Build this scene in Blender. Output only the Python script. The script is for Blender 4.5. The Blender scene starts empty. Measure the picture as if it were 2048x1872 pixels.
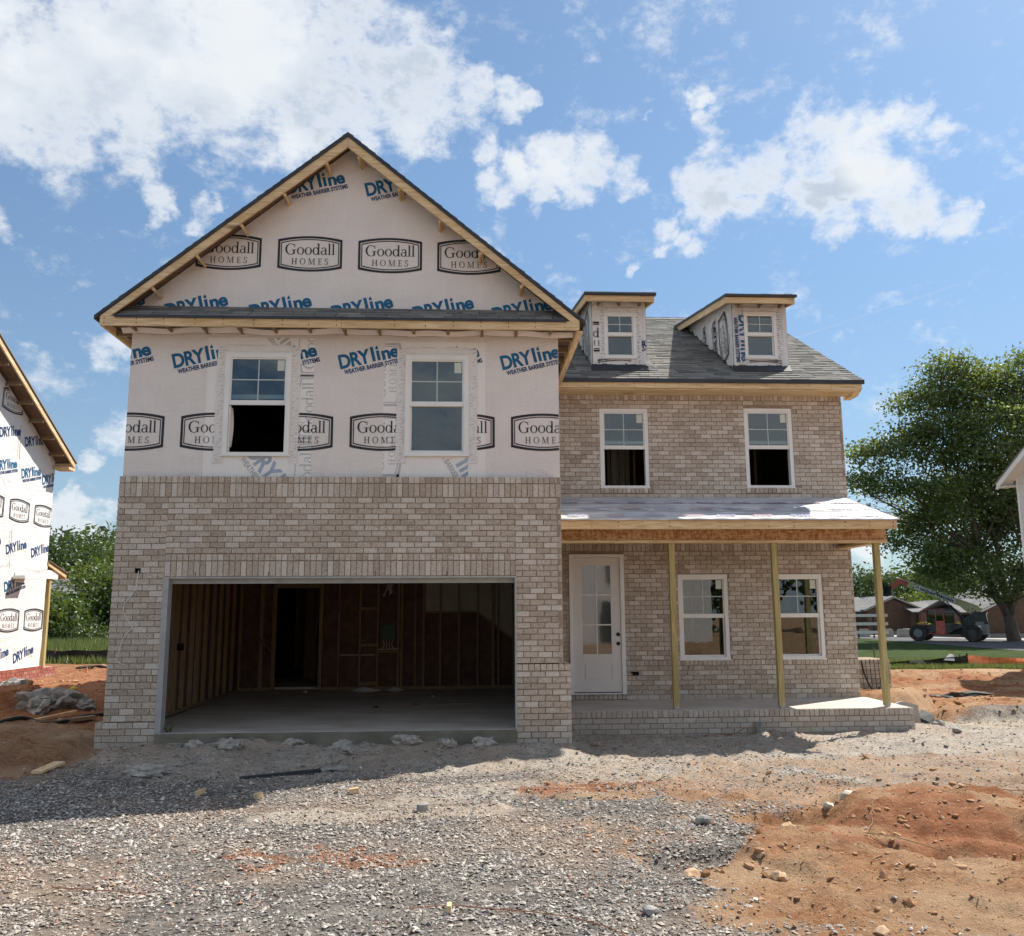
import bpy, bmesh, math, random
import numpy as np
from mathutils import Vector, Matrix
random.seed(7); rng = np.random.default_rng(11)
scene = bpy.context.scene
COL = scene.collection
R = math.radians

# ------------------------------------------------------------------ camera
cam_d = bpy.data.cameras.new('camera'); cam = bpy.data.objects.new('camera', cam_d); COL.objects.link(cam)
YAW, PITCH, ROLL = .0515, .1617, -.0054
cy_, sy_, cp_, sp_ = math.cos(YAW), math.sin(YAW), math.cos(PITCH), math.sin(PITCH)
fwd = Vector((sy_*cp_, cy_*cp_, sp_)); rt0 = Vector((cy_, -sy_, 0)); up0 = rt0.cross(fwd)
rt = rt0*math.cos(ROLL)+up0*math.sin(ROLL); up = up0*math.cos(ROLL)-rt0*math.sin(ROLL)
CAM = Vector((4.1885, -12.470, 1.618))
mw = Matrix.Identity(4)
for i in range(3):
    mw[i][0] = rt[i]; mw[i][1] = up[i]; mw[i][2] = -fwd[i]; mw[i][3] = CAM[i]
cam.matrix_world = mw
cam_d.sensor_fit = 'HORIZONTAL'; cam_d.sensor_width = 36; cam_d.lens = 36*1756.57/2048
cam_d.clip_start = .1; cam_d.clip_end = 3000
scene.camera = cam

# ------------------------------------------------------------------ sun, sky, exposure
SUN = Vector((.503, .373, .779)).normalized()
sun_d = bpy.data.lights.new('sun', 'SUN'); sun_d.energy = 4.2; sun_d.angle = R(.53); sun_d.color = (1, .95, .87)
sun = bpy.data.objects.new('sun', sun_d); COL.objects.link(sun); sun.location = SUN*60
sun.rotation_euler = SUN.to_track_quat('Z', 'Y').to_euler()
world = bpy.data.worlds.new('World'); scene.world = world; world.use_nodes = True
wt = world.node_tree; wt.nodes.clear()
class NT:
    """tiny node-building helper"""
    def __init__(s, tree): s.t = tree
    def n(s, typ, props=None, **inp):
        nd = s.t.nodes.new(typ)
        for k, v in (props or {}).items(): setattr(nd, k, v)
        for k, v in inp.items():
            key = int(k[1:]) if k[0] == 'i' and k[1:].isdigit() else k.replace('_', ' ')
            s.put(nd.inputs[key], v)
        return nd
    def put(s, sock, v):
        if isinstance(v, bpy.types.NodeSocket): s.t.links.new(v, sock)
        else:
            if sock.type == 'RGBA' and len(v) == 3: v = (*v, 1)
            sock.default_value = v
    def math(s, op, a, b=0., c=None, clamp=False):
        nd = s.n('ShaderNodeMath', {'operation': op, 'use_clamp': clamp}, i0=a, i1=b)
        if c is not None: s.put(nd.inputs[2], c)
        return nd.outputs[0]
    def vmath(s, op, a, b=(0, 0, 0)):
        nd = s.n('ShaderNodeVectorMath', {'operation': op}, i0=a, i1=b)
        return nd.outputs['Value'] if op == 'DOT_PRODUCT' else nd.outputs[0]
    def noise(s, vec, scale, detail=4, rough=.55, dist=0.):
        nd = s.n('ShaderNodeTexNoise', {}, Vector=vec, Scale=scale, Detail=detail, Roughness=rough, Distortion=dist)
        return nd.outputs['Fac']
    def ramp(s, v, a, b, lo=0., hi=1., smooth=False):
        nd = s.n('ShaderNodeMapRange', {'clamp': True, 'interpolation_type': 'SMOOTHSTEP' if smooth else 'LINEAR'}, i0=v, i1=a, i2=b, i3=lo, i4=hi)
        return nd.outputs[0]
    def mix(s, f, a, b, mode='MIX'):
        nd = s.t.nodes.new('ShaderNodeMix'); nd.data_type = 'RGBA'; nd.blend_type = mode; nd.clamp_factor = True
        s.put(nd.inputs[0], f); s.put(nd.inputs[6], a); s.put(nd.inputs[7], b)
        return nd.outputs[2]
W = NT(wt)
sky = W.n('ShaderNodeTexSky', {'sky_type': 'NISHITA', 'sun_disc': False, 'sun_elevation': math.asin(SUN.z),
    'sun_rotation': math.atan2(SUN.x, SUN.y), 'altitude': 200, 'air_density': 1.0, 'dust_density': .6, 'ozone_density': 1.6})
D = W.n('ShaderNodeTexCoord').outputs['Generated']
LOBES = [(-0.4278,0.7559,0.4955,0.095676),(-0.3699,0.7738,0.5143,0.105168),(-0.2941,0.7924,0.5344,0.100464),(-0.2171,0.8081,0.5475,0.095676),(-0.1307,0.8247,0.5502,0.090888),(-0.071,0.8419,0.535,0.06216),(-0.0398,0.8378,0.5446,0.03822),(-0.1733,0.8449,0.5061,0.06216),(-0.2537,0.8235,0.5074,0.057372),(-0.3153,0.8227,0.473,0.03822),(-0.3433,0.8236,0.4515,0.02394),(-0.3985,0.7961,0.4554,0.043008),(-0.0564,0.8652,0.4983,0.028728),(-0.1244,0.8654,0.4855,0.028728),(-0.421,0.7854,0.4537,0.043008),(-0.3238,0.8394,0.4364,0.0256),(-0.3218,0.8515,0.4141,0.0171),(-0.277,0.8695,0.409,0.0159),(-0.4372,0.8102,0.3904,0.0182),(-0.4418,0.8189,0.3664,0.0199),(0.0069,0.8456,0.5338,0.0256),(0.0438,0.8508,0.5237,0.0199),(0.0648,0.8496,0.5235,0.0114),(0.0179,0.873,0.4873,0.0159),(0.0128,0.89,0.4558,0.02184),(0.0505,0.8839,0.465,0.02504),(0.088,0.8788,0.469,0.02736),(0.1302,0.8695,0.4764,0.0296),(0.1624,0.8699,0.4658,0.02736),(0.1156,0.8856,0.4499,0.0228),(0.078,0.8915,0.4463,0.01824),(0.0347,0.8963,0.4421,0.01592),(0.1787,0.872,0.4558,0.01368),(0.2347,0.8154,0.5292,0.013024),(0.2488,0.8224,0.5116,0.015048),(0.2654,0.8284,0.4932,0.019008),(0.2623,0.8378,0.4789,0.022528),(0.2446,0.854,0.4592,0.031064),(0.2749,0.8489,0.4514,0.037576),(0.3031,0.8364,0.4567,0.030096),(0.2568,0.8628,0.4356,0.027544),(0.3215,0.8286,0.4584,0.027544),(0.3475,0.8131,0.467,0.03256),(0.3731,0.7995,0.4707,0.030096),(0.3945,0.7904,0.4686,0.027544),(0.4139,0.7769,0.4745,0.02508),(0.4332,0.7653,0.476,0.019008),(0.4517,0.7655,0.4582,0.017512),(0.4681,0.7603,0.4503,0.008976),(0.3869,0.8131,0.435,0.037576),(0.3618,0.8291,0.4263,0.03256),(0.4152,0.8107,0.4127,0.03256),(0.3825,0.8324,0.4009,0.0285),(0.4532,0.7961,0.4009,0.0285),(0.4743,0.7903,0.388,0.0228),(0.4847,0.7809,0.3941,0.0199),(0.4988,0.7705,0.3969,0.0102),(0.4392,0.811,0.3865,0.0228),(0.4685,0.8003,0.3742,0.0142),(0.2178,0.8829,0.416,0.0171),(0.2343,0.8858,0.4005,0.0137),(0.2506,0.8873,0.3871,0.0148),(0.2144,0.8961,0.3886,0.0148),(0.1895,0.837,0.5133,0.0085),(0.1727,0.9106,0.3755,0.0114),(-0.3793,0.8818,0.2801,0.0182),(-0.3649,0.8918,0.2675,0.0228),(-0.37,0.8955,0.2472,0.0171),(-0.3672,0.9131,0.1773,0.0199),(-0.3991,0.9098,0.1143,0.0148),(-0.4111,0.9068,0.0935,0.0256),(-0.3773,0.9217,0.0899,0.0285),(-0.3939,0.9162,0.074,0.0171),(-0.3825,0.9112,0.1533,0.0114),(0.5331,0.8366,0.126,0.0228),(0.4151,0.9008,0.1273,0.0137),(0.423,0.9033,0.0719,0.0171)]
dn = W.vmath('NORMALIZE', D)
wn = W.n('ShaderNodeTexNoise', {}, Vector=dn, Scale=11., Detail=6., Roughness=.62)
warp = W.vmath('SUBTRACT', wn.outputs['Color'], (.5, .5, .5))
wv = W.n('ShaderNodeVectorMath', {'operation': 'MULTIPLY_ADD'}, i0=warp, i1=(.11, .09, .09), i2=dn).outputs[0]
wv = W.vmath('NORMALIZE', wv)
CW, CG = (10.0, 10.25, 10.5), (5.7, 6.6, 7.9)
field = None
for (x, y, z, rad) in LOBES:
    dp = W.vmath('DOT_PRODUCT', wv, (x, y, z))
    k = W.ramp(dp, math.cos(rad*1.32), math.cos(rad*.1), 0, min(1, .62+rad*9))
    field = k if field is None else W.math('SMOOTH_MAX', field, k, .25)
# elsewhere in the sky scattered fair-weather cumulus goes on, denser to brighten the facade
wide = W.noise(dn, 3.0, 3, .55)
cx = W.vmath('DOT_PRODUCT', dn, (fwd.x, fwd.y, fwd.z))
outside = W.ramp(cx, .74, .60, 0, 1)
wide = W.math('MULTIPLY', W.ramp(wide, .42, .58, 0, .95), outside)
field = W.math('MAXIMUM', field, wide)
sq = W.vmath('MULTIPLY', dn, (1, 1, 1.5))
n1 = W.noise(sq, 12, 12, .64, .12); n2 = W.noise(sq, 60, 8, .66, .1); nlow = W.noise(sq, 7, 4, .5)
dens = W.math('MULTIPLY_ADD', field, 1.8, -.90)
dens = W.math('ADD', dens, W.math('MULTIPLY_ADD', n1, 3.8, -1.9))
dens = W.math('ADD', dens, W.math('MULTIPLY_ADD', n2, 1.5, -.75))
alpha = W.ramp(dens, -.45, 1.1, 0, 1, True)
alpha = W.math('POWER', alpha, .8)
lit = W.noise(W.vmath('ADD', sq, (.020, .0, .035)), 12, 6, .60, .12)
relief = W.math('MULTIPLY_ADD', W.math('SUBTRACT', lit, n1), 1.3, .5, clamp=True)
thick = W.math('MULTIPLY', W.ramp(dens, .30, 1.15, 0, 1, True), W.ramp(nlow, .40, .56, .25, 1.))
shade = W.math('MULTIPLY', thick, W.math('MULTIPLY_ADD', relief, .7, .58), clamp=True)
ccol = W.mix(shade, CW, CG)
zc = W.n('ShaderNodeSeparateXYZ', {}, i0=dn).outputs['Z']
# haze veil: the sky pales towards the horizon
veil = W.ramp(zc, -.02, .45, .6, .0, False)
veil = W.math('MULTIPLY', veil, veil)
skyc = W.mix(1.0, sky.outputs[0], (1.12, 1.39, 1.50), 'MULTIPLY')
skyc = W.n('ShaderNodeVectorMath', {'operation': 'SCALE'}, i0=skyc, Scale=W.ramp(zc, .0, .45, .66, 1.0)).outputs[0]
skyc = W.mix(.12, skyc, (6.0, 7.4, 9.2))
skyc = W.mix(veil, skyc, (6.6, 7.9, 9.4))
trail = W.math('ABSOLUTE', W.vmath('DOT_PRODUCT', dn, (-.3182, -.1753, .9317)))
trail = W.math('MULTIPLY', W.ramp(trail, .0005, .0012, .2, 0), W.ramp(W.noise(dn, 20, 3), .35, .6, .3, 1))
trail = W.math('MULTIPLY', trail, W.ramp(W.vmath('DOT_PRODUCT', dn, (.30, .95, 0.)), .9, .93, 0, 1))
skyc = W.mix(trail, skyc, (8, 8, 8.2))
final = W.mix(alpha, skyc, ccol)
bg = W.n('ShaderNodeBackground', {}, Color=final, Strength=.0505)
wo = W.n('ShaderNodeOutputWorld', {}, Surface=bg.outputs[0])
scene.view_settings.view_transform = 'Standard'; scene.view_settings.look = 'None'
scene.view_settings.gamma = 1; scene.view_settings.use_curve_mapping = False
scene.view_settings.exposure = .90
scene.cycles.max_bounces = 6; scene.cycles.transparent_max_bounces = 8

# ------------------------------------------------------------------ materials
def new_mat(name):
    m = bpy.data.materials.new(name); m.use_nodes = True; m.node_tree.nodes.clear()
    t = NT(m.node_tree)
    b = t.n('ShaderNodeBsdfPrincipled'); o = t.n('ShaderNodeOutputMaterial', {}, Surface=b.outputs[0])
    pos = t.n('ShaderNodeNewGeometry').outputs['Position']
    return m, t, b, pos
def scaled(t, v, s): return t.vmath('MULTIPLY', v, s)
def simple(name, c1, c2=None, scale=8, stretch=(1, 1, 1), rough=.8, bump=0., bscale=None, metal=0., detail=5, spec=.3, lo=.35, hi=.65):
    m, t, b, pos = new_mat(name)
    v = scaled(t, pos, stretch)
    if c2 is not None:
        f = t.ramp(t.noise(v, scale, detail), lo, hi)
        t.put(b.inputs['Base Color'], t.mix(f, c1, c2))
    else: t.put(b.inputs['Base Color'], c1)
    b.inputs['Roughness'].default_value = rough; b.inputs['Metallic'].default_value = metal
    b.inputs['Specular IOR Level'].default_value = spec
    if bump:
        bp = t.n('ShaderNodeBump', {}, Strength=min(1, bump), Distance=.01, Height=t.noise(v, bscale or scale*3, 6, .6))
        t.put(b.inputs['Normal'], bp.outputs[0])
    return m
def brick_mat(name, base, dark, wash, washamt=.5):
    """tone comes from a face attribute (merged courses) or the object colour (single bricks)"""
    m, t, b, pos = new_mat(name)
    at = t.n('ShaderNodeAttribute', {'attribute_name': 'tone'}).outputs['Fac']
    oc = t.n('ShaderNodeSeparateColor', {}, i0=t.n('ShaderNodeObjectInfo').outputs['Color']).outputs[0]
    tone = t.math('ADD', at, oc)
    n1 = t.noise(scaled(t, pos, (1, 1, 1.5)), 30, 8, .72, 1.5); n2 = t.noise(pos, 75, 5, .7); nd = t.noise(scaled(t, pos, (1, 1, .8)), 46, 6, .7, 1.); n3 = t.noise(pos, 1.3, 3)
    col = t.mix(t.ramp(tone, .0, .22, .55, 0), base, dark)
    # white-wash smears: every brick gets some flecks, one in five is nearly all pale
    amt = t.math('ADD', t.ramp(tone, .78, .95, .0, .38), t.ramp(tone, .2, .7, 0, .08)); amt = t.math('ADD', amt, t.math('MULTIPLY_ADD', n3, .22, -.11))
    sm = t.ramp(t.math('ADD', n1, t.math('MULTIPLY', amt, washamt*2)), .47, .66)
    col = t.mix(t.math('MULTIPLY', sm, .80), col, wash)
    col = t.mix(t.ramp(n2, .50, .64, .0, .5), col, dark); col = t.mix(t.ramp(nd, .54, .66, 0, .55), col, tuple(x*.62 for x in dark))
    pz = t.n('ShaderNodeSeparateXYZ', {}, i0=pos).outputs[2]
    mud = t.math('MULTIPLY', t.ramp(t.math('ADD', pz, t.math('MULTIPLY_ADD', t.noise(pos, 5, 5), .5, -.25)), .18, -.10, 0, 1), .55)   # splashed grey mud at the foot of the wall
    col = t.mix(mud, col, (.42, .385, .34))
    t.put(b.inputs['Base Color'], col); b.inputs['Roughness'].default_value = .93; b.inputs['Specular IOR Level'].default_value = .15
    h = t.math('ADD', n1, t.math('MULTIPLY', n2, .5))
    t.put(b.inputs['Normal'], t.n('ShaderNodeBump', {}, Strength=.7, Distance=.012, Height=h).outputs[0])
    return m
MAT = {}
MAT['brick'] = brick_mat('white-washed brown brick', (.45, .372, .295), (.28, .215, .16), (.70, .645, .575), .47)
MAT['redbrick'] = brick_mat('red brick', (.33, .085, .06), (.2, .05, .035), (.5, .28, .22), .2)
MAT['mortar'] = simple('tan mortar', (.25, .19, .14), (.36, .29, .225), 30, rough=.95, bump=.5, spec=.1)
MAT['redmortar'] = simple('grey mortar', (.4, .33, .29), (.5, .44, .4), 30, rough=.95, spec=.1)
def wood_mat(name, c1, c2, stretch, knot=True, dark=(.16, .08, .03)):
    m, t, b, pos = new_mat(name)
    v = scaled(t, pos, stretch)
    f = t.ramp(t.noise(v, 5, 6, .6, .6), .3, .7)
    g = t.ramp(t.noise(v, 34, 4, .6), .42, .64, 0, .6)
    col = t.mix(g, t.mix(f, c1, c2), tuple(x*.62 for x in c1))
    if knot:
        vo = t.n('ShaderNodeTexVoronoi', {}, Vector=scaled(t, pos, tuple(.25+.75*(s > .5) for s in stretch)), Scale=2.3).outputs['Distance']
        col = t.mix(t.ramp(vo, .06, .13, .8, 0), col, dark)
    t.put(b.inputs['Base Color'], col); b.inputs['Roughness'].default_value = .75; b.inputs['Specular IOR Level'].default_value = .25
    t.put(b.inputs['Normal'], t.n('ShaderNodeBump', {}, Strength=.35, Distance=.004, Height=t.noise(v, 30, 4)).outputs[0])
    return m
PINE = ((.62, .42, .21), (.83, .66, .42))
MAT['pine_x'] = wood_mat('pine along x', *PINE, (.10, 1.4, 1.4))
MAT['pine_y'] = wood_mat('pine along y', *PINE, (1.4, .10, 1.4))
MAT['pine_z'] = wood_mat('pine along z', *PINE, (1.4, 1.4, .10))
MAT['treated'] = wood_mat('treated greenish pine post', (.37, .285, .105), (.60, .50, .25), (1.6, 1.6, .08))
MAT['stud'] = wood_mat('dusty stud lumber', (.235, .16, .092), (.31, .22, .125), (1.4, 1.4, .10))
def osb(name, a, b_, c):
    m, t, b, pos = new_mat(name)
    v1 = t.n('ShaderNodeTexVoronoi', {}, Vector=scaled(t, pos, (12, 12, 42)), Scale=1.).outputs['Color']
    v2 = t.n('ShaderNodeTexVoronoi', {}, Vector=scaled(t, pos, (38, 38, 14)), Scale=1.).outputs['Color']
    f = t.n('ShaderNodeSeparateColor', {}, i0=t.mix(.5, v1, v2)).outputs[0]
    col = t.mix(t.ramp(f, .3, .7), a, b_); col = t.mix(t.ramp(t.noise(pos, 60, 3), .55, .7, 0, .7), col, c)
    t.put(b.inputs['Base Color'], col); b.inputs['Roughness'].default_value = .8
    return m
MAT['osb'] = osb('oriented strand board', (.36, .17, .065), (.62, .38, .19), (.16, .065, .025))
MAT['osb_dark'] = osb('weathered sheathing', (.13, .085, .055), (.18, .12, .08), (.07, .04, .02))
def wrap_mat(name, c1, c2, sheen=.0, crease=.25, weave=.5):
    m, t, b, pos = new_mat(name)
    streak = t.noise(scaled(t, pos, (14, 14, .9)), 3, 6, .65, .5)
    blot = t.noise(pos, 1.1, 4, .5); fine = t.noise(scaled(t, pos, (60, 60, 45)), 4, 3)
    col = t.mix(t.ramp(blot, .35, .65), c1, c2)
    col = t.mix(t.ramp(streak, .48, .75, 0, .30), col, tuple(min(1, x*1.16) for x in c2))
    col = t.mix(t.ramp(fine, .5, .7, 0, .18*weave), col, tuple(x*.72 for x in c1))
    t.put(b.inputs['Base Color'], col); b.inputs['Roughness'].default_value = .62; b.inputs['Specular IOR Level'].default_value = .25
    w2 = t.noise(scaled(t, pos, (1, 1, 1.8)), 2.6, 7, .62, 1.4)
    h = t.math('ADD', t.math('MULTIPLY', w2, crease*3), t.math('MULTIPLY', streak, .22))
    t.put(b.inputs['Normal'], t.n('ShaderNodeBump', {}, Strength=.55, Distance=.03, Height=h).outputs[0])
    return m
MAT['wrap'] = wrap_mat('woven house wrap', (.705, .655, .615), (.76, .71, .67), crease=.5)
MAT['patch'] = wrap_mat('lighter flashing wrap', (.78, .755, .72), (.83, .80, .765), crease=.1)
MAT['wrap_n'] = wrap_mat('white house wrap', (.72, .70, .68), (.78, .765, .74), crease=.5, weave=.2)
MAT['wrap_d'] = wrap_mat('crumpled film wrap', (.62, .62, .62), (.76, .755, .75), crease=1.0, weave=.3)
MAT['tape'] = wrap_mat('stapled sealing tape', (.74, .70, .665), (.80, .77, .73), crease=.6)
MAT['ink_blue'] = simple('blue ink', (.010, .105, .225), (.015, .13, .265), 3, rough=.6)
MAT['ink_navy'] = simple('navy ink', (.012, .04, .13), (.02, .06, .17), 3, rough=.6)
MAT['ink_black'] = simple('black ink', (.022, .023, .030), (.035, .035, .042), 3, rough=.6)
MAT['ink_faint'] = simple('faded grey ink', (.43, .425, .425), (.50, .49, .49), 6, rough=.6)
MAT['ink_pale'] = simple('faded blue ink', (.30, .36, .46), (.40, .44, .52), 6, rough=.6)
MAT['ink_red'] = simple('faded red ink', (.40, .16, .17), (.56, .36, .36), 14, rough=.7)
MAT['ink_lilac'] = simple('faded violet ink', (.17, .20, .42), (.38, .40, .55), 14, rough=.7)
MAT['vinyl'] = simple('white vinyl', (.80, .79, .76), (.75, .74, .71), 3, rough=.42, spec=.4)
MAT['trim_grey'] = simple('grey steel trim', (.33, .33, .315), (.40, .40, .38), 6, rough=.5)
MAT['door'] = simple('primed door', (.70, .675, .64), (.66, .635, .60), 2, rough=.45, spec=.4)
MAT['black'] = simple('black hardware', (.012, .011, .011), rough=.4)
MAT['dark'] = simple('dark void', (.010, .009, .008), rough=.9, spec=0)
MAT['sticker'] = simple('pale label', (.62, .66, .58), (.56, .6, .54), 20, rough=.6)
MAT['grid'] = simple('grille bar', (.50, .55, .53), rough=.5)
def glass(name, tint, refl=1.55, rough=.0, body=.0, bodyc=(.1, .13, .15)):
    m = bpy.data.materials.new(name); m.use_nodes = True; m.node_tree.nodes.clear(); t = NT(m.node_tree)
    tr = t.n('ShaderNodeBsdfTransparent', {}, Color=tint)
    gl = t.n('ShaderNodeBsdfGlossy', {}, Color=(.95, .97, 1.), Roughness=rough)
    nb = t.n('ShaderNodeBump', {}, Strength=.05, Distance=.01, Height=t.noise(t.n('ShaderNodeNewGeometry').outputs['Position'], 3, 2))
    t.put(gl.inputs['Normal'], nb.outputs[0])
    df = t.n('ShaderNodeBsdfDiffuse', {}, Color=bodyc)
    inner = t.n('ShaderNodeMixShader', {}, i0=body, i1=tr.outputs[0], i2=df.outputs[0])
    fr = t.n('ShaderNodeFresnel', {}, IOR=refl).outputs[0]
    f2 = t.math('MULTIPLY', fr, 1.3, clamp=True)
    mx = t.n('ShaderNodeMixShader', {}, i0=f2, i1=inner.outputs[0], i2=gl.outputs[0])
    t.n('ShaderNodeOutputMaterial', {}, Surface=mx.outputs[0])
    return m
MAT['glass'] = glass('double window glass', (.70, .80, .80), 1.62)
MAT['glass_door'] = glass('door glass', (.45, .50, .49), 1.8, .04, .3, (.20, .23, .22))
MAT['glass_dark'] = glass('cab glass', (.25, .3, .3), 1.5)
MAT['concrete'] = simple('concrete', (.36, .33, .30), (.50, .465, .42), 1.6, rough=.9, bump=.4, bscale=40, spec=.15)
MAT['porch_conc'] = simple('pale porch concrete', (.50, .44, .38), (.60, .54, .47), 1.2, rough=.85, bump=.25, bscale=60, spec=.2)
MAT['damp_conc'] = simple('greenish stem wall concrete', (.135, .13, .10), (.23, .21, .165), 2.2, rough=.9, bump=.5, bscale=30)
MAT['slab'] = simple('dusty garage slab', (.42, .355, .285), (.58, .51, .43), 1.1, stretch=(1, 2.2, 1), rough=.8, bump=.2, bscale=20)
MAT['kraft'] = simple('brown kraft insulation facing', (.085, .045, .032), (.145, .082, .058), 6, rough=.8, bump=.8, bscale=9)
MAT['drywall'] = simple('grey sheathing panel', (.34, .31, .26), (.40, .37, .31), 3, rough=.9)
MAT['panelgreen'] = simple('green electric panel', (.03, .075, .035), rough=.5)
MAT['metal'] = simple('galvanised metal', (.45, .45, .45), (.35, .35, .35), 9, rough=.4, metal=.8)
MAT['drip'] = simple('dark metal drip edge', (.030, .036, .042), (.045, .052, .06), 5, rough=.45)
MAT['white_cable'] = simple('white cable', (.72, .70, .66), rough=.6)
MAT['copper'] = simple('rusty wire', (.30, .10, .05), (.4, .16, .08), 5, rough=.6)
def shingle_mat(name, light, dark):
    m, t, b, pos = new_mat(name)
    at = t.n('ShaderNodeAttribute', {'attribute_name': 'tone'}).outputs['Fac']
    oc = t.n('ShaderNodeSeparateColor', {}, i0=t.n('ShaderNodeObjectInfo').outputs['Color']).outputs[0]
    tone = t.math('ADD', at, oc)
    g = t.noise(pos, 260, 3, .6)
    col = t.mix(tone, dark, light); col = t.mix(t.ramp(g, .4, .65, 0, .55), col, tuple(x*.45 for x in dark))
    col = t.mix(t.ramp(t.noise(pos, 330, 2), .6, .7, 0, .35), col, (.42, .42, .40))
    t.put(b.inputs['Base Color'], col); b.inputs['Roughness'].default_value = .95; b.inputs['Specular IOR Level'].default_value = .1
    t.put(b.inputs['Normal'], t.n('ShaderNodeBump', {}, Strength=.5, Distance=.004, Height=g).outputs[0])
    return m
MAT['shingle'] = shingle_mat('charcoal asphalt shingle', (.33, .315, .285), (.14, .142, .138))
MAT['shingle_g'] = shingle_mat('grey asphalt shingle', (.22, .215, .21), (.12, .12, .12))

# ------------------------------------------------------------------ mesh helpers
class MB:
    """collects polygons and links them as ONE mesh object"""
    def __init__(s): s.v = []; s.f = []; s.tone = []
    def quad(s, a, b, c, d, tone=0.):
        i = len(s.v); s.v += [tuple(a), tuple(b), tuple(c), tuple(d)]; s.f.append((i, i+1, i+2, i+3)); s.tone.append(tone)
    def poly(s, pts, tone=0.):
        i = len(s.v); s.v += [tuple(p) for p in pts]; s.f.append(tuple(range(i, i+len(pts)))); s.tone.append(tone)
    def hexa(s, p, tone=0.):   # 8 corners: bottom 0-3 ccw, top 4-7
        i = len(s.v); s.v += [tuple(q) for q in p]
        for a in ((0, 3, 2, 1), (4, 5, 6, 7), (0, 1, 5, 4), (1, 2, 6, 5), (2, 3, 7, 6), (3, 0, 4, 7)):
            s.f.append(tuple(i+k for k in a)); s.tone.append(tone)
    def box(s, x0, x1, y0, y1, z0, z1, tone=0.):
        s.hexa([(x0, y0, z0), (x1, y0, z0), (x1, y1, z0), (x0, y1, z0), (x0, y0, z1), (x1, y0, z1), (x1, y1, z1), (x0, y1, z1)], tone)
    def beam(s, a, b, w, h, upv=(0, 0, 1)):   # box between two points; w sideways, h along up
        a, b = Vector(a), Vector(b); d = (b-a).normalized(); u = Vector(upv); sd = d.cross(u).normalized(); u = sd.cross(d)
        P = []
        for z in (-h/2, h/2):
            for (e, q) in ((a, -w/2), (b, -w/2), (b, w/2), (a, w/2)): P.append(e+sd*q+u*z)
        s.hexa(P)
    def prism(s, prof, axis, a0, a1, tone=0.):   # prof in the other two axes (cyclic order), extruded along axis
        def mk(p, a):
            return (a, p[0], p[1]) if axis == 'x' else ((p[0], a, p[1]) if axis == 'y' else (p[0], p[1], a))
        n = len(prof); i = len(s.v)
        s.v += [mk(p, a0) for p in prof]+[mk(p, a1) for p in prof]
        s.f.append(tuple(range(i+n-1, i-1, -1))); s.f.append(tuple(range(i+n, i+2*n))); s.tone += [tone]*2
        for k in range(n): s.f.append((i+k, i+(k+1) % n, i+n+(k+1) % n, i+n+k)); s.tone.append(tone)
    def tube(s, pts, radii, n=8, cap=True):
        pts = [Vector(p) for p in pts]
        if not hasattr(radii, '__len__'): radii = [radii]*len(pts)
        rings = []; prev = None
        for k, p in enumerate(pts):
            d = (pts[min(k+1, len(pts)-1)]-pts[max(k-1, 0)]).normalized()
            ref = prev if prev is not None else (Vector((0, 0, 1)) if abs(d.z) < .9 else Vector((1, 0, 0)))
            sd = d.cross(ref).normalized(); u = sd.cross(d).normalized(); prev = u
            i = len(s.v)
            for q in range(n):
                a = 2*math.pi*q/n; s.v.append(tuple(p+(sd*math.cos(a)+u*math.sin(a))*radii[k]))
            rings.append(i)
        for a, b in zip(rings, rings[1:]):
            for q in range(n): s.f.append((a+q, a+(q+1) % n, b+(q+1) % n, b+q)); s.tone.append(0)
        if cap:
            s.f.append(tuple(rings[0]+q for q in range(n-1, -1, -1))); s.f.append(tuple(rings[-1]+q for q in range(n))); s.tone += [0, 0]
    def mesh(s, name, smooth=False):
        me = bpy.data.meshes.new(name); me.from_pydata(s.v, [], s.f); me.update()
        if any(s.tone):
            at = me.attributes.new('tone', 'FLOAT', 'FACE'); at.data.foreach_set('value', s.tone)
        if smooth: me.polygons.foreach_set('use_smooth', [True]*len(me.polygons))
        return me
    def link(s, name, mat, parent=None, smooth=False, recalc=True, **props):
        me = s.mesh(name, smooth)
        if recalc and len(me.polygons) < 60000:
            bm = bmesh.new(); bm.from_mesh(me); bmesh.ops.recalc_face_normals(bm, faces=bm.faces); bm.to_mesh(me); bm.free()
        if not isinstance(mat, (list, tuple)): mat = [mat]
        for m in mat: me.materials.append(m if isinstance(m, bpy.types.Material) else MAT[m])
        return link(name, me, parent, **props)
def link(name, me, parent=None, loc=None, **props):
    o = bpy.data.objects.new(name, me); COL.objects.link(o)
    if parent is not None:
        o.parent = parent
        o.matrix_parent_inverse = Matrix.Identity(4) if loc is not None else parent.matrix_basis.inverted()
    if loc is not None: o.location = loc
    for k, v in props.items(): o[k] = v
    return o
def thing(name, label, cat, loc=(0, 0, 0), group=None, rot=0):
    o = bpy.data.objects.new(name, None); COL.objects.link(o); o.location = loc; o.rotation_euler = (0, 0, rot)
    o.empty_display_size = .2; o['label'] = label; o['category'] = cat
    if group: o['group'] = group
    return o
def tag(o, label, cat, group=None):
    o['label'] = label; o['category'] = cat
    if group: o['group'] = group
    return o
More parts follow.
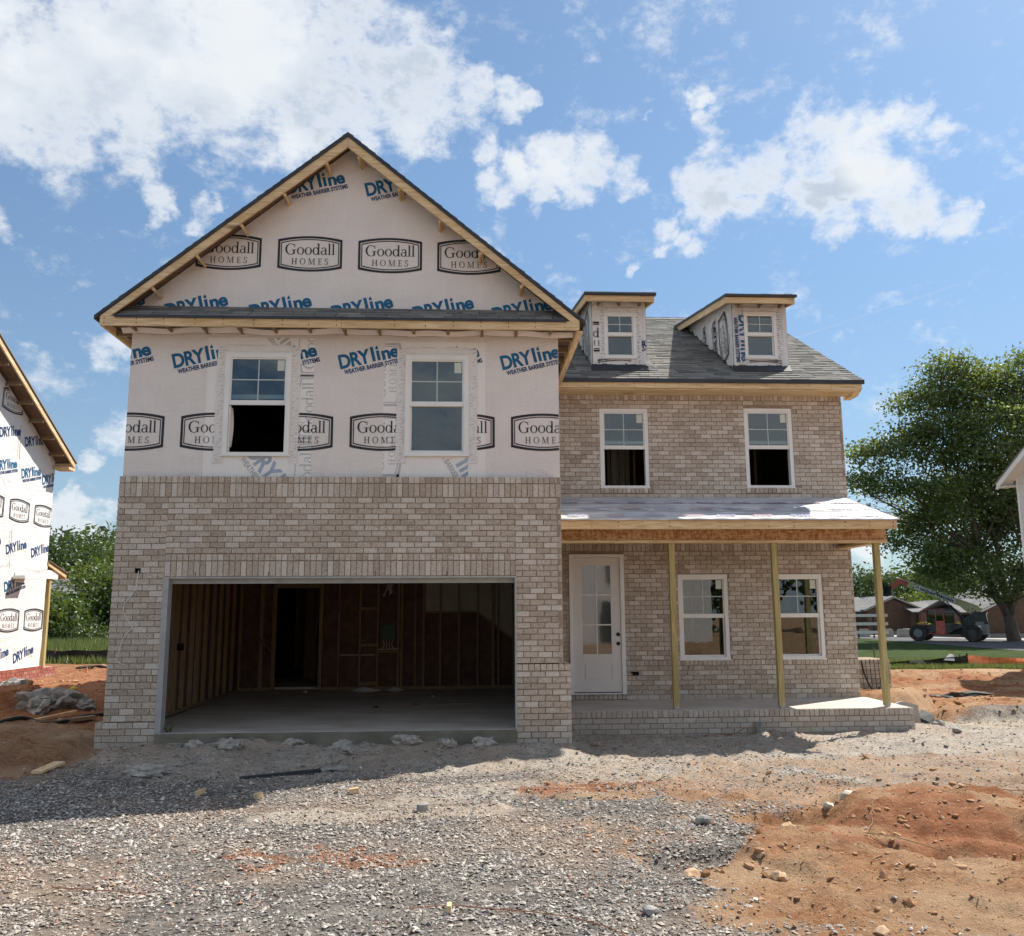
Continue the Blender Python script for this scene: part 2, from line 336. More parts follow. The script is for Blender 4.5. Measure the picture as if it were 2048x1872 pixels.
def np_mesh(name, V, F, mat, parent=None, attrs=None, smooth=False, **props):
    me = bpy.data.meshes.new(name); V = np.asarray(V, np.float32); F = np.asarray(F, np.int32); k = F.shape[1]
    me.vertices.add(len(V)); me.vertices.foreach_set('co', V.ravel())
    me.loops.add(F.size); me.loops.foreach_set('vertex_index', F.ravel())
    me.polygons.add(len(F)); me.polygons.foreach_set('loop_start', np.arange(0, F.size, k, dtype=np.int32))
    me.update(calc_edges=True); me.validate()
    for nm, (dom, arr) in (attrs or {}).items():
        at = me.attributes.new(nm, 'FLOAT', dom); at.data.foreach_set('value', np.asarray(arr, np.float32))
    me.polygons.foreach_set('use_smooth', [smooth]*len(me.polygons))
    me.materials.append(MAT[mat] if isinstance(mat, str) else mat)
    return link(name, me, parent, **props)

# ================================================================== THE GROUND
_lat = rng.random((64, 64))
def vnoise(x, y, s):
    x = np.asarray(x)*s+100; y = np.asarray(y)*s+100
    xi = np.floor(x).astype(int); yi = np.floor(y).astype(int); fx = x-xi; fy = y-yi
    fx = fx*fx*(3-2*fx); fy = fy*fy*(3-2*fy)
    g = lambda a, b: _lat[a % 64, b % 64]
    return (g(xi, yi)*(1-fx)+g(xi+1, yi)*fx)*(1-fy)+(g(xi, yi+1)*(1-fx)+g(xi+1, yi+1)*fx)*fy
def fbm(x, y, s, o=4):
    a = 0; w = .5; t = 0
    for k in range(o): a = a+w*vnoise(x+k*17.3, y-k*9.1, s*2**k); t += w; w *= .5
    return a/t
def sst(v, a, b):
    t = np.clip((v-a)/(b-a), 0, 1); return t*t*(3-2*t)
def blob(x, y, cx, cy, rx, ry, ang=0, n=.35, s=.9):
    """soft irregular patch, 1 inside and 0 outside"""
    c, si = math.cos(ang), math.sin(ang); dx = x-cx; dy = y-cy
    d = np.sqrt(((dx*c+dy*si)/rx)**2+((-dx*si+dy*c)/ry)**2)+(fbm(x, y, s, 4)-.5)*n*4
    return 1-sst(d, .75, 1.15)
def fields(x, y):
    """clay, dust, red and grass amounts"""
    bx = 5.35+.45*np.sin(y*1.7)+.25*np.sin(y*4.1)       # gravel ends, clay begins
    clay = sst(x+(fbm(x, y, .8)-.5)*3.0, bx-.25, bx+1.35)*(1-sst(y+(fbm(x+9, y, .9)-.5)*1.6, -3.0, -1.3))
    clay = np.maximum(clay, .62*blob(x, y, 6.2, -2.5, 1.6, .55, 0, .5, 1.4)); clay = np.maximum(clay, .55*blob(x, y, 9.5, -1.6, 2.6, .9, .1, .6, 1.1))
    clay = clay*(1-.95*blob(x, y, 6.15, -4.55, .55, .85, -.5, .25, 1.3))*(1-.5*blob(x, y, 7.0, -3.35, .8, .35, .3, .3, 1.5))
    clay = np.maximum(clay, sst(y+(fbm(x, y+5, .5)-.5)*2.2, 2.6, 3.8))
    left = 1-sst(x+(y+1)*-.25+(fbm(x, y, .7)-.5)*1.6, -1.25, -.65)
    left = left*sst(y, -2.2, -.9)
    clay = np.maximum(clay, left)
    dust = sst(y+(fbm(x+3, y, .8)-.5)*2.6, -2.5, -.1)*(1-sst(y, 2.2, 3.2))
    dust = np.maximum(dust, .62*sst(x, 4.4, 5.6)*sst(y+(fbm(x+6, y, 1.1)-.5)*1.8, -3.4, -2.2)*(1-sst(y, 2.2, 3.2)))
    dust = dust*(1-.93*left)
    dust = np.maximum(dust, .75*blob(x, y, 3.4, -3.55, 1.5, .35, .15, .3, 1.4))
    dust = np.maximum(dust, .6*blob(x, y, 4.4, -2.5, 1.5, .6, .3, .4, 1.2))
    dust = np.maximum(dust, .8*blob(x, y, 11, .5, 4, 1.4, -.2, .3))
    red = blob(x, y, 3.15, -4.95, .60, .30, 0, .75, 1.9)*sst(fbm(x, y, 3.5), .36, .56)*.85
    red = np.maximum(red, blob(x, y, 8.5, -4.4, 1.1, 1.1, -.2, .6, 1.2)*(.35+.65*sst(fbm(x, y, 2.2), .35, .6)))
    red = np.maximum(red, .8*blob(x, y, 5.6, -2.3, .9, .3, .1, .4, 1.5))
    red = np.maximum(red, .8*sst(fbm(x*.45, y*2.2, .55), .46, .62)*sst(y, 4, 7)*clay)
    red = np.maximum(red, .85*left*sst(y, 1.0, 3.0))
    grass = np.maximum(sst(y-.0*x+(fbm(x, y, .6)-.5)*1.0, 15.0, 15.7)*sst(x, 8, 12), sst(y+(fbm(x, y, .6)-.5)*2.2, 15.2, 16.6)*(1-sst(x, 8, 12)))
    return clay, dust, red, grass
def H(x, y):
    x = np.asarray(x, float); y = np.asarray(y, float)
    z = -.30+.155*sst(y, -1.3, -.15)*(1-sst(x, 5.5, 6.0))
    z = z+.02*sst(y, -2.0, 1.2)*sst(x, 5.5, 6.2)
    lf = (1-sst(x, -2.4, -.7))
    z = z+lf*(.10*sst(y, -3, 0)+.09*sst(y, 0, 6))
    lb = 1-sst(x, -1, 4)
    z = z+.04*lb*sst(y, 2, 9)-.25*lb*sst(y, 18, 45)
    rb = sst(x, 2, 26)
    z = z-rb*.95*sst(y, 18, 46)
    near = np.exp(-np.maximum(0, np.maximum(y-20, 0))/20)
    z = z+(fbm(x, y, .35, 4)-.5)*.09*near
    clay, dust, red, grass = fields(x, y)
    c = clay*(1-sst(y, 12, 17))
    z = z+c*(y < 4)*(-.05*np.abs(np.sin((y+.45*x)*3.1+1.5*fbm(x, y, .6)))**6*sst(x, 6.5, 8))
    z = z+c*((fbm(x, y, 1.1, 5)-.5)*.17+(np.abs(fbm(x+4, y, 2.4, 4)-.5))*-.20+(fbm(x, y, 7, 3)-.5)*.05)
    z = z+dust*((fbm(x+7, y+2, 2.2, 5)-.5)*.10+np.maximum(0, fbm(x, y+3, 6.0, 3)-.55)*.22)
    z = z+c*(y < 4)*((fbm(x+2, y, 3.1, 4)-.5)*.06+np.maximum(0, fbm(x, y, 5.5, 3)-.60)*.16)
    z = z-.10*blob(x, y, 6.15, -5.35, .7, .45, -.4, .2)-.10*blob(x, y, 7.3, -3.9, .8, .3, .2, .2)+.14*blob(x, y, 8.7, -4.0, 1.2, .7, -.35, .2)
    z = z-.08*np.exp(-((y+5.35+.32*(x-9))/.08)**2)*sst(x, 7.3, 8.1)
    for q in (0, .62): z = z-.035*c*(y < 3)*np.exp(-((y+6.1+q+.42*(x-8)*.55)/.09)**2)*(.6+.4*np.sin(x*38))
    # ruts across the lot, spoil heaps beside the house
    z = z+.35*blob(x, y, 12.6, 5.2, 1.3, .8, .4, .3)+.22*blob(x, y, 14.5, 3.6, 2.0, .7, .1, .3)+.30*blob(x, y, -4.3, 4.2, 1.4, .5, .3, .3)
    z = z+.10*np.sin(y*2.1+x*.3)*sst(y, 8, 10)*(1-sst(y, 14, 15))*sst(x, 8, 11)
    z = z+.13*blob(x, y, -1.9, .2, .9, 1.0, 0, .3)-.12*blob(x, y, -2.6, -1.9, 1.2, .7, .6, .3)
    # a rim of spilled mud along the garage stem wall
    rim = np.exp(-((y+.30+.12*np.sin(x*3.1))/.14)**2)*sst(x, .3, .8)*(1-sst(x, 5.0, 5.6))
    z = z+rim*(.13*(fbm(x, y, 3.2, 3)-.18)+.14*np.maximum(0, fbm(x+1, y*1.5, 6.5, 3)-.5))
    inside = sst(x, -.6, -.4)*(1-sst(x, 11, 11.2))*sst(y, .0, .25)*(1-sst(y, 13, 14))
    inside = np.maximum(inside*(1-sst(x, 5.4, 5.6)), sst(x, 5.4, 5.6)*(1-sst(x, 11.05, 11.2))*sst(y, 1.8, 2.2)*(1-sst(y, 13, 14)))
    return z*(1-inside)-.33*inside
def axis(parts):
    out = [parts[0][0]]
    for a, b, st in parts: out += list(np.linspace(a, b, max(2, int((b-a)/st)+1))[1:])
    return np.array(out)
gx = axis([(-900, -60, 60), (-60, -12, 3), (-12, -3, .16), (-3, 10.5, .05), (10.5, 26, .13), (26, 80, 2.5), (80, 900, 60)])
gy = axis([(-400, -20, 30), (-20, -8, .6), (-8, 2.2, .05), (2.2, 16.5, .13), (16.5, 60, 1.2), (60, 1400, 50)])
X, Y = np.meshgrid(gx, gy); Z = H(X, Y)
nx, ny = len(gx), len(gy)
idx = np.arange(nx*ny).reshape(ny, nx)
F = np.stack([idx[:-1, :-1], idx[:-1, 1:], idx[1:, 1:], idx[1:, :-1]], -1).reshape(-1, 4)
fc, fd, fr_, fg = fields(X, Y)
m, t, b, pos = new_mat('site ground')
A = lambda n: t.n('ShaderNodeAttribute', {'attribute_name': n}).outputs['Fac']
nb0 = t.noise(scaled(t, pos, (1, 2.2, 1)), 7, 7, .72, .6); nf = t.noise(pos, 28, 8, .7); nm = t.noise(pos, 4, 6, .6); nl = t.noise(pos, .9, 4, .55); ns = t.noise(pos, 120, 4, .7)
gravelc = t.mix(t.ramp(nf, .40, .66), (.085, .076, .070), (.36, .325, .29))  # base kept dark: shade in the gaps between stones is in the colour
gravelc = t.mix(t.ramp(nm, .46, .70, 0, .65), gravelc, (.46, .415, .36))
gravelc = t.mix(t.ramp(ns, .52, .66, 0, .75), gravelc, (.05, .045, .042))
dustc = t.mix(t.ramp(nf, .35, .68), (.37, .315, .255), (.56, .50, .425))
dustc = t.mix(t.ramp(nm, .5, .7, 0, .6), dustc, (.64, .585, .51))
dustc = t.mix(t.ramp(nb0, .50, .66, 0, .8), dustc, (.20, .175, .155)); dustc = t.mix(t.ramp(nl, .45, .62, 0, .45), dustc, (.47, .345, .255))
clayc = t.mix(t.ramp(nm, .35, .66), (.25, .115, .054), (.41, .222, .115))
clayc = t.mix(t.ramp(nf, .42, .7, 0, .7), clayc, (.55, .345, .205))
nt = t.noise(scaled(t, pos, (1, 3.2, 1)), 2.4, 6, .65, .8); clayc = t.mix(t.ramp(nt, .50, .64, 0, .75), clayc, (.22, .088, .038))
clayc = t.mix(t.ramp(nl, .42, .60, 0, .7), clayc, (.50, .355, .225))
clayc = t.mix(t.ramp(ns, .54, .68, 0, .75), clayc, (.13, .055, .027))
redc = t.mix(t.ramp(nm, .35, .65), (.23, .082, .036), (.38, .165, .085))
redc = t.mix(t.ramp(nf, .5, .72, 0, .6), redc, (.45, .25, .15))
grassc = t.mix(t.ramp(nl, .38, .62), (.026, .046, .012), (.060, .085, .024))
grassc = t.mix(t.ramp(nm, .55, .75, 0, .5), grassc, (.12, .12, .05))
gravelc = t.mix(t.ramp(t.noise(pos, .75, 5, .6), .45, .65, 0, .5), gravelc, (.42, .30, .215))
nb1 = t.noise(pos, 3.2, 7, .68, .5); nb2 = t.noise(pos, 14, 6, .7)
def soft(a, k=.9):
    v = t.math('ADD', A(a), t.math('MULTIPLY_ADD', nb1, k, -.5*k)); v = t.math('ADD', v, t.math('MULTIPLY_ADD', nb2, k*.7, -.35*k)); return t.ramp(v, .28, .72, 0, 1, True)
edge_ = lambda a: t.math('MULTIPLY', soft(a), t.ramp(A(a), .0, .12))
col = t.mix(edge_('dust'), gravelc, dustc); col = t.mix(edge_('clay'), col, clayc)
dustclay = t.math('MULTIPLY', t.math('MULTIPLY', A('dust'), A('clay')), .8); col = t.mix(dustclay, col, dustc)
col = t.mix(t.math('MULTIPLY', edge_('red'), .8), col, redc); col = t.mix(A('grass'), col, grassc)
t.put(b.inputs['Base Color'], col); b.inputs['Roughness'].default_value = .97; b.inputs['Specular IOR Level'].default_value = .08
h = t.math('ADD', t.math('MULTIPLY', nf, 1.), t.math('MULTIPLY', ns, .35))
t.put(b.inputs['Normal'], t.n('ShaderNodeBump', {}, Strength=1., Distance=.045, Height=h).outputs[0])
MAT['ground'] = m
g = np_mesh('ground', np.stack([X.ravel(), Y.ravel(), Z.ravel()], -1), F, 'ground', attrs={'clay': ('POINT', fc.ravel()), 'dust': ('POINT', fd.ravel()),
    'red': ('POINT', fr_.ravel()), 'grass': ('POINT', fg.ravel())}, smooth=True, kind='structure')
def hz(x, y): return float(H(np.array([x]), np.array([y]))[0])

# the road beyond the grass, and the pale yard on its far side
def sheet(name, pts, n, mat, dz, thick=0, **pr):
    """strip between two poly-lines, laid on the ground"""
    mb = MB(); (a, b_) = pts
    A_ = [Vector(a[0]).lerp(Vector(a[1]), k/n) for k in range(n+1)]; B_ = [Vector(b_[0]).lerp(Vector(b_[1]), k/n) for k in range(n+1)]
    m_ = 4
    for k in range(n):
        for j in range(m_):
            q = [A_[k].lerp(B_[k], j/m_), A_[k+1].lerp(B_[k+1], j/m_), A_[k+1].lerp(B_[k+1], (j+1)/m_), A_[k].lerp(B_[k], (j+1)/m_)]
            mb.quad(*[(p.x, p.y, hz(p.x, p.y)+dz) for p in q])
    return mb.link(name, mat, **pr)
MAT['asphalt'] = simple('worn asphalt', (.085, .085, .088), (.13, .128, .125), 1.2, rough=.92, bump=.3, bscale=50, spec=.15)
MAT['kerb'] = simple('pale kerb concrete', (.40, .39, .36), (.48, .46, .43), 2, rough=.9)
MAT['drive'] = simple('pale concrete apron', (.36, .35, .33), (.44, .42, .39), .5, rough=.9)
sheet('road', [((43.5, 85), (41, 30)), ((45.5, 85), (69, 36))], 30, 'asphalt', .02, kind='structure')
sheet('pavement', [((45.6, 85.3), (69.2, 36.3)), ((58, 94), (82, 48))], 30, 'drive', .03, kind='structure')

# stones, clods, grass ------------------------------------------------
_oct = np.array([(1, 0, 0), (-1, 0, 0), (0, 1, 0), (0, -1, 0), (0, 0, 1), (0, 0, -1)], float)
_octf = np.array([(0, 2, 4), (2, 1, 4), (1, 3, 4), (3, 0, 4), (2, 0, 5), (1, 2, 5), (3, 1, 5), (0, 3, 5)])
_b = bmesh.new(); bmesh.ops.create_icosphere(_b, subdivisions=1, radius=1); _ico = np.array([v.co[:] for v in _b.verts]); _icof = np.array([[v.index for v in f.verts] for f in _b.faces]); _b.free()
def stones(name, P, size, mat, flat=.65, sink=.25, ico=False, **pr):
    base, bf_ = (_ico, _icof) if ico else (_oct, _octf); m_ = len(base); jit = .26 if ico else .38
    n = len(P); V = base[None]*(1+rng.uniform(-jit, jit, (n, m_, 3)))
    V[:, :, 0] += rng.uniform(-.2, .2, (n, m_)); V[:, :, 1] += rng.uniform(-.2, .2, (n, m_))
    V[:, :, 2] = np.clip(V[:, :, 2], -.8, .62) if not ico else V[:, :, 2]
    V = V*np.stack([np.ones(n), rng.uniform(.55, .95, n), rng.uniform(flat*.6, flat*1.2, n)], -1)[:, None, :]
    tl = rng.normal(0, .35, (n, 1)); V[:, :, 2] += V[:, :, 0]*tl
    a = rng.uniform(0, 6.28, n); c, s = np.cos(a)[:, None], np.sin(a)[:, None]
    x = V[:, :, 0]*c-V[:, :, 1]*s; y = V[:, :, 0]*s+V[:, :, 1]*c
    V = np.stack([x, y, V[:, :, 2]], -1)*(size/2)[:, None, None]
    V += P[:, None, :]; V[:, :, 2] += (size*.5*flat*(1-sink*2))[:, None]
    Fc = (bf_[None]+(np.arange(n)*m_)[:, None, None]).reshape(-1, 3)
    return np_mesh(name, V.reshape(-1, 3), Fc, mat, attrs={'tone': ('FACE', np.repeat(rng.random(n), len(bf_)))}, **pr)
def stone_mat(name, cols, dust):
    m, t, b, pos = new_mat(name)
    tn = t.n('ShaderNodeAttribute', {'attribute_name': 'tone'}).outputs['Fac']
    cr = t.n('ShaderNodeValToRGB', {}, Fac=tn); e = cr.color_ramp.elements
    while len(e) < len(cols): e.new(.5)
    for k, c in enumerate(cols): e[k].position = k/(len(cols)-1); e[k].color = (*c, 1)
    n = t.noise(pos, 60, 4, .6); nz = t.n('ShaderNodeSeparateXYZ', {}, i0=t.n('ShaderNodeNewGeometry').outputs['Normal']).outputs[2]
    col = t.mix(t.math('MULTIPLY', t.ramp(n, .4, .65), .35), cr.outputs[0], dust)
    col = t.mix(t.ramp(t.noise(pos, .75, 5, .6), .47, .66, 0, .45), col, tuple(a*q for a, q in zip(dust, (.85, .66, .52))))
    t.put(b.inputs['Base Color'], col); b.inputs['Roughness'].default_value = .9; b.inputs['Specular IOR Level'].default_value = .2
    return m
MAT['gravel'] = stone_mat('crushed limestone', [(.075, .068, .063), (.17, .155, .142), (.28, .256, .23), (.39, .355, .315), (.60, .555, .49), (.12, .112, .108), (.33, .30, .268)], (.56, .51, .445))
MAT['gravel_red'] = stone_mat('clay-stained stone', [(.22, .12, .085), (.34, .19, .13), (.28, .22, .19), (.40, .30, .24)], (.38, .22, .15))
MAT['clod'] = stone_mat('clay clod', [(.22, .11, .05), (.36, .20, .10), (.45, .28, .16), (.30, .14, .07), (.50, .36, .23)], (.45, .30, .18))
MAT['rubble'] = simple('broken mortar rubble', (.21, .20, .185), (.38, .365, .34), 14, rough=.95, bump=.9, bscale=25, spec=.1)
def scatter(n, x0, x1, y0, y1, keep):
    x = rng.uniform(x0, x1, n); y = rng.uniform(y0, y1, n); c, d, r_, g_ = fields(x, y)
    k = rng.random(n) < keep(x, y, c, d, r_, g_); x, y = x[k], y[k]
    return np.stack([x, y, H(x, y)], -1), r_[k]
inh = lambda x, y: ~((x > -.72) & (x < 5.66) & (y > -.03)) & ~((x > 5.6) & (x < 11.3) & (y > 1.54))
P1, rd = scatter(225000, -3.2, 8.5, -9.0, .6, lambda x, y, c, d, r_, g_: inh(x, y)*(1-c*.993)*(1-d*.80)*(1-.35*sst(y, -4, -1))*(.35+.65*sst(fbm(x, y, 1.7), .30, .52)))
P6, _ = scatter(26000, 5, 13.5, -8, 1.4, lambda x, y, c, d, r_, g_: inh(x, y)*c*.5)
stones('clay_grit', P6, np.clip(rng.lognormal(-4.3, .4, len(P6)), .006, .03), 'clod', flat=.7, sink=.3, kind='stuff', label='fine orange grit over the bare clay', category='soil')
s1 = np.clip(rng.lognormal(-3.82, .42, len(P1)), .009, .06)
k = rng.random(len(P1)) < np.maximum(rd*.6, .12*sst(fbm(P1[:, 0], P1[:, 1], .9), .5, .7))
stones('gravel', P1[~k], s1[~k], 'gravel', kind='stuff', label='loose grey crushed gravel spread in front of the garage', category='gravel')
stones('clay_stained_gravel', P1[k], s1[k], 'gravel_red', kind='stuff', label='reddish stained gravel stones in the driveway patch', category='gravel')
P2, _ = scatter(30000, -3.2, 13, -9.0, 3, lambda x, y, c, d, r_, g_: inh(x, y)*c*.22*sst(fbm(x, y, 1.6), .42, .6)*(1-d*.6))
stones('clay_clods', P2, np.clip(rng.lognormal(-3.9, .55, len(P2)), .008, .09), 'clod', flat=.6, sink=.42, ico=True, kind='stuff', label='crumbly orange clay clods on the bare soil', category='soil')
P5, _ = scatter(2600, 5, 12, -8, -1.5, lambda x, y, c, d, r_, g_: c*sst(fbm(x+5, y, 2.1), .50, .62))
stones('clay_lumps', P5, np.clip(rng.lognormal(-3.2, .5, len(P5)), .02, .12), 'clod', flat=.62, sink=.45, ico=True, kind='stuff', label='larger crumbled clay lumps round the hollow at right', category='soil')
P3, _ = scatter(26000, -3.5, 13.5, -2.8, 3.3, lambda x, y, c, d, r_, g_: inh(x, y)*d*.6)
stones('mortar_crumbs', P3, np.clip(rng.lognormal(-3.9, .55, len(P3)), .008, .09), 'rubble', kind='stuff', label='pale crumbs of mortar and gravel beside the walls', category='gravel')
P4, _ = scatter(16000, -12, 26, 2, 15, lambda x, y, c, d, r_, g_: ((x < -.8) | (x > 11.5))*.5)
stones('far_clods', P4, np.clip(rng.lognormal(-3.1, .5, len(P4)), .02, .2), 'clod', flat=.6, sink=.42, ico=True, kind='stuff', label='clods and stones on the red dirt beside the houses', category='soil')

def leafmat(name, c1, c2, c3, trans=.25, scale=1.5):
    m = bpy.data.materials.new(name); m.use_nodes = True; m.node_tree.nodes.clear(); t = NT(m.node_tree)
    pos = t.n('ShaderNodeNewGeometry').outputs['Position']
    tn = t.n('ShaderNodeAttribute', {'attribute_name': 'tone'}).outputs['Fac']
    col = t.mix(t.ramp(t.noise(pos, scale, 3), .35, .65), c1, c2); col = t.mix(t.ramp(tn, .55, 1., 0, .8), col, c3)
    df = t.n('ShaderNodeBsdfDiffuse', {}, Color=col, Roughness=.5); tl = t.n('ShaderNodeBsdfTranslucent', {}, Color=t.mix(.5, col, (c3[0]*1.3, c3[1]*1.3, c3[2]*.7)))
    gl = t.n('ShaderNodeBsdfGlossy', {}, Color=(1, 1, 1), Roughness=.45)
    s = t.n('ShaderNodeMixShader', {}, i0=trans, i1=df.outputs[0], i2=tl.outputs[0]); s = t.n('ShaderNodeMixShader', {}, i0=.04, i1=s.outputs[0], i2=gl.outputs[0])
    t.n('ShaderNodeOutputMaterial', {}, Surface=s.outputs[0]); return m
MAT['grass'] = leafmat('grass blades', (.065, .11, .022), (.10, .15, .035), (.24, .26, .10), .35)
def blades(name, x, y, hgt, w, mat, lean=.35, **pr):
    n = len(x); z = H(x, y); a = rng.uniform(0, 6.28, n); dx, dy = np.cos(a)*w/2, np.sin(a)*w/2
    lx, ly = rng.normal(0, lean, n)*hgt, rng.normal(0, lean, n)*hgt
    V = np.stack([np.stack([x-dx, y-dy, z-.01], -1), np.stack([x+dx, y+dy, z-.01], -1), np.stack([x+lx, y+ly, z+hgt], -1)], 1).reshape(-1, 3)
    return np_mesh(name, V, np.arange(3*n).reshape(-1, 3), mat, attrs={'tone': ('FACE', rng.random(n))}, **pr)
n = 42000; x = rng.uniform(11, 34, n); y = 14.9+(rng.random(n)**1.4)*5.0+.02*x
k = fields(x, y)[3] > .35; x, y = x[k], y[k]
blades('grass_band', x, y, rng.uniform(.04, .17, len(x)), .035, 'grass', kind='stuff', label='ragged green grass strip in front of the black and orange fences', category='grass')
n = 42000; x = rng.uniform(-18, -2, n); y = 15.4+(rng.random(n)**1.3)*22
k = fields(x, y)[3] > .4; x, y = x[k], y[k]
blades('tall_grass', x, y, rng.uniform(.08, .30, len(x))*(1+1.2*sst(y, 17.0, 18.5)), .05, 'grass', .25, kind='stuff', label='tall pale green meadow grass between the left house and the woods', category='grass')
n = 1500; x = rng.uniform(9, 14, n); y = rng.uniform(-3, 6, n); k = (vnoise(x, y, 1.3) > .80); x, y = x[k], y[k]
blades('weeds', x, y, rng.uniform(.02, .06, len(x)), .02, 'grass', .5, kind='stuff', label='small green weed tufts on the bare soil at right', category='weeds')

# ================================================================== LETTERING (flat print, built in the sheet's own plane)
def text_polys(s, size=1., bold=0., spacing=1., shear=0.):
    cu = bpy.data.curves.new('t', 'FONT'); cu.body = s; cu.size = size; cu.offset = bold; cu.space_character = spacing; cu.shear = shear
    cu.resolution_u = 4; cu.align_x = 'LEFT'; cu.fill_mode = 'FRONT'
    o = bpy.data.objects.new('t', cu); me = bpy.data.meshes.new_from_object(o)
    V = [(v.co.x, v.co.y) for v in me.vertices]; F_ = [tuple(p.vertices) for p in me.polygons]
    bpy.data.objects.remove(o); bpy.data.curves.remove(cu); bpy.data.meshes.remove(me)
    return V, F_
class Ink:
    """2-D shapes; each piece sits a hair proud of the one before"""
    def __init__(s): s.V = []; s.F = []; s.M = []; s.lay = 0.
    def add(s, V, F_, m=0):
        i = len(s.V); s.lay += .00004; s.V += [(x, y, s.lay) for x, y in V]; s.F += [tuple(i+k for k in f) for f in F_]; s.M += [m]*len(F_)
    def rect(s, x0, x1, y0, y1, m=0): s.add([(x0, y0), (x1, y0), (x1, y1), (x0, y1)], [(0, 1, 2, 3)], m)
    def ring(s, cx, cy, rx, ry, ix, iy, a0=0, a1=360, m=0, n=20):
        V = []
        for k in range(n+1):
            a = R(a0+(a1-a0)*k/n); c, q = math.cos(a), math.sin(a); V += [(cx+rx*c, cy+ry*q), (cx+ix*c, cy+iy*q)]
        s.add(V, [(2*k, 2*k+2, 2*k+3, 2*k+1) for k in range(n)], m)
    def text(s, t, x, y, size, bold=0., sp=1., width=None, m=0, rot=0, shear=0.):
        V, F_ = text_polys(t, size, bold, sp, shear); x0 = min(v[0] for v in V); x1 = max(v[0] for v in V)
        k = width/(x1-x0) if width else 1; c, q = math.cos(rot), math.sin(rot)
        V = [((a-x0)*k, b_) for a, b_ in V]; s.add([(x+a*c-b_*q, y+a*q+b_*c) for a, b_ in V], F_, m)
def glyph(ink, ch, x, y, h, m=0):
    """oldstyle roman letters by strokes; h = cap height; returns the advance"""
    S = h/.74
    R_ = lambda a, b_, c, d: ink.rect(x+a*S, x+b_*S, y+c*S, y+d*S, m)
    G_ = lambda cx, cy, rx, ry, ix, iy, a0=0, a1=360: ink.ring(x+cx*S, y+cy*S, rx*S, ry*S, ix*S, iy*S, a0, a1, m)
    if ch == 'G':
        G_(.37, .36, .37, .38, .25, .345, 48, 318); R_(.53, .64, .03, .31); R_(.45, .73, .30, .335); R_(.60, .64, .50, .70); return .78*S
    if ch == 'o': G_(.24, .245, .24, .255, .145, .225); return .52*S
    if ch == 'd': G_(.22, .245, .22, .255, .125, .22); R_(.355, .45, 0, .76); R_(.28, .36, .73, .76); R_(.44, .52, 0, .03); return .55*S
    if ch == 'a':
        G_(.19, .14, .19, .15, .10, .12, 60, 345); G_(.21, .34, .17, .16, .08, .13, 0, 160); R_(.29, .38, .02, .35); R_(.37, .45, 0, .035); R_(.18, .30, .245, .29); return .47*S
    if ch == 'l': R_(.06, .155, 0, .76); R_(0, .215, 0, .03); R_(0, .07, .73, .76); return .26*S
    if ch == 'H':
        for q in (.08, .47): R_(q, q+.095, 0, .66); R_(q-.07, q+.155, 0, .03); R_(q-.07, q+.155, .63, .66)
        R_(.16, .48, .315, .35); return .86*S
    if ch == 'O': G_(.32, .33, .32, .34, .235, .305); return .86*S
    if ch == 'M':
        R_(.08, .115, 0, .66); R_(.62, .705, 0, .66); R_(0, .19, 0, .03); R_(.55, .78, 0, .03); R_(0, .14, .63, .66); R_(.6, .78, .63, .66)
        for (a, b_, w) in ((.10, .36, .085), (.62, .36, .04)):
            ink.add([(x+a*S, y+.66*S), (x+(a+w)*S, y+.66*S), (x+(b_+w/2)*S, y+.02*S), (x+(b_-w/2)*S, y+.02*S)], [(0, 1, 2, 3)], m)
        return 1.02*S
    if ch == 'E':
        R_(.08, .165, 0, .66); R_(0, .42, 0, .035); R_(0, .40, .625, .66); R_(.16, .34, .32, .35); R_(.39, .42, 0, .15); R_(.37, .40, .52, .66); R_(.32, .345, .26, .41); return .66*S
    if ch == 'S':
        G_(.22, .49, .17, .18, .09, .15, 20, 270); G_(.2, .17, .2, .18, .115, .15, -160, 90); R_(.37, .40, .50, .64); R_(0, .03, .03, .18); return .6*S
    return .3*S
def word(ink, w, xc, y, h, width, m=0, track=0.):
    tmp = Ink(); x = 0
    for c in w: x += glyph(tmp, c, x, 0, h, m)+track
    x -= track; vx = [v[0] for v in tmp.V]; k = width/(max(vx)-min(vx)); x0 = min(vx)
    ink.add([((v[0]-x0)*k+xc-width/2, v[1]+y) for v in tmp.V], tmp.F, m)
    n = len(tmp.V)
    for q in range(n): a = ink.V[-n+q]; ink.V[-n+q] = (a[0], a[1], a[2]+tmp.V[q][2])
def badge(w=.955, h=.56, m=0):
    """arched double-lined plaque with the two-line builder's name"""
    ink = Ink()
    def outline(ins, th, arch=.055):
        W_, H_ = w/2-ins, h/2-ins-arch
        n = 12; top = [(-W_+2*W_*k/n, H_+arch*(1-((-1+2*k/n))**2)) for k in range(n+1)]
        outer = top+[(a, -b_) for a, b_ in reversed(top)]
        W2, H2 = W_-th, H_-th; top = [(-W2+2*W2*k/n, H2+arch*(1-((-1+2*k/n))**2)) for k in range(n+1)]
        inner = top+[(a, -b_) for a, b_ in reversed(top)]
        N = len(outer); ink.add([p for pr in zip(outer, inner) for p in pr], [(2*k, 2*((k+1) % N), 2*((k+1) % N)+1, 2*k+1) for k in range(N)], m)
    outline(0, .034); outline(.047, .014)
    word(ink, 'Goodall', 0, -.012, .172, .735, m); word(ink, 'HOMES', 0, -.168, .108, .54, m, .012)
    return ink
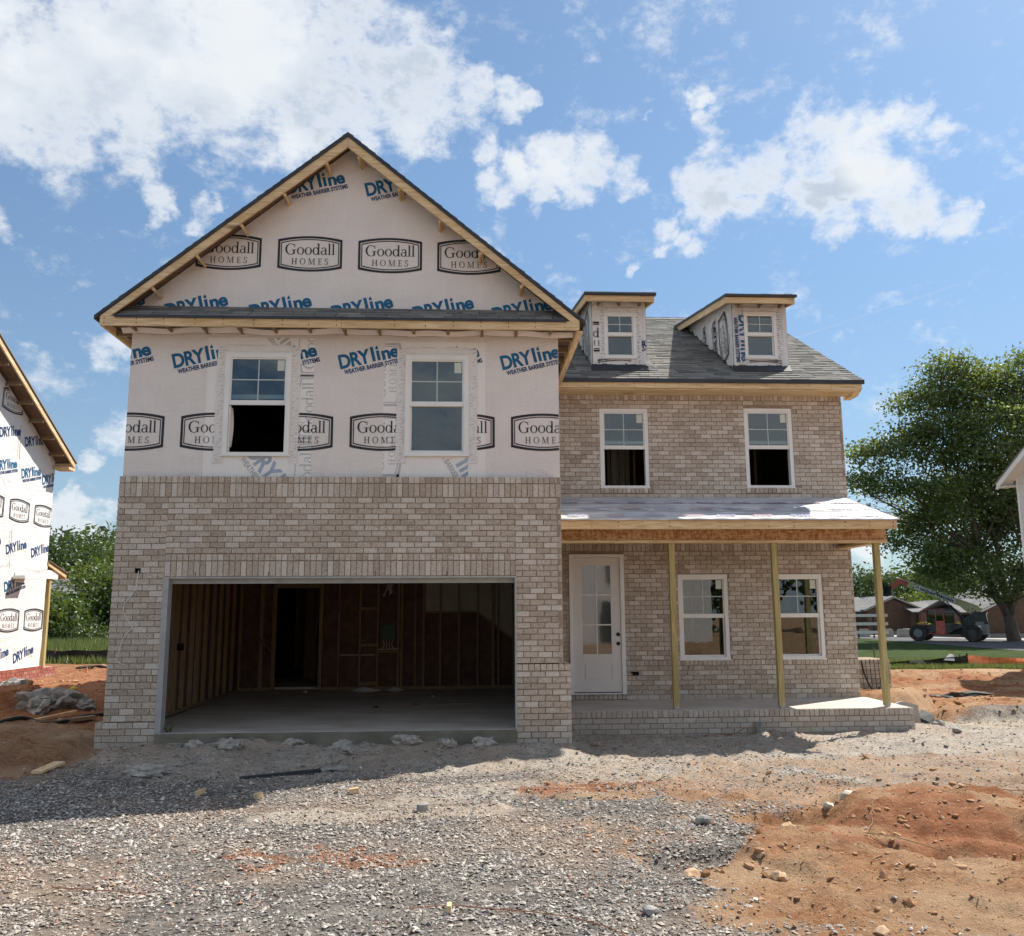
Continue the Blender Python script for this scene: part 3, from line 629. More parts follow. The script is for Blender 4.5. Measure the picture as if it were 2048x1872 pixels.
def slogan(full=True, m0=0, m1=1):
    ink = Ink(); a = R(13.5); c, s = math.cos(a), math.sin(a)
    L_ = .93
    ink.text('DRY', 0, .105, .315, .011, .93, width=.50, m=m0); ink.rect(.520, .570, .105, .345, m0)
    ink.rect(.602, .650, .105, .268, m0); ink.add([(.601, .296), (.626, .284), (.651, .296), (.646, .318), (.632, .352), (.606, .318)], [(0, 1, 2, 3, 4, 5)], m0)
    ink.text('ne', .680, .105, .29, .011, .93, width=.275, m=m0)
    if full: ink.text('WEATHER BARRIER SYSTEMS', .045, 0, .098, .0035, 1., width=.93, m=m1)
    else: ink.text('W', .83, .0, .09, .0, width=.075, m=m1); 
    ink.V = [(x*c-y*s, x*s+y*c, z) for x, y, z in ink.V]
    return ink
def ink_mesh(ink, name, mats, O, U_, V_, scale=1., rot=0., clips=(), holes=()):
    """place a print: O + x*U + y*V, a little off along the normal; clips = (point, normal) half planes cut away on the normal's side"""
    O, U_, V_ = Vector(O), Vector(U_), Vector(V_); N = U_.cross(V_); c, s = math.cos(rot)*scale, math.sin(rot)*scale
    bm = bmesh.new()
    vs = [bm.verts.new(O+U_*(x*c-y*s)+V_*(x*s+y*c)+N*z) for x, y, z in ink.V]
    for f, mi in zip(ink.F, ink.M):
        try: fc = bm.faces.new([vs[k] for k in f]); fc.material_index = mi
        except ValueError: pass
    for p, n in clips:
        bmesh.ops.bisect_plane(bm, geom=bm.verts[:]+bm.edges[:]+bm.faces[:], plane_co=p, plane_no=n, clear_outer=True)
    for (xa, xb, za, zb) in holes:
        for p, n in (((xa, 0, 0), (1, 0, 0)), ((xb, 0, 0), (1, 0, 0)), ((0, 0, za), (0, 0, 1)), ((0, 0, zb), (0, 0, 1))):
            bmesh.ops.bisect_plane(bm, geom=bm.verts[:]+bm.edges[:]+bm.faces[:], plane_co=p, plane_no=n)
        dead = [f for f in bm.faces if xa < f.calc_center_median().x < xb and za < f.calc_center_median().z < zb]
        bmesh.ops.delete(bm, geom=dead, context='FACES')
    bm.normal_update()
    if not bm.faces: bm.free(); return None
    me = bpy.data.meshes.new(name); bm.to_mesh(me); bm.free()
    for k in mats: me.materials.append(MAT[k])
    return me
BADGE, SLOGAN, SLOGAN2 = badge(), slogan(), slogan(False)
def put_print(kind, parent, O, U_, V_=(0, 0, 1), scale=1., rot=0., clips=(), mats=None, name=None, holes=()):
    ink, mt, nm = {'badge': (BADGE, ['ink_black'], 'badge_print'), 'slogan': (SLOGAN, ['ink_blue', 'ink_navy'], 'slogan_print'),
                   'slogan2': (SLOGAN2, ['ink_blue', 'ink_navy'], 'slogan_print')}[kind]
    me = ink_mesh(ink, name or nm, mats or mt, O, U_, V_, scale, rot, clips, holes)
    if me: return link(name or nm, me, parent)

# ================================================================== BRICKWORK
class Wall:
    def __init__(s, O, U_, N): s.O, s.U, s.N = Vector(O), Vector(U_), Vector(N)
    def p(s, u, z, n): return s.O+s.U*u+Vector((0, 0, z))+s.N*n
MAXS = 300
class Bricks:
    """gathers bricks of one thing; the 300 that show largest become parts, the rest one part"""
    def __init__(s): s.L = []
    def add(s, w, u0, u1, z0, z1, openings=(), out=0., tone=None):
        cuts = [(u0, u1)]
        for (a, b_, c, d) in openings:
            if z0 < d-.012 and z1 > c+.012:
                new = []
                for (p, q) in cuts:
                    if b_ <= p or a >= q: new.append((p, q)); continue
                    if a > p: new.append((p, a-.004))
                    if b_ < q: new.append((b_+.004, q))
                cuts = new
        for p, q in cuts:
            if q-p > .02: s.L.append((w, p, q, z0, z1, out+rng.uniform(-.002, .003), rng.random() if tone is None else tone))
    def courses(s, w, u0, u1, z0, z1, h=.08, openings=(), L_=.203, phase=0, out=0.):
        n = max(1, round((z1-z0)/h)); h = (z1-z0)/n; g = .0105
        for k in range(n):
            a = u0-(L_/2 if (k+phase) % 2 else 0)+rng.uniform(-.006, .006); zz = z0+k*h
            while a < u1-.001:
                p, q = max(a, u0), min(a+L_-g, u1)
                if q-p > .015: s.add(w, p, q, zz+g*.5+rng.uniform(-.0015, .0015), zz+h-g*.5, openings, out)
                a += L_
    def row(s, w, u0, u1, z0, z1, pitch=.0805, openings=(), out=0.):
        n = max(1, round((u1-u0)/pitch)); pt = (u1-u0)/n
        for k in range(n): s.add(w, u0+k*pt+.005, u0+(k+1)*pt-.005+rng.uniform(-.001, .001), z0+.005, z1-.005, openings, out)
    def corners(s, r_, o=None):
        w, p, q, z0, z1, n, t_ = r_; d = .045
        return [w.p(p, z0, n-d), w.p(q, z0, n-d), w.p(q, z0, n), w.p(p, z0, n), w.p(p, z1, n-d), w.p(q, z1, n-d), w.p(q, z1, n), w.p(p, z1, n)]
    def build(s, parent, mat, single=True, name='brick'):
        def size(r_):
            w, p, q, z0, z1, n, t_ = r_; c = w.p((p+q)/2, (z0+z1)/2, 0)-CAM
            if w.N.dot(c) > 0 or not single: return 0
            return (q-p)*(z1-z0)/c.length_squared*abs(w.N.dot(c.normalized()))
        L_ = sorted(s.L, key=size, reverse=True); k = MAXS if single else 0
        cache = {}
        for r_ in L_[:k]:
            w, p, q, z0, z1, n, t_ = r_; c = w.p((p+q)/2, (z0+z1)/2, n)
            key = (round((q-p)*200), round((z1-z0)*200), tuple(w.N))
            if key not in cache:
                lw, lh = key[0]/200/2, key[1]/200/2; W0 = Wall((0, 0, 0), w.U, w.N)
                mb = MB(); mb.hexa([v for v in s.corners((W0, -lw, lw, -lh, lh, 0, 0))]); me = mb.mesh('brick'); me.materials.append(MAT[mat])
                bm = bmesh.new(); bm.from_mesh(me); bmesh.ops.recalc_face_normals(bm, faces=bm.faces)
                bmesh.ops.bevel(bm, geom=[e for e in bm.edges if all((Vector(v.co)).dot(w.N) > -.01 for v in e.verts)], offset=.004, segments=1, affect='EDGES'); bm.to_mesh(me); bm.free(); cache[key] = me
            o = link(name, cache[key], parent); o.location = c; o.color = (t_, t_, t_, 1)
        rest = L_[k:]
        if rest:
            mb = MB()
            for r_ in rest: mb.hexa([tuple(v) for v in s.corners(r_)], r_[6]+1e-4)
            V = np.array(mb.v, np.float32)
            o = np_mesh(name+'_courses', V, np.array(mb.f), mat, parent, attrs={'tone': ('FACE', mb.tone)}, kind='stuff'); o.color = (0, 0, 0, 1)
            bm = bmesh.new(); bm.from_mesh(o.data); bmesh.ops.recalc_face_normals(bm, faces=bm.faces); bm.to_mesh(o.data); bm.free()
def panel(mb, w, u0, u1, z0, z1, n, openings=(), th=.05):
    """slab behind the bricks with real openings"""
    us = sorted({u0, u1, *[v for o in openings for v in o[:2] if u0 < v < u1]}); zs = sorted({z0, z1, *[v for o in openings for v in o[2:] if z0 < v < z1]})
    for a, b_ in zip(us, us[1:]):
        for c, d in zip(zs, zs[1:]):
            mu, mz = (a+b_)/2, (c+d)/2
            if any(o[0] < mu < o[1] and o[2] < mz < o[3] for o in openings): continue
            mb.hexa([tuple(v) for v in (w.p(a, c, n-th), w.p(b_, c, n-th), w.p(b_, c, n), w.p(a, c, n), w.p(a, d, n-th), w.p(b_, d, n-th), w.p(b_, d, n), w.p(a, d, n))])

house = thing('house', 'unfinished two-storey brick house with open garage bay, printed house wrap and two dormers', 'house', (5.2, 4, -.2))
FR = Wall((0, 0, 0), (1, 0, 0), (0, -1, 0)); WR = Wall((0, 3.232, 0), (1, 0, 0), (0, -1, 0))
GS = Wall((5.532, 0, 0), (0, 1, 0), (1, 0, 0)); GL = Wall((-.695, 9.9, 0), (0, -1, 0), (-1, 0, 0))
RS = Wall((11.175, 3.232, 0), (0, 1, 0), (1, 0, 0)); PF = Wall((0, 1.568, 0), (1, 0, 0), (0, -1, 0)); PS = Wall((11.28, 1.568, 0), (0, 1, 0), (1, 0, 0))
B = Bricks(); XL, XR = -.695, 5.532
garage = (0., 4.877, -1, 2.112)
# piers beside the garage opening, field above, bands
B.courses(FR, XL, 0, .785, 3.225, openings=()); B.row(FR, XL, 0, .695, .78); B.courses(FR, XL, 0, .175, .69, phase=1)
B.courses(FR, XL-.10, 0, -.35, .17, phase=0, out=.004)
B.courses(FR, 4.877, XR, .90, 3.225); B.row(FR, 4.877, XR+.105, .80, .893, out=.006); B.courses(FR, 4.877, XR+.105, -.35, .795, phase=1, out=.004)
B.courses(FR, 0, 4.877, 2.435, 3.225, phase=1); B.row(FR, 0, 4.877, 2.335, 2.428); B.row(FR, 0, 4.877, 2.114, 2.330)
B.row(FR, XL, XR, 3.23, 3.425); B.row(FR, XL, XR, 3.43, 3.526)
# the return of the garage bay and the left flank
B.courses(GS, .05, 3.2, .90, 3.225); B.row(GS, .05, 3.2, 3.23, 3.425); B.row(GS, .05, 3.2, 3.43, 3.526)
GS2 = Wall((5.637, 0, 0), (0, 1, 0), (1, 0, 0)); B.courses(GS2, .05, 1.56, -.35, .795); B.row(GS2, .05, 1.56, .80, .893)
GL2 = Wall((-.795, 9.9, 0), (0, -1, 0), (-1, 0, 0)); B.courses(GL, 0, 9.85, .18, 3.225); B.courses(GL2, 0, 9.85, -.35, .17); B.row(GL, 0, 9.85, 3.23, 3.426)
# recessed entry wall, both storeys
XW = 11.175
OD = (6.004, 6.988, .0, 2.62); OL1 = (7.966, 8.868, .752, 2.257); OL2 = (9.695, 10.597, .752, 2.257)
OU1 = (6.616, 7.514, 3.82, 5.305); OU2 = (9.312, 10.218, 3.83, 5.325); OPN = [OD, OL1, OL2, OU1, OU2]
B.courses(WR, XR+.02, XW, .075, .655, openings=OPN); B.row(WR, 7.0, XW, .66, .75, openings=OPN); B.courses(WR, XR+.02, XW, .755, 2.67, openings=OPN, phase=1)
B.row(WR, XR+.02, XW, 2.675, 2.885); B.row(WR, 6.0, 6.99, .085, .175)
sill1, sill2 = (6.60, 7.56, 3.725, 3.82), (9.30, 10.33, 3.73, 3.83)
B.courses(WR, XR+.02, XW, 3.40, 5.46, openings=OPN+[sill1, sill2]); B.row(WR, XR+.02, XW, 5.465, 5.66)
B.row(WR, sill1[0], sill1[1], sill1[2], sill1[3], out=.014); B.row(WR, sill2[0], sill2[1], sill2[2], sill2[3], out=.014)
B.courses(RS, 0.01, 9.0, -.35, 5.46); B.row(RS, .01, 9.0, 5.465, 5.66)
# porch plinth
B.row(PF, 5.645, 11.28, -.035, .072); B.courses(PF, 5.645, 11.28, -.45, -.04, phase=1); B.row(PS, .05, 1.66, -.035, .072); B.courses(PS, .05, 1.66, -.45, -.04)
B.build(house, 'brick')
mb = MB(); r = .011
panel(mb, FR, XL+.01, XR-.01, .175, 3.518, -r, [garage, (4.877, 9, -1, .9)]); panel(mb, FR, XL-.088, 0, -.4, .165, -r); panel(mb, FR, 4.877, XR+.093, -.4, .885, -r)
panel(mb, GS, 0, 3.2, .88, 3.518, -r); panel(mb, GS2, 0, 1.62, -.4, .885, -r); panel(mb, GL, 0, 9.85, .17, 3.518, -r); panel(mb, GL2, 0, 9.85, -.4, .165, -r)
panel(mb, WR, XR-.05, XW-.012, -.3, 5.66, -r, OPN, .06); panel(mb, RS, 0, 9.0, -.4, 5.66, -r)
panel(mb, PF, 5.60, 11.265, -.5, .066, -r, th=.08); panel(mb, PS, .0, 1.66, -.5, .066, -r, th=.08)
mb.link('mortar_bed', 'mortar', house)
# cap of the wainscot step and top of the veneer
mb = MB(); mb.hexa([(5.535, -.004, .893), (5.64, -.004, .893), (5.64, 1.6, .893), (5.535, 1.6, .893), (5.535, -.004, .935), (5.538, -.004, .935), (5.538, 1.6, .935), (5.535, 1.6, .935)])
mb.link('sloped_cap', 'mortar', house)
MAT['capstone'] = MAT['brick']
# electrician's knock-out in the left pier, with its thin white cable
mb = MB(); mb.box(-.395, -.325, -.006, .03, 2.17, 2.235); mb.link('cable_hole', 'dark', house)
mb = MB(); cpts = [(-.345, -.012, 2.20), (-.35, -.03, 2.08), (-.375, -.02, 1.93), (-.47, -.015, 1.80), (-.52, -.014, 1.72), (-.50, -.014, 1.62), (-.43, -.012, 1.49), (-.385, -.012, 1.42), (-.47, -.014, 1.33), (-.52, -.013, 1.2), (-.55, -.013, 1.05), (-.57, -.014, .98), (-.47, -.015, .93)]
def smooth(pts, n=5):
    out = []; P = [Vector(p) for p in pts]
    for i in range(len(P)-1):
        p0, p1, p2, p3 = P[max(i-1, 0)], P[i], P[i+1], P[min(i+2, len(P)-1)]
        for k in range(n):
            t_ = k/n; out.append(.5*((2*p1)+(-p0+p2)*t_+(2*p0-5*p1+4*p2-p3)*t_*t_+(-p0+3*p1-3*p2+p3)*t_**3))
    return out+[P[-1]]
mb.tube(smooth(cpts), .0045, 5); mb.link('loose_cable', 'white_cable', house)
mb = MB(); mb.box(7.86-.78, 7.96-.78+.03, 3.205, 3.235, .50, .555); mb.link('outlet_hole', 'dark', house)
mb = MB(); mb.tube(smooth([(7.10, 3.20, .52), (7.04, 3.17, .51), (6.99, 3.19, .53), (6.96, 3.2, .49)]), .004, 5); mb.link('loose_cable', 'white_cable', house)
# vertical control joints / weep slots: thin dark gaps
mb = MB()
for x_ in (.42, 1.42, 2.9, 3.9): mb.box(x_, x_+.008, -.0035, .004, 2.12, 2.18)
for x_ in (8.1, 8.75): mb.box(x_, x_+.008, 3.228, 3.236, .60, .645)
mb.link('weep_slot', 'dark', house)

# ------------------------------------------------------------------ house wrap
WP = .11
wl, wr_ = -.692, 5.528
def Zg(x, y0=0): return 8.655-.826*abs(x-2.405)   # gable roof surface
mb = MB(); WW = Wall((0, WP, 0), (1, 0, 0), (0, -1, 0))
owl = (.70, 1.60, 3.87, 5.34); owr = (3.30, 4.18, 3.87, 5.33)
panel(mb, WW, wl, wr_, 3.40, 5.76, 0, [owl, owr], .02)
mb.link('lower_wrap', 'wrap', house); 
mb = MB(); hz_ = lambda x: Zg(x)-.05
P_ = [(-.66, 5.9), (5.50, 5.9), (5.50, hz_(5.5)), (2.405, hz_(2.405)), (-.66, hz_(-.66))]
mb.prism([(a, c) for a, c in P_], 'y', WP, WP+.02); lower = bpy.data.objects['lower_wrap']; gable = mb.link('gable_wrap', 'wrap', house)
mb = MB(); mb.box(5.495, 5.5275, .131, 3.30, 3.40, 5.76); mb.link('side_wrap', 'wrap', house)
mb = MB(); mb.box(-.690, -.66, .131, 12.30, 3.40, 5.76); mb.link('side_wrap', 'wrap', house)
# turned edge at the right corner
mb = MB(); mb.box(wr_, wr_+.006, WP-.002, WP+.5, 3.53, 5.62); mb.link('wrap_corner', 'patch', house)
UX = (1, 0, 0); UZ = (0, 0, 1); py = WP-.004
clipL = (Vector((wl, 0, 0)), Vector((-1, 0, 0))); clipR = (Vector((wr_, 0, 0)), Vector((1, 0, 0))); clipB = (Vector((0, 0, 3.5)), Vector((0, 0, -1)))
gl_ = (Vector((2.405, 0, hz_(2.405))), Vector((-.826, 0, 1)).normalized()); gr_ = (Vector((2.405, 0, hz_(2.405))), Vector((.826, 0, 1)).normalized())
for k, x0 in enumerate((-1.112, .076, 1.29, 2.484, 3.632, 4.824)):
    put_print('badge', lower, (x0+.478, py, 4.185+.004*k), UX, clips=(clipL, clipR), holes=[owl, owr])
for k, x0 in enumerate((-1.27, -.075, 1.12, 2.32, 3.50, 4.70)):
    put_print('slogan', lower, (x0+.03, py, 5.03+.004*k), UX, clips=(clipL, clipR), holes=[owl, owr], scale=.93)
for k, x0 in enumerate((.158, 1.353, 2.544, 3.726, 4.92)):
    put_print('badge', gable, (x0+.478, py, 6.915-.008*k), UX, clips=(gl_, gr_))
for k, x0 in enumerate((.25, 1.46, 2.65)):
    put_print('slogan', gable, (x0+.03, py, 7.77-.01*k), UX, clips=(gl_, gr_), scale=.93)
for k, x0 in enumerate((-1.42, -.22, 1.0, 2.2, 3.40, 4.58)):
    put_print('slogan2', gable, (x0+.03, py, 5.79), UX, clips=(gl_, gr_), scale=.95)
# lighter flashing strips round the windows, with their faded sideways print and stapled tape
def strip(x0, x1, z0, z1, opn):
    mb = MB(); panel(mb, WW, x0, x1, z0, z1, .0015, [opn], .001); return mb.link('flashing_strip', 'patch', house)
st1 = strip(.415, 1.945, 3.50, 5.60, owl); st2 = strip(2.96, 4.45, 3.50, 5.56, owr)
qy = WP-.0025
def vclip(x0, x1, z0=3.5, z1=5.6): return ((Vector((x0, 0, 0)), Vector((-1, 0, 0))), (Vector((x1, 0, 0)), Vector((1, 0, 0))), (Vector((0, 0, z0)), Vector((0, 0, -1))), (Vector((0, 0, z1)), Vector((0, 0, 1))))
for zc_ in (5.50, 4.56, 3.58): put_print('badge', st1, (1.945, qy, zc_), (0, 0, 1), (-1, 0, 0), clips=vclip(1.70, 1.943), mats=['ink_faint'])
for zc_ in (5.06, 3.98, 3.1): put_print('badge', st2, (2.975, qy, zc_), (0, 0, 1), (-1, 0, 0), clips=vclip(2.965, 3.26), mats=['ink_faint'])
put_print('slogan', st1, (.98, qy, 5.95), (.40, 0, -.917), (.917, 0, .40), clips=vclip(.5, 1.6, 5.37, 5.6), mats=['ink_faint', 'ink_faint'])
put_print('slogan', st1, (.90, qy, 3.83), (.40, 0, -.917), (.917, 0, .40), clips=vclip(.5, 1.6, 3.5, 3.83), mats=['ink_pale', 'ink_faint'], scale=1.15)
put_print('slogan', st2, (3.62, qy, 4.15), (.30, 0, -.954), (.954, 0, .30), clips=vclip(3.3, 4.2, 3.5, 3.82), mats=['ink_pale', 'ink_faint'], scale=1.1)
def tape(parent, x0, x1, z0, z1, y, w=.125, side=True, top=True, mat='tape', stp='ink_faint', seed=0):
    """crimped sealing tape down both sides and over the head, dashes are its fastener marks"""
    rr = random.Random(seed); mb = MB(); md = MB()
    def vstrip(xa, xb, za, zb):
        n = int((zb-za)/.045)
        for k in range(n):
            a, b_ = za+(zb-za)*k/n, za+(zb-za)*(k+1)/n; e = rr.uniform(-.006, .006); d = rr.uniform(.002, .010)
            mb.hexa([(xa+e, y, a), (xb+e, y, a), (xb+e, y+.002, a), (xa+e, y+.002, a), (xa+e, y-.0, b_), (xb+e, y-.0, b_), (xb+e, y+.002, b_), (xa+e, y+.002, b_)])
            mb.poly([(xa+e, y-.001, a), (xb+e, y-.001, a+.01), (xb+e, y-d, (a+b_)/2), (xa+e, y-d*.6, (a+b_)/2-.01)]); mb.poly([(xa+e, y-d*.6, (a+b_)/2-.01), (xb+e, y-d, (a+b_)/2), (xb+e, y-.001, b_), (xa+e, y-.001, b_-.01)])
            if rr.random() < .8:
                xm = rr.uniform(xa+.02, xb-.05); zm = (a+b_)/2+rr.uniform(-.012, .012); md.poly([(xm, y-d-.001, zm), (xm+.038, y-d-.001, zm+.012), (xm+.040, y-d-.001, zm+.020), (xm+.002, y-d-.001, zm+.008)])
    if side: vstrip(x0-w, x0+.01, z0-.12, z1+.10); vstrip(x1-.01, x1+w, z0-.12, z1+.10)
    if top:
        n = int((x1-x0)/.06)
        for k in range(n):
            a, b_ = x0+(x1-x0)*k/n, x0+(x1-x0)*(k+1)/n; d = rr.uniform(.002, .009); mb.poly([(a, y-.001, z1-.01), (b_, y-.001, z1-.01), (b_, y-d, z1+w*.8), (a, y-d, z1+w*.8)]); mb.poly([(a, y-d, z1+w*.8), (b_, y-d, z1+w*.8), (b_, y, z1+w), (a, y, z1+w)])
    mb.link('sealing_tape', mat, parent); md.link('staple_row', stp, parent)

# ------------------------------------------------------------------ windows
def window(x0, x1, z0, z1, y, parent, open_low=False, grille=True, fw_=.072, name='window', sticker=True, label=None, sub=None, deep=.09):
    """double-hung unit; y = outer face.  parent None-safe: third level is used when sub is given"""
    par = parent; mid = z0+(z1-z0)*.488; mb = MB()
    for (a, b_, c, d) in ((x0, x0+fw_, z0, z1), (x1-fw_, x1, z0, z1), (x0+fw_, x1-fw_, z1-fw_, z1), (x0+fw_, x1-fw_, z0, z0+.045)):
        mb.box(a, b_, y, y+deep, c, d)
    mb.box(x0-.012, x1+.012, y-.012, y+.03, z0-.012, z0+.014)       # nosing of the sill
    if sub is None:
        fr = mb.link(name, 'vinyl', par); P_ = fr
        if label: fr['label'] = label
    else: mb.link('window_frame', 'vinyl', par); P_ = par
    ix0, ix1 = x0+fw_, x1-fw_
    mb = MB(); mb.box(ix0, ix1, y+.018, y+.05, mid, mid+.068)
    mb.box(ix0, ix0+.022, y+.022, y+.05, mid+.068, z1-fw_); mb.box(ix1-.022, ix1, y+.022, y+.05, mid+.068, z1-fw_); mb.box(ix0+.022, ix1-.022, y+.022, y+.05, z1-fw_-.022, z1-fw_)
    mb.link('upper_sash', 'vinyl', P_)
    gx0, gx1, gz0, gz1 = ix0+.022, ix1-.022, mid+.068, z1-fw_-.022; gy = y+.038
    if grille:
        mb = MB(); xm, zm = (gx0+gx1)/2, (gz0+gz1)/2; mb.box(xm-.008, xm+.008, gy-.006, gy-.001, gz0, gz1); mb.box(gx0, gx1, gy-.0055, gy-.0012, zm-.008, zm+.008)
        mb.link('grille_bar', 'grid', P_)
        for a, b_ in ((gx0, xm), (xm, gx1)):
            for c, d in ((gz0, zm), (zm, gz1)):
                mb = MB(); mb.box(a+.0005, b_-.0005, gy, gy+.002, c+.0005, d-.0005); mb.link('pane', 'glass', P_)
    if sticker: mb = MB(); mb.box(gx1-.115, gx1-.012, gy-.002, gy-.001, gz1-.17, gz1-.012); mb.link('glass_label', 'sticker', P_)
    if open_low:
        mb = MB(); mb.box(ix0, ix1, y+.055, y+.085, mid+.10, mid+.16); mb.box(ix0, ix0+.02, y+.06, y+.085, z0+.045, mid); mb.link('raised_sash', 'vinyl', P_)
    else:
        mb = MB(); s_ = .026
        mb.box(ix0, ix1, y+.055, y+.085, mid-.004, mid+.06); mb.box(ix0, ix1, y+.055, y+.085, z0+.045, z0+.045+.035)
        mb.box(ix0, ix0+s_, y+.055, y+.085, z0+.08, mid-.004); mb.box(ix1-s_, ix1, y+.055, y+.085, z0+.08, mid-.004); mb.link('lower_sash', 'vinyl', P_)
        mb = MB(); mb.box(ix0+s_, ix1-s_, y+.068, y+.070, z0+.08, mid-.004); mb.link('pane', 'glass', P_)
    return P_
wA = window(.675, 1.625, 3.843, 5.365, .075, house, True, label='garage bay window with its lower sash open')
wB = window(3.278, 4.205, 3.850, 5.352, .075, house, label='garage bay window with both sashes shut')
mb = MB(); n = 10
for k in range(n):
    z_a, z_b = 3.98+.58*k/n, 3.98+.58*(k+1)/n; e0, e1 = .022*math.sin(k/n*3.0)+.022, .022*math.sin((k+1)/n*3.0)+.022
    mb.quad((.75, .14, z_a), (.755+e0, .20, z_a), (.755+e1, .20, z_b), (.75, .14, z_b))
mb.link('loose_wrap_flap', 'wrap', wA)
tape(house, .675, 1.625, 3.843, 5.365, WP-.006, seed=1); tape(house, 3.278, 4.205, 3.85, 5.352, WP-.006, seed=2)
for o_, op_, z_ in ((OU1, True, 0), (OU2, True, 0), (OL1, False, 0), (OL2, False, 0)):
    window(o_[0], o_[1], o_[2]+.002, o_[3]-.003, 3.245, house, op_, fw_=.068, deep=.12)

# ------------------------------------------------------------------ entry door
mb = MB(); y = 3.20
for (a, b_, c, d) in ((6.004, 6.056, .178, 2.618), (6.922, 6.988, .178, 2.618), (6.056, 6.922, 2.563, 2.618)): mb.box(a, b_, y, y+.13, c, d)
for (a, b_, c, d) in ((6.056, 6.064, .2, 2.563), (6.914, 6.922, .2, 2.563)): mb.box(a, b_, y+.015, y+.13, c, d)
mb.box(6.02, 6.97, y-.01, y+.13, .178, .20)
dr = mb.link('front_door', 'vinyl', house)
mb = MB(); gx = [(6.230, 6.476), (6.50, 6.745)]; gz = [(.866, 1.36), (1.385, 1.882), (1.905, 2.416)]
DW = Wall((0, y+.035, 0), (1, 0, 0), (0, -1, 0)); ops = [(a, b_, c, d) for a, b_ in gx for c, d in gz]
panel(mb, DW, 6.066, 6.912, .215, 2.560, 0, ops+[(6.235, 6.745, .40, .70)], .045)
mb.hexa([tuple(DW.p(u, z, n)) for u, z, n in ((6.235, .40, -.045), (6.745, .40, -.045), (6.745, .40, -.012), (6.235, .40, -.012), (6.235, .70, -.045), (6.745, .70, -.045), (6.745, .70, -.012), (6.235, .70, -.012))])
mb.box(6.275, 6.705, y+.036, y+.05, .44, .66); mb.link('door_slab', 'door', dr)
for a, b_, c, d in ops: mb = MB(); mb.box(a, b_, y+.05, y+.054, c, d); mb.link('pane', 'glass_door', dr)
for z_ in (1.045, 1.205):
    mb = MB(); mb.tube([(6.862, y+.036, z_), (6.862, y+.012, z_), (6.862, y+.004, z_)], [.033, .033, .020], 14); mb.link('lock_bore', 'black', dr)
mb = MB(); mb.box(6.07, 6.91, y+.03, y+.06, .199, .214); mb.link('threshold', 'black', dr)

# ------------------------------------------------------------------ porch
mb = MB(); mb.hexa([(5.64, 1.65, -.25), (11.20, 1.65, -.25), (11.20, 3.235, -.25), (5.64, 3.235, -.25), (5.64, 1.600, .0735), (11.255, 1.600, .0735), (11.27, 3.235, .082), (5.64, 3.235, .082)])
pf = mb.link('porch_floor', 'porch_conc', house)
mb = MB()
for xa in (7.25, 9.05): mb.hexa([(xa+.0, 1.6, .07), (xa+.006, 1.6, .07), (xa-.30+.006, 3.2, .08), (xa-.30, 3.2, .08), (xa, 1.6, .0735), (xa+.006, 1.6, .0735), (xa-.294, 3.2, .0835), (xa-.30, 3.2, .0835)])
mb.link('control_joint', 'damp_conc', pf)
for k, xc in enumerate((7.512, 9.212, 10.93)):
    mb = MB(); s_ = .0455; mb.box(xc-s_, xc+s_, 1.74-s_, 1.74+s_, .10, 2.70); p_ = mb.link('porch_post', 'treated', house)
    mb = MB(); mb.box(xc-.03, xc+.03, 1.74-.048, 1.74+.04, .075, .102); mb.box(xc+.002, xc+.032, 1.74-.0485, 1.74-.046, .075, .165); mb.link('post_base', 'metal', p_)
# beam: strand-board faced girder with a pine bottom plate, returned to the wall on the right
mb = MB(); mb.box(5.60, 11.075, 1.655, 1.775, 2.745, 2.985); mb.box(10.95, 11.07, 1.775, 3.2, 2.745, 3.0); mb.link('porch_beam', 'osb', house)
mb = MB(); mb.box(5.60, 11.085, 1.635, 1.795, 2.700, 2.743); mb.box(10.88, 11.085, 1.797, 3.2, 2.700, 2.743); mb.link('beam_plate', 'pine_x', house)
mb = MB(); mb.box(5.60, 8.2, 1.235, 1.272, 2.885, 3.028); mb.link('fascia_board', 'pine_x', house)
mb = MB(); mb.box(8.204, 11.07, 1.237, 1.272, 2.889, 3.032); mb.link('fascia_board', 'pine_x', house)
mb = MB(); mb.prism([(1.272, 2.89), (3.2, 3.42), (3.2, 3.56), (1.272, 3.033)], 'x', 11.035, 11.068); mb.link('rake_board', 'pine_y', house)
for k in range(10):
    xc = 5.75+k*.575; mb = MB(); mb.prism([(1.274, 2.90), (3.2, 3.41), (3.2, 3.53), (1.274, 3.02)], 'x', xc-.019, xc+.019); mb.link('rafter', 'stud', house)
mb = MB(); PRS = (3.625-3.04)/(3.205-1.215)
mb.prism([(1.215, 3.034), (3.225, 3.615), (3.225, 3.628), (1.215, 3.047)], 'x', 5.56, 11.10); pr = mb.link('porch_roof_deck', 'osb_dark', house)
m, t, b, pos = new_mat('printed roof underlayment')
v = t.noise(scaled(t, pos, (.5, 3, 1)), 3, 6, .6, .6)
col = t.mix(t.ramp(v, .42, .62), (.42, .43, .45), (.66, .655, .65)); col = t.mix(t.ramp(t.noise(pos, 1.2, 4), .52, .62, 0, .65), col, (.36, .34, .32))
t.put(b.inputs['Base Color'], col); b.inputs['Roughness'].default_value = .65
t.put(b.inputs['Normal'], t.n('ShaderNodeBump', {}, Strength=.5, Distance=.02, Height=v).outputs[0]); MAT['underlay'] = m
mb = MB(); N_ = 56
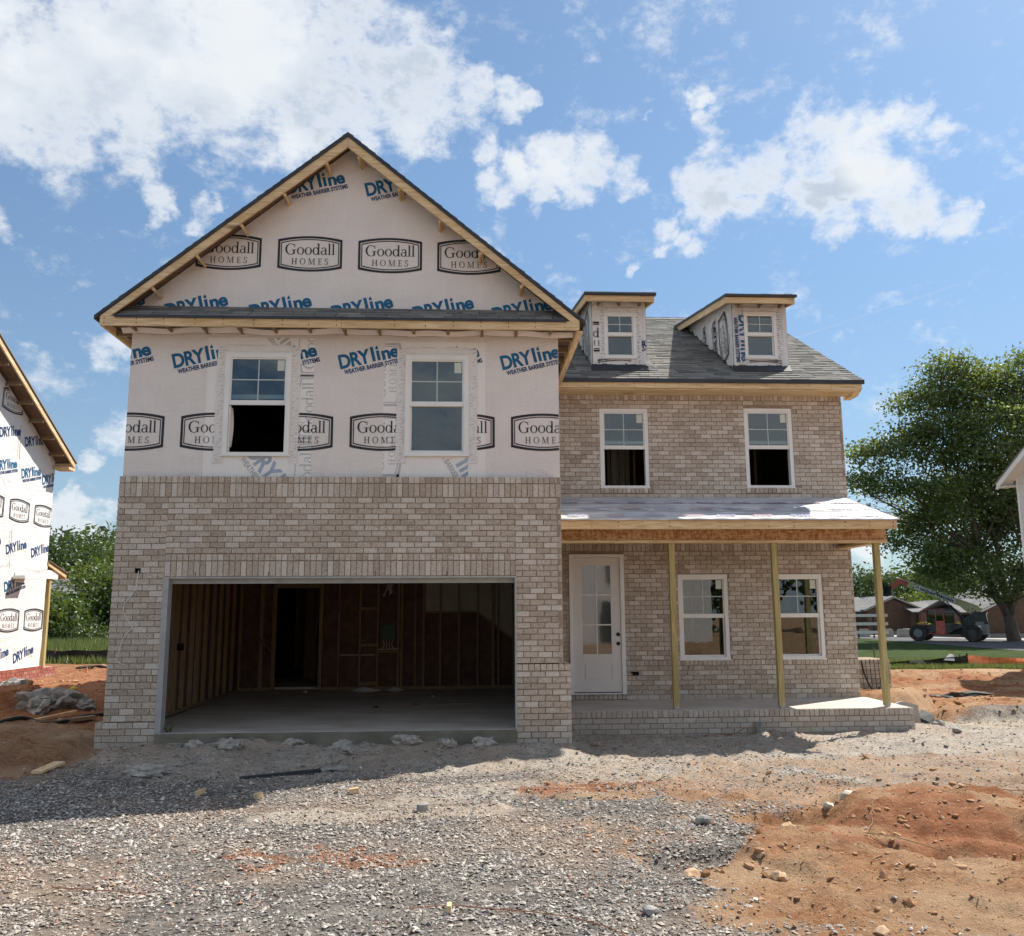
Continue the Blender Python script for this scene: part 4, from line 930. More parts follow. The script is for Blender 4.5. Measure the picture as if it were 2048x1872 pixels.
for k in range(N_):
    xa, xb = 5.57+(11.105-5.57)*k/N_, 5.57+(11.105-5.57)*(k+1)/N_; wa, wb = .004*math.sin(k*1.7)+.004, .004*math.sin((k+1)*1.7)+.004
    for (ya, yb, dz) in ((1.20, 1.85, .0), (1.85, 2.6, .004), (2.6, 3.218, .008)):
        za, zb = 3.05+(ya-1.215)*PRS, 3.05+(yb-1.215)*PRS; mb.quad((xa, ya, za+wa+dz), (xb, ya, za+wb+dz), (xb, yb, zb+wb*.5+dz), (xa, yb, zb+wa*.5+dz))
    mb.quad((xa, 1.2, 3.022+wa), (xb, 1.2, 3.022+wb), (xb, 1.2, 3.045+wb), (xa, 1.2, 3.045+wa))
ul = mb.link('underlayment', 'underlay', house, recalc=False)
ink = Ink(); rr = random.Random(3)
for row in range(3):
    for k in range(9):
        xk = .2+k*.6+(row % 2)*.3
        ink.text(rr.choice(['ROOF', 'DECK', 'TITAN', 'GUARD']), xk, .12+row*.62, .115, .005, m=k % 2); ink.text('SYNTHETIC UNDERLAYMENT', xk+.02, .06+row*.62, .042, .001, width=.5, m=(k+1) % 2)
nrm = Vector((0, 1, PRS)).normalized(); me = ink_mesh(ink, 'roof_print', ['ink_lilac', 'ink_red'], Vector((5.6, 1.25, 3.090)), (1, 0, 0), nrm, clips=((Vector((11.05, 0, 0)), Vector((1, 0, 0))), (Vector((5.7, 0, 0)), Vector((-1, 0, 0)))))
link('roof_print', me, ul)
mb = MB(); mb.prism([(1.2, 3.035), (3.22, 3.62), (3.22, 3.648), (1.2, 3.062)], 'x', 11.104, 11.118); mb.link('drip_edge', 'drip', house)

# ------------------------------------------------------------------ eaves, fascias, rafters tails
FZ0, FZ1 = 5.639, 5.775
mb = MB(); mb.box(-1.005, 2.38, -.28, -.243, FZ0, FZ1); mb.link('fascia_board', 'pine_x', house)
mb = MB(); mb.box(2.384, 5.806, -.278, -.243, FZ0, FZ1-.002); mb.link('fascia_board', 'pine_x', house)
mb = MB(); mb.box(-1.005, -.968, -.241, 9.9, FZ0, FZ1-.02); mb.link('fascia_board', 'pine_y', house)
mb = MB(); mb.box(5.769, 5.806, -.241, 2.78, FZ0, FZ1-.02); mb.link('fascia_board', 'pine_y', house)
mb = MB(); mb.box(5.775, 5.855, -.25, 2.77, FZ0-.03, FZ0-.003); mb.link('sub_fascia', 'pine_y', house)
mb = MB(); mb.box(5.79, 11.375, 2.76, 2.797, 5.578, 5.706); mb.link('fascia_board', 'pine_x', house)
mb = MB(); mb.box(5.6, 11.33, 2.80, 3.232, 5.555, 5.576); mb.link('soffit', 'pine_x', house); mb = MB(); mb.prism([(2.797, 5.577), (2.95, 5.50), (3.3, 5.50), (3.3, 5.577)], 'x', 11.25, 11.375); mb.link('eave_return', 'pine_y', house)
for k in range(13):
    xc = -.60+k*.5; mb = MB(); mb.box(xc-.019, xc+.019, -.241, WP, FZ0+.004, FZ0+.09); mb.link('rafter_tail', 'stud', house)
for k in range(16):
    yc = .25+k*.6
    if k < 5: mb = MB(); mb.box(5.535, 5.767, yc-.019, yc+.019, FZ0+.002, FZ0+.09); mb.link('rafter_tail', 'stud', house)
    mb = MB(); mb.box(-.966, -.70, yc-.019, yc+.019, FZ0+.002, FZ0+.09); mb.link('rafter_tail', 'stud', house)
# torn flap of wrap along the wall head
mb = MB(); n = 46; rr = random.Random(5)
for k in range(n):
    xa, xb = -.80+6.55*k/n, -.80+6.55*(k+1)/n
    f_ = lambda x: (.012*math.sin(x*3.1)+.008*math.sin(x*9)); g_ = lambda x: .03+.02*math.sin(x*2.3)**2
    mb.quad((xa, .09-g_(xa), 5.635+f_(xa)), (xb, .09-g_(xb), 5.635+f_(xb)), (xb, .06-g_(xb)*2, 5.695+f_(xb)), (xa, .06-g_(xa)*2, 5.695+f_(xa)))
mb.quad((5.3, -.02, 5.69), (5.72, -.16, 5.64), (5.70, -.12, 5.67), (5.3, .0, 5.63)); mb.link('wrap_flap', 'wrap', house, recalc=False)
mb = MB(); mb.box(-.96, 5.76, -.24, .10, FZ1-.03, FZ1-.018); mb.link('soffit_deck', 'osb_dark', house)
mb = MB(); mb.box(5.54, 5.767, .1, 2.9, FZ1-.03, FZ1-.018); mb.box(-.96, -.70, .1, 9.8, FZ1-.03, FZ1-.018); mb.link('soffit_deck', 'osb_dark', house)

# shingles: every tab its own wedge
class Shingles:
    def __init__(s): s.L = []
    def field(s, O, U_, V_, N, u0, u1, v0, v1, keep=None, exp=.143, wmin=.16, wmax=.36, seed=1):
        rr = random.Random(seed); O, U_, V_, N = map(Vector, (O, U_, V_, N)); nrow = int((v1-v0)/exp+.5)
        for k in range(nrow):
            v = v0+k*exp; a = u0-rr.random()*.3
            while a < u1:
                w_ = rr.uniform(wmin, wmax); p, q = max(a, u0), min(a+w_, u1)
                if q-p > .02 and (keep is None or keep((p+q)/2, v)):
                    s.L.append((O, U_, V_, N, p+.003, q-.003, v, min(v+exp, v1)+.004, rr.uniform(.009, .019), min(1, max(0, rr.gauss(.5, .28)))))
                a += w_
    @staticmethod
    def verts(r_, rel=None):
        O, U_, V_, N, p, q, v0, v1, h, t_ = r_; o = O if rel is None else O-rel
        f = lambda u, v, n: o+U_*u+V_*v+N*n
        return [f(p, v0, -.003), f(q, v0, -.003), f(q, v1, -.003), f(p, v1, -.003), f(p, v0, h), f(q, v0, h), f(q, v1, .003), f(p, v1, .003)]
    def build(s, parent, nsingle=300, mat='shingle'):
        def size(r_):
            c = r_[0]+r_[1]*((r_[4]+r_[5])/2)+r_[2]*r_[6]-CAM; return (r_[5]-r_[4])/c.length_squared*max(0, -r_[3].dot(c.normalized()))
        L_ = sorted(s.L, key=size, reverse=True)
        FA = ((4, 5, 6, 7), (0, 1, 5, 4), (1, 2, 6, 5), (3, 0, 4, 7)); cache = {}
        for r_ in L_[:nsingle]:
            w_ = round((r_[5]-r_[4])*100)/100; key = (w_, round(r_[8]*500), tuple(r_[3]), round(r_[7]-r_[6], 2))
            c = r_[0]+r_[1]*r_[4]+r_[2]*r_[6]
            if key not in cache:
                me = bpy.data.meshes.new('shingle'); me.from_pydata([tuple(v) for v in s.verts((Vector(), r_[1], r_[2], r_[3], 0, w_-.002, 0, r_[7]-r_[6], key[1]/500, 0))], [], FA); me.materials.append(MAT[mat]); cache[key] = me
            o = link('shingle', cache[key], parent); o.location = c; o.color = (r_[9],)*3+(1,)
        V, F_, T = [], [], []
        for r_ in L_[nsingle:]:
            i = len(V); V += [tuple(v) for v in s.verts(r_)]; F_ += [tuple(i+k for k in f) for f in FA]; T += [r_[9]+1e-4]*4
        if V: o = np_mesh('shingle_field', np.array(V), np.array(F_), mat, parent, attrs={'tone': ('FACE', T)}, kind='stuff'); o.color = (0, 0, 0, 1)
SH = Shingles()
sl = .573; nn = math.hypot(1, sl); V_ = (0, 1/nn, sl/nn); N_ = (0, -sl/nn, 1/nn); MZ = lambda y: 5.735+sl*(y-2.733); ridgeY = 7.72; LV = (ridgeY-2.733)*nn
SH.field((0, 2.733, 5.735), (1, 0, 0), V_, N_, 4.6, 11.42, 0, LV, keep=lambda u, v: (5.735+v*sl/nn) > Zg(u)-.06 and not ((6.60 < u < 7.48 or 9.27 < u < 10.18) and v/nn+2.733 > 3.42 and (7.45+.176*(v/nn-.2)) > 5.735+v*sl/nn), seed=2)
mb = MB(); mb.prism([(2.74, 5.70), (ridgeY, MZ(ridgeY)-.035), (ridgeY, MZ(ridgeY)-.004), (2.74, 5.731)], 'x', 5.6, 11.40); mb.prism([(ridgeY, MZ(ridgeY)-.035), (12.75, 5.70), (12.75, 5.731), (ridgeY, MZ(ridgeY)-.004)], 'x', 2.4, 11.40); mb.link('roof_deck', 'osb_dark', house)
mb = MB(); mb.box(5.88, 11.41, 2.722, 2.757, 5.672, 5.738); mb.link('drip_edge', 'drip', house)
mb = MB(); mb.prism([(2.80, 5.60), (ridgeY, MZ(ridgeY)-.15), (ridgeY, MZ(ridgeY)-.036), (2.80, 5.735)], 'x', 11.345, 11.378); mb.link('rake_board', 'pine_y', house)
# back slope
SH2 = Shingles(); SH2.field((0, 12.75, 5.735), (-1, 0, 0), (0, -1/nn, sl/nn), (0, sl/nn, 1/nn), -11.42, -2.4, 0, LV+.05, wmin=.9, wmax=1.6, seed=9)
# garage gable: two slopes seen mostly edge-on; the pent roof in front
gs = .826; gn = math.hypot(1, gs); GLn = 3.49*gn
SH.field((-1.085, -.29, Zg(-1.085)), (0, -1, 0), (1/gn, 0, gs/gn), (-gs/gn, 0, 1/gn), -.9, 0, 0, GLn, seed=4); SH2.field((-1.085, -.29, Zg(-1.085)), (0, -1, 0), (1/gn, 0, gs/gn), (-gs/gn, 0, 1/gn), -11, -.9, 0, GLn, wmin=.9, wmax=1.6, seed=5)
SH.field((5.895, -.29, Zg(5.895)), (0, 1, 0), (-1/gn, 0, gs/gn), (gs/gn, 0, 1/gn), 0, .9, 0, GLn, seed=6); SH2.field((5.895, -.29, Zg(5.895)), (0, 1, 0), (-1/gn, 0, gs/gn), (gs/gn, 0, 1/gn), .9, 8.2, 0, GLn, keep=lambda u, v: Zg(5.895)+v*gs/gn > MZ(min(u-.29, 7.7))-.05, wmin=.9, wmax=1.6, seed=7)
ps = .70; pn = math.hypot(1, ps)
SH.field((0, -.290, 5.783), (1, 0, 0), (0, 1/pn, ps/pn), (0, -ps/pn, 1/pn), -.78, 5.60, 0, .50, exp=.128, seed=8)
SH.build(house); 
for r_ in [SH2]:
    V, F_, T = [], [], []
    for q in r_.L:
        i = len(V); V += [tuple(v) for v in Shingles.verts(q)]; F_ += [tuple(i+k for k in f) for f in ((4, 5, 6, 7), (0, 1, 5, 4), (1, 2, 6, 5), (3, 0, 4, 7))]; T += [q[9]+1e-4]*4
    o = np_mesh('rear_shingle_field', np.array(V), np.array(F_), 'shingle', house, attrs={'tone': ('FACE', T)}, kind='stuff'); o.color = (0, 0, 0, 1)
mb = MB(); mb.prism([(-1.06, Zg(-1.06)-.03), (2.405, 8.625), (5.87, Zg(5.87)-.03), (5.87, Zg(5.87)-.006), (2.405, 8.649), (-1.06, Zg(-1.06)-.006)], 'y', -.275, 7.6); mb.link('gable_roof_deck', 'osb_dark', house)
mb = MB()
for s_ in (-1, 1):
    e = 2.405+s_*3.485; mb.prism([(e, Zg(e)-.055), (2.405, 8.655-.07), (2.405, 8.655-.0), (e, Zg(e)+.0)], 'y', -.302, -.284)
    mb.prism([(e+s_*.003, Zg(e)-.055), (e-s_*.02, Zg(e)-.055), (e-s_*.02, Zg(e)+.0), (e+s_*.003, Zg(e)-.003)], 'y', -.28, 2.7)
mb.link('drip_edge', 'drip', house)
for s_ in (-1, 1):
    mb = MB(); e = 2.405+s_*3.405; d1, d2 = .052, .225
    mb.prism([(e, Zg(e)-d2+.05), (2.405+s_*.002, 8.655-d2-.005), (2.405+s_*.002, 8.655-d1-.012), (e, Zg(e)-d1-.012)], 'y', -.281 if s_ < 0 else -.2805, -.245); mb.link('rake_board', 'pine_x', house)
    for k in range(6):
        xo = .18+k*.60 if s_ > 0 else .32+k*.60
        xc = 2.405+s_*xo
        if xo > 3.0: continue
        mb = MB(); mb.beam((xc, -.243, Zg(xc)-.20), (xc, WP+.02, Zg(xc)-.20), .038, .09, upv=Vector((-s_*-.826, 0, 1)).normalized()); mb.link('lookout', 'pine_y', house)
mb = MB(); mb.prism([(-.27, 5.77), (WP, 6.04), (WP, 6.052), (-.28, 5.779)], 'x', -.80, 5.62); mb.link('pent_roof_deck', 'osb_dark', house)
mb = MB(); mb.box(-.80, 5.62, -.302, -.290, 5.752, 5.792); mb.link('drip_edge', 'drip', house)
ridge = MB()
for k in range(60):
    ya = -.29+k*.14; ridge.prism([(2.405-.14, 8.655-.11), (2.405, 8.60+.006*(k % 2)), (2.405+.14, 8.655-.11), (2.405, 8.655)], 'y', ya, ya+.15) if k < 1 else None
for k in range(48):
    xa = 2.5+k*.187; ridge.prism([(ridgeY-.14, MZ(ridgeY)-.06), (ridgeY, MZ(ridgeY)+.018+.005*(k % 2)), (ridgeY+.14, MZ(ridgeY)-.06), (ridgeY, MZ(ridgeY)+.0)], 'x', xa, xa+.185, tone=.3+.4*(k % 3)/2)
ridge.link('ridge_cap', 'shingle', house, recalc=False)

# ------------------------------------------------------------------ dormers
def crumpled(nm, P00, P10, P11, P01, nu, nv, amp, mat, parent, seed=0, hem=.0, pin=()):
    """wrinkled sheet over a bilinear patch"""
    rr = np.random.default_rng(seed); P00, P10, P11, P01 = [np.array(p, float) for p in (P00, P10, P11, P01)]
    u, v = np.meshgrid(np.linspace(0, 1, nu), np.linspace(0, 1, nv)); u3, v3 = u[..., None], v[..., None]
    P_ = (P00*(1-u3)+P10*u3)*(1-v3)+(P01*(1-u3)+P11*u3)*v3
    N = np.cross(P10-P00, P01-P00); N /= np.linalg.norm(N)
    f = fbm(u*7+seed*3.3, v*3+seed, 1., 4)-.5; ridge_ = np.abs(fbm(u*5+seed, v*5+9, 1.3, 3)-.5)
    P_ = P_+N*((f*1.2+.25-ridge_)*amp*(np.minimum(1, np.minimum(u, 1-u)*12)*.8+.2))[..., None]
    if hem: P_[0, :, 2] += rr.uniform(-hem, hem*.4, nu); P_[1, :, 2] += rr.uniform(-hem*.4, hem*.3, nu)
    i = np.arange(nu*nv).reshape(nv, nu); F_ = np.stack([i[:-1, :-1], i[:-1, 1:], i[1:, 1:], i[1:, :-1]], -1).reshape(-1, 4)
    return np_mesh(nm, P_.reshape(-1, 3), F_, mat, parent, smooth=True)
def dormer(x0, x1, wx0, wx1, wz0, wz1, rx0, rx1, lab, seed):
    d = bpy.data.objects.new('dormer', None); COL.objects.link(d); d.parent = house; d.matrix_parent_inverse = house.matrix_basis.inverted(); d['label'] = lab
    yf = 3.33; zt = 7.385; zb = MZ(yf)-.02; rs = .176; rz = lambda y: 7.42+rs*(y-2.93); yj = (7.42-.176*2.93-5.735+sl*2.733)/(sl-rs)
    mb = MB(); panel(mb, Wall((0, yf, 0), (1, 0, 0), (0, -1, 0)), x0, x1, zb-.1, zt, 0, [(wx0+.02, wx1-.02, wz0+.02, wz1-.02)], .02)
    mb.link('front_wall', 'wrap_d', d)
    crumpled('front_wrap', (x0, yf-.012, zb+.04), (wx0+.01, yf-.012, zb+.04), (wx0+.01, yf-.012, zt), (x0, yf-.012, zt), 14, 36, .022, 'wrap_d', d, seed, .05)
    crumpled('front_wrap', (wx1-.01, yf-.012, zb+.04), (x1, yf-.012, zb+.04), (x1, yf-.012, zt), (wx1-.01, yf-.012, zt), 14, 36, .022, 'wrap_d', d, seed+1, .05)
    crumpled('sill_wrap', (wx0, yf-.010, zb+.02), (wx1, yf-.010, zb+.02), (wx1, yf-.010, wz0-.01), (wx0, yf-.010, wz0-.01), 24, 10, .02, 'wrap_d', d, seed+2, .04)
    crumpled('head_wrap', (wx0, yf-.010, wz1), (wx1, yf-.010, wz1), (wx1, yf-.010, zt), (wx0, yf-.010, zt), 20, 8, .012, 'wrap_d', d, seed+3)
    for s_, xx in ((-1, x0), (1, x1)):
        yb_ = yj-.15; n = 30; nv = 14; P_ = []
        for j in range(nv):
            for k in range(n):
                yy = yf+(yb_-yf)*k/(n-1); zlo = MZ(yy)+.03+.035*math.sin(k*1.9+seed); zhi = rz(yy)-.03; zz = zlo+(zhi-zlo)*j/(nv-1)
                P_.append((xx+s_*(.008+.05*(float(vnoise(yy, zz, 3.1+seed*.1))-.4)*(1 if 0 < k else 0)*min(1, (zhi-zlo)*1.5)), yy, zz))
        i = np.arange(n*nv).reshape(nv, n); F_ = np.stack([i[:-1, :-1], i[:-1, 1:], i[1:, 1:], i[1:, :-1]], -1).reshape(-1, 4)
        np_mesh('cheek_wrap', np.array(P_), F_, 'wrap_d', d, smooth=True)
        mb = MB(); mb.poly([(xx-s_*.01, yf, zb), (xx-s_*.01, yj, MZ(yj)), (xx-s_*.01, yf, zt+.07)]); mb.link('cheek_board', 'osb_dark', d, recalc=False)
    mb = MB(); mb.box(rx0+.02, rx1-.035, 2.93, 2.965, 7.262, 7.37); mb.link('fascia_board', 'pine_x', d)
    for xx in (rx0+.02, rx1-.06):
        mb = MB(); mb.prism([(2.967, 7.262), (yj+.1, rz(yj+.1)-.16), (yj+.1, rz(yj+.1)-.03), (2.967, 7.385)], 'x', xx, xx+.035); mb.link('rake_board', 'pine_y', d)
    for k in range(3):
        xc = x0+.12+k*(x1-x0-.24)/2; mb = MB(); mb.box(xc-.019, xc+.019, 2.967, yf, 7.30, 7.37); mb.link('rafter_tail', 'stud', d)
    mb = MB(); mb.prism([(2.90, 7.375), (yj+.2, rz(yj+.2)-.03), (yj+.2, rz(yj+.2)-.008), (2.90, 7.405)], 'x', rx0+.01, rx1-.01); mb.link('roof_deck', 'osb_dark', d)
    mb = MB(); mb.box(rx0, rx1, 2.885, 2.905, 7.375, 7.415)
    for xx in (rx0-.002, rx1-.014): mb.prism([(2.90, 7.375), (yj+.1, rz(yj+.1)-.045), (yj+.1, rz(yj+.1)+.004), (2.90, 7.418)], 'x', xx, xx+.016)
    mb.link('drip_edge', 'drip', d)
    S2 = Shingles(); q = math.hypot(1, rs); S2.field((0, 2.885, rz(2.885)), (1, 0, 0), (0, 1/q, rs/q), (0, -rs/q, 1/q), rx0, rx1, 0, (yj+.15-2.885)*q, seed=seed)
    V, F_, T = [], [], []
    for r_ in S2.L:
        i = len(V); V += [tuple(v) for v in Shingles.verts(r_)]; F_ += [tuple(i+k for k in f) for f in ((4, 5, 6, 7), (0, 1, 5, 4), (1, 2, 6, 5), (3, 0, 4, 7))]; T += [r_[9]+1e-4]*4
    o = np_mesh('shingle_field', np.array(V), np.array(F_), 'shingle', d, attrs={'tone': ('FACE', T)}, kind='stuff'); o.color = (0, 0, 0, 1)
    # black flashing under the front wall
    mb = MB(); zb2 = MZ(3.2)+.018
    mb.hexa([(x0-.03, 3.21, zb2-.005), (x1+.02, 3.21, zb2-.005), (x1+.02, 3.34, zb2+.065), (x0-.03, 3.34, zb2+.065), (x0-.03, 3.205, zb2+.012), (x1+.02, 3.205, zb2+.012), (x1+.02, 3.325, zb2+.16), (x0-.03, 3.325, zb2+.16)]); mb.link('flashing', 'drip', d)
    window(wx0, wx1, wz0, wz1, yf-.035, d, fw_=.052, sub=True, sticker=False, deep=.06)
    tape(d, wx0, wx1, wz0, wz1, yf-.022, w=.10, mat='wrap_d', stp='ink_black', seed=seed+9)
    mb = MB(); mb.box(x0+.05, x1-.05, yf+.5, yf+.52, zb-.1, zt+.1); mb.link('backing', 'dark', d)
    return d
d1 = dormer(6.53, 7.545, 6.752, 7.353, 6.286, 7.180, 6.33, 7.67, 'dormer nearer the garage gable', 21)
d2 = dormer(9.21, 10.25, 9.425, 10.045, 6.305, 7.218, 8.96, 10.32, 'dormer nearer the free gable end', 31)
# prints on the dormer wrap
fy = 3.33-.028
cc = lambda a, b_, c=5.9, d=7.36: vclip(a, b_, c, d)
put_print('badge', d1, (7.03, fy, 6.02), UX, clips=cc(6.62, 7.25, 5.99, 6.26)); put_print('badge', d2, (9.75, fy, 6.02), UX, clips=cc(9.5, 10.12, 6.02, 6.27))
put_print('badge', d1, (6.50, fy, 6.70), UX, clips=cc(6.545, 6.66), scale=1.05); 
put_print('slogan', d1, (7.38, fy, 6.40), UX, clips=cc(7.46, 7.54), scale=.6, mats=['ink_navy', 'ink_black'])
put_print('slogan', d2, (9.235, fy, 7.15), (.02, 0, -1), (1, 0, .02), clips=cc(9.22, 9.42), scale=.95, rot=R(-13.5), mats=['ink_blue', 'ink_navy'])
cl_ = lambda y0, y1: ((Vector((0, y0, 0)), Vector((0, -1, 0))), (Vector((0, y1, 0)), Vector((0, 1, 0))))
for dd, xx in ((d2, 9.21), (d1, 6.53)):
    put_print('badge', dd, (xx-.035, 3.83, 6.87), (0, -.16, -.987), (0, -.987, .16), clips=cl_(3.38, 5.8))
    put_print('slogan', dd, (xx-.035, 4.62, 7.36), (0, .05, -1), (0, -1, -.05), clips=cl_(3.38, 5.8), scale=.8, mats=['ink_black', 'ink_black'])
    put_print('slogan', dd, (xx-.035, 5.30, 7.5), (0, .05, -1), (0, -1, -.05), clips=cl_(3.38, 5.9), scale=.6, mats=['ink_black', 'ink_black'])
# the ragged knot of wrap at the near dormer's corner
mb = MB(); rr = random.Random(8)
for k in range(26):
    a = Vector((7.53+rr.uniform(-.02, .05), 3.30, 6.17+rr.uniform(-.05, .05))); e = a+Vector((rr.uniform(-.02, .16), rr.uniform(-.05, .02), rr.uniform(-.14, .03))); o_ = Vector((rr.uniform(-.02, .02), 0, rr.uniform(.01, .035))); mb.poly([a, e, e+o_*.6, a+o_])
mb.link('torn_wrap', 'wrap_n', d1, recalc=False)

# ------------------------------------------------------------------ shell and interior
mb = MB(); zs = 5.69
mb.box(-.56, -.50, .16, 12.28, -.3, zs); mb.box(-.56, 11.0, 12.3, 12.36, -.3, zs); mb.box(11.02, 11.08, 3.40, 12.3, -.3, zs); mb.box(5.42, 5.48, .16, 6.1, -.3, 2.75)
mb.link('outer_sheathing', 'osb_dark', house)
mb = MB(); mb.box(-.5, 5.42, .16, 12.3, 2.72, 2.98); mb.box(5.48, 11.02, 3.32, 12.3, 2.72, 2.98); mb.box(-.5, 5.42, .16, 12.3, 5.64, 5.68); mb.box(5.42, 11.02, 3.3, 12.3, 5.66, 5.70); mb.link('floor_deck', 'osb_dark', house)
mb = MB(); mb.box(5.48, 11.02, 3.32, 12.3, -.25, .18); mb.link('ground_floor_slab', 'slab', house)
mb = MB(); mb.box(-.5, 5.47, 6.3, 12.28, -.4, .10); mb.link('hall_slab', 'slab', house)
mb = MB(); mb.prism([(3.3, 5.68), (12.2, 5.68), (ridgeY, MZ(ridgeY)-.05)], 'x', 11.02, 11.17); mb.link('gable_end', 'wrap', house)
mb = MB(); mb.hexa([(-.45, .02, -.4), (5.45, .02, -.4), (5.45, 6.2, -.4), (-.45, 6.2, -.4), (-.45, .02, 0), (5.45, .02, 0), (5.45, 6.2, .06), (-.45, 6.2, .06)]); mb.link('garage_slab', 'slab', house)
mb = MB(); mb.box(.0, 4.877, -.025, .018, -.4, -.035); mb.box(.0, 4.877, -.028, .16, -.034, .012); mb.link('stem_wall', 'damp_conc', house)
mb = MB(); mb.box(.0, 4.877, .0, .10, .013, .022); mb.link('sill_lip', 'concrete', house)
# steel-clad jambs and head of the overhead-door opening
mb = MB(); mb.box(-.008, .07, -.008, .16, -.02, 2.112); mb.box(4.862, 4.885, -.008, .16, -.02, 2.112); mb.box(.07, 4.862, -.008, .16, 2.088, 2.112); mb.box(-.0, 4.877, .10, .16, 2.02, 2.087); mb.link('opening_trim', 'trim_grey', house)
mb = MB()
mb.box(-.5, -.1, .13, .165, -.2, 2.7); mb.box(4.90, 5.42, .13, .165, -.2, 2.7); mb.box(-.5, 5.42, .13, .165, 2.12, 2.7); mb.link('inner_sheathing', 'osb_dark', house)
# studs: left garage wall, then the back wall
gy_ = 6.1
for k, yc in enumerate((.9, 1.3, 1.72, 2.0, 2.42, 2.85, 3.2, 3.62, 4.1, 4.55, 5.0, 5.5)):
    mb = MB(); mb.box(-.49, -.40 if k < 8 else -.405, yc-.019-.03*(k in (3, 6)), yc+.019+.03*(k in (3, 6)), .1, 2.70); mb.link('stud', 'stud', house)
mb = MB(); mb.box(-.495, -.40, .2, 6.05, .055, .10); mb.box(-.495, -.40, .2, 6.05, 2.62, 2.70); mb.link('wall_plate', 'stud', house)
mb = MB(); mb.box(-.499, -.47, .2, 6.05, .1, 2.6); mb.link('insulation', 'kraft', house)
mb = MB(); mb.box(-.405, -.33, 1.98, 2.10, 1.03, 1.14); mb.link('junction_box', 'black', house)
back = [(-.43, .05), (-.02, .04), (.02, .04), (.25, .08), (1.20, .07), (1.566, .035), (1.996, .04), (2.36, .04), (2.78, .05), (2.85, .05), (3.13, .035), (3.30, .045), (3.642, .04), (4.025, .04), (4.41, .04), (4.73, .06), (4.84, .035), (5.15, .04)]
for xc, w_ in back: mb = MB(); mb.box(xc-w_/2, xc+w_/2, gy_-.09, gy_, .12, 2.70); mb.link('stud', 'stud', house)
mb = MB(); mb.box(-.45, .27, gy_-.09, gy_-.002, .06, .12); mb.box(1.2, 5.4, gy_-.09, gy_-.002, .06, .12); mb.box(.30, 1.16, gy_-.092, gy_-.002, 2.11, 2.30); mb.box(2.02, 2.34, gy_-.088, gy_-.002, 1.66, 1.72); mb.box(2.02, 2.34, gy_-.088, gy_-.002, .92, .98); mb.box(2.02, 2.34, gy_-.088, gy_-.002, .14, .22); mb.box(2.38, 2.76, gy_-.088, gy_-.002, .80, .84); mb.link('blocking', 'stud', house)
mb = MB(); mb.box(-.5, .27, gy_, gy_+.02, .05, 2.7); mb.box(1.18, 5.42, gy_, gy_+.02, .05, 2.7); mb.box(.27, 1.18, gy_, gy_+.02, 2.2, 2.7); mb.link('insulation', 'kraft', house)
mb = MB(); mb.prism([(3.33, 2.7), (3.33, 1.63), (4.41, 1.63), (5.40, .88), (5.40, 2.7)], 'y', gy_-.030, gy_-.004); mb.link('sheathing_panel', 'drywall', house)
mb = MB(); mb.beam((4.41, gy_-.05, 1.60), (5.42, gy_-.05, .84), .03, .03); mb.box(3.32, 4.41, gy_-.06, gy_-.031, 1.59, 1.625); mb.link('trim_strip', 'stud', house)
mb = MB(); mb.box(2.42, 2.72, gy_-.10, gy_-.01, 1.06, 1.36); eb = mb.link('electric_panel', 'panelgreen', house)
rr = random.Random(12)
for k in range(9):
    x0_ = 2.42+rr.random()*.32; mb = MB(); mb.tube(smooth([(x0_, gy_-.08, 2.65), (2.45+rr.random()*.25, gy_-.15, 2.3), (2.43+rr.random()*.3, gy_-.2, 2.0-rr.random()*.1)], 6), .007, 4); mb.link('loose_cable', 'white_cable' if k % 4 == 0 else 'trim_grey', house)
for k in range(4): mb = MB(); mb.tube(smooth([(2.46+k*.07, gy_-.08, 1.05), (2.50+k*.05, gy_-.12, .95), (2.45+k*.09, gy_-.1, .86)], 4), .006, 4); mb.link('loose_cable', 'white_cable', house)
for (a, b_) in (((2.38, gy_-.1, .86), (2.78, gy_-.1, .87)), ((1.57, gy_-.03, .75), (2.3, gy_-.03, .75))): mb = MB(); mb.tube([a, b_], .006, 4); mb.link('loose_cable', 'white_cable', house)
mb = MB(); mb.beam((.04, 5.6, 1.12), (.42, 5.3, .82), .03, .02); mb.link('loose_brace', 'stud', house)
mb = MB(); 
for k in range(8): xk = .62+k*.07; mb.box(xk, xk+.03, 8.4+k*.05, 8.43+k*.05, .1, 2.5)
mb.box(.3, 2, 9.2, 9.22, 0, 2.6); mb.link('hall_framing', 'stud', house)
# litter on the garage floor
for (x_, y_, s_, q) in ((2.15, 5.5, .35, 'wrap_d'), (2.75, 5.6, .3, 'wrap_d'), (1.0, 5.6, .08, 'vinyl'), (3.3, 3.0, .10, 'stud'), (2.7, 2.6, .07, 'black'), (3.55, 4.4, .05, 'vinyl')):
    V0, F0 = _oct*np.array([s_, s_*.5, s_*.25]), _octf; V0 = V0*(1+rng.uniform(-.4, .4, (6, 3)))+np.array([x_, y_, .06+s_*.08]); np_mesh('floor_scrap', V0, F0, q, house)
mb = MB(); mb.prism([(3.6, .035), (4.35, .036), (4.3, .05), (3.95, .055), (3.7, .045)], 'y', 3.2, 3.26); mb.link('floor_scrap', 'stud', house)
mb = MB(); 
for k in range(9): a = rr.uniform(0, 6.28); mb.poly([(.13, .12, .02), (.14+.03*math.cos(a), .12+.02*math.sin(a), .02), (.14+.09*math.cos(a), .10+.04*math.sin(a), .10+.06*rr.random())])
mb.link('sprouting_weed', 'grass', house, recalc=False)
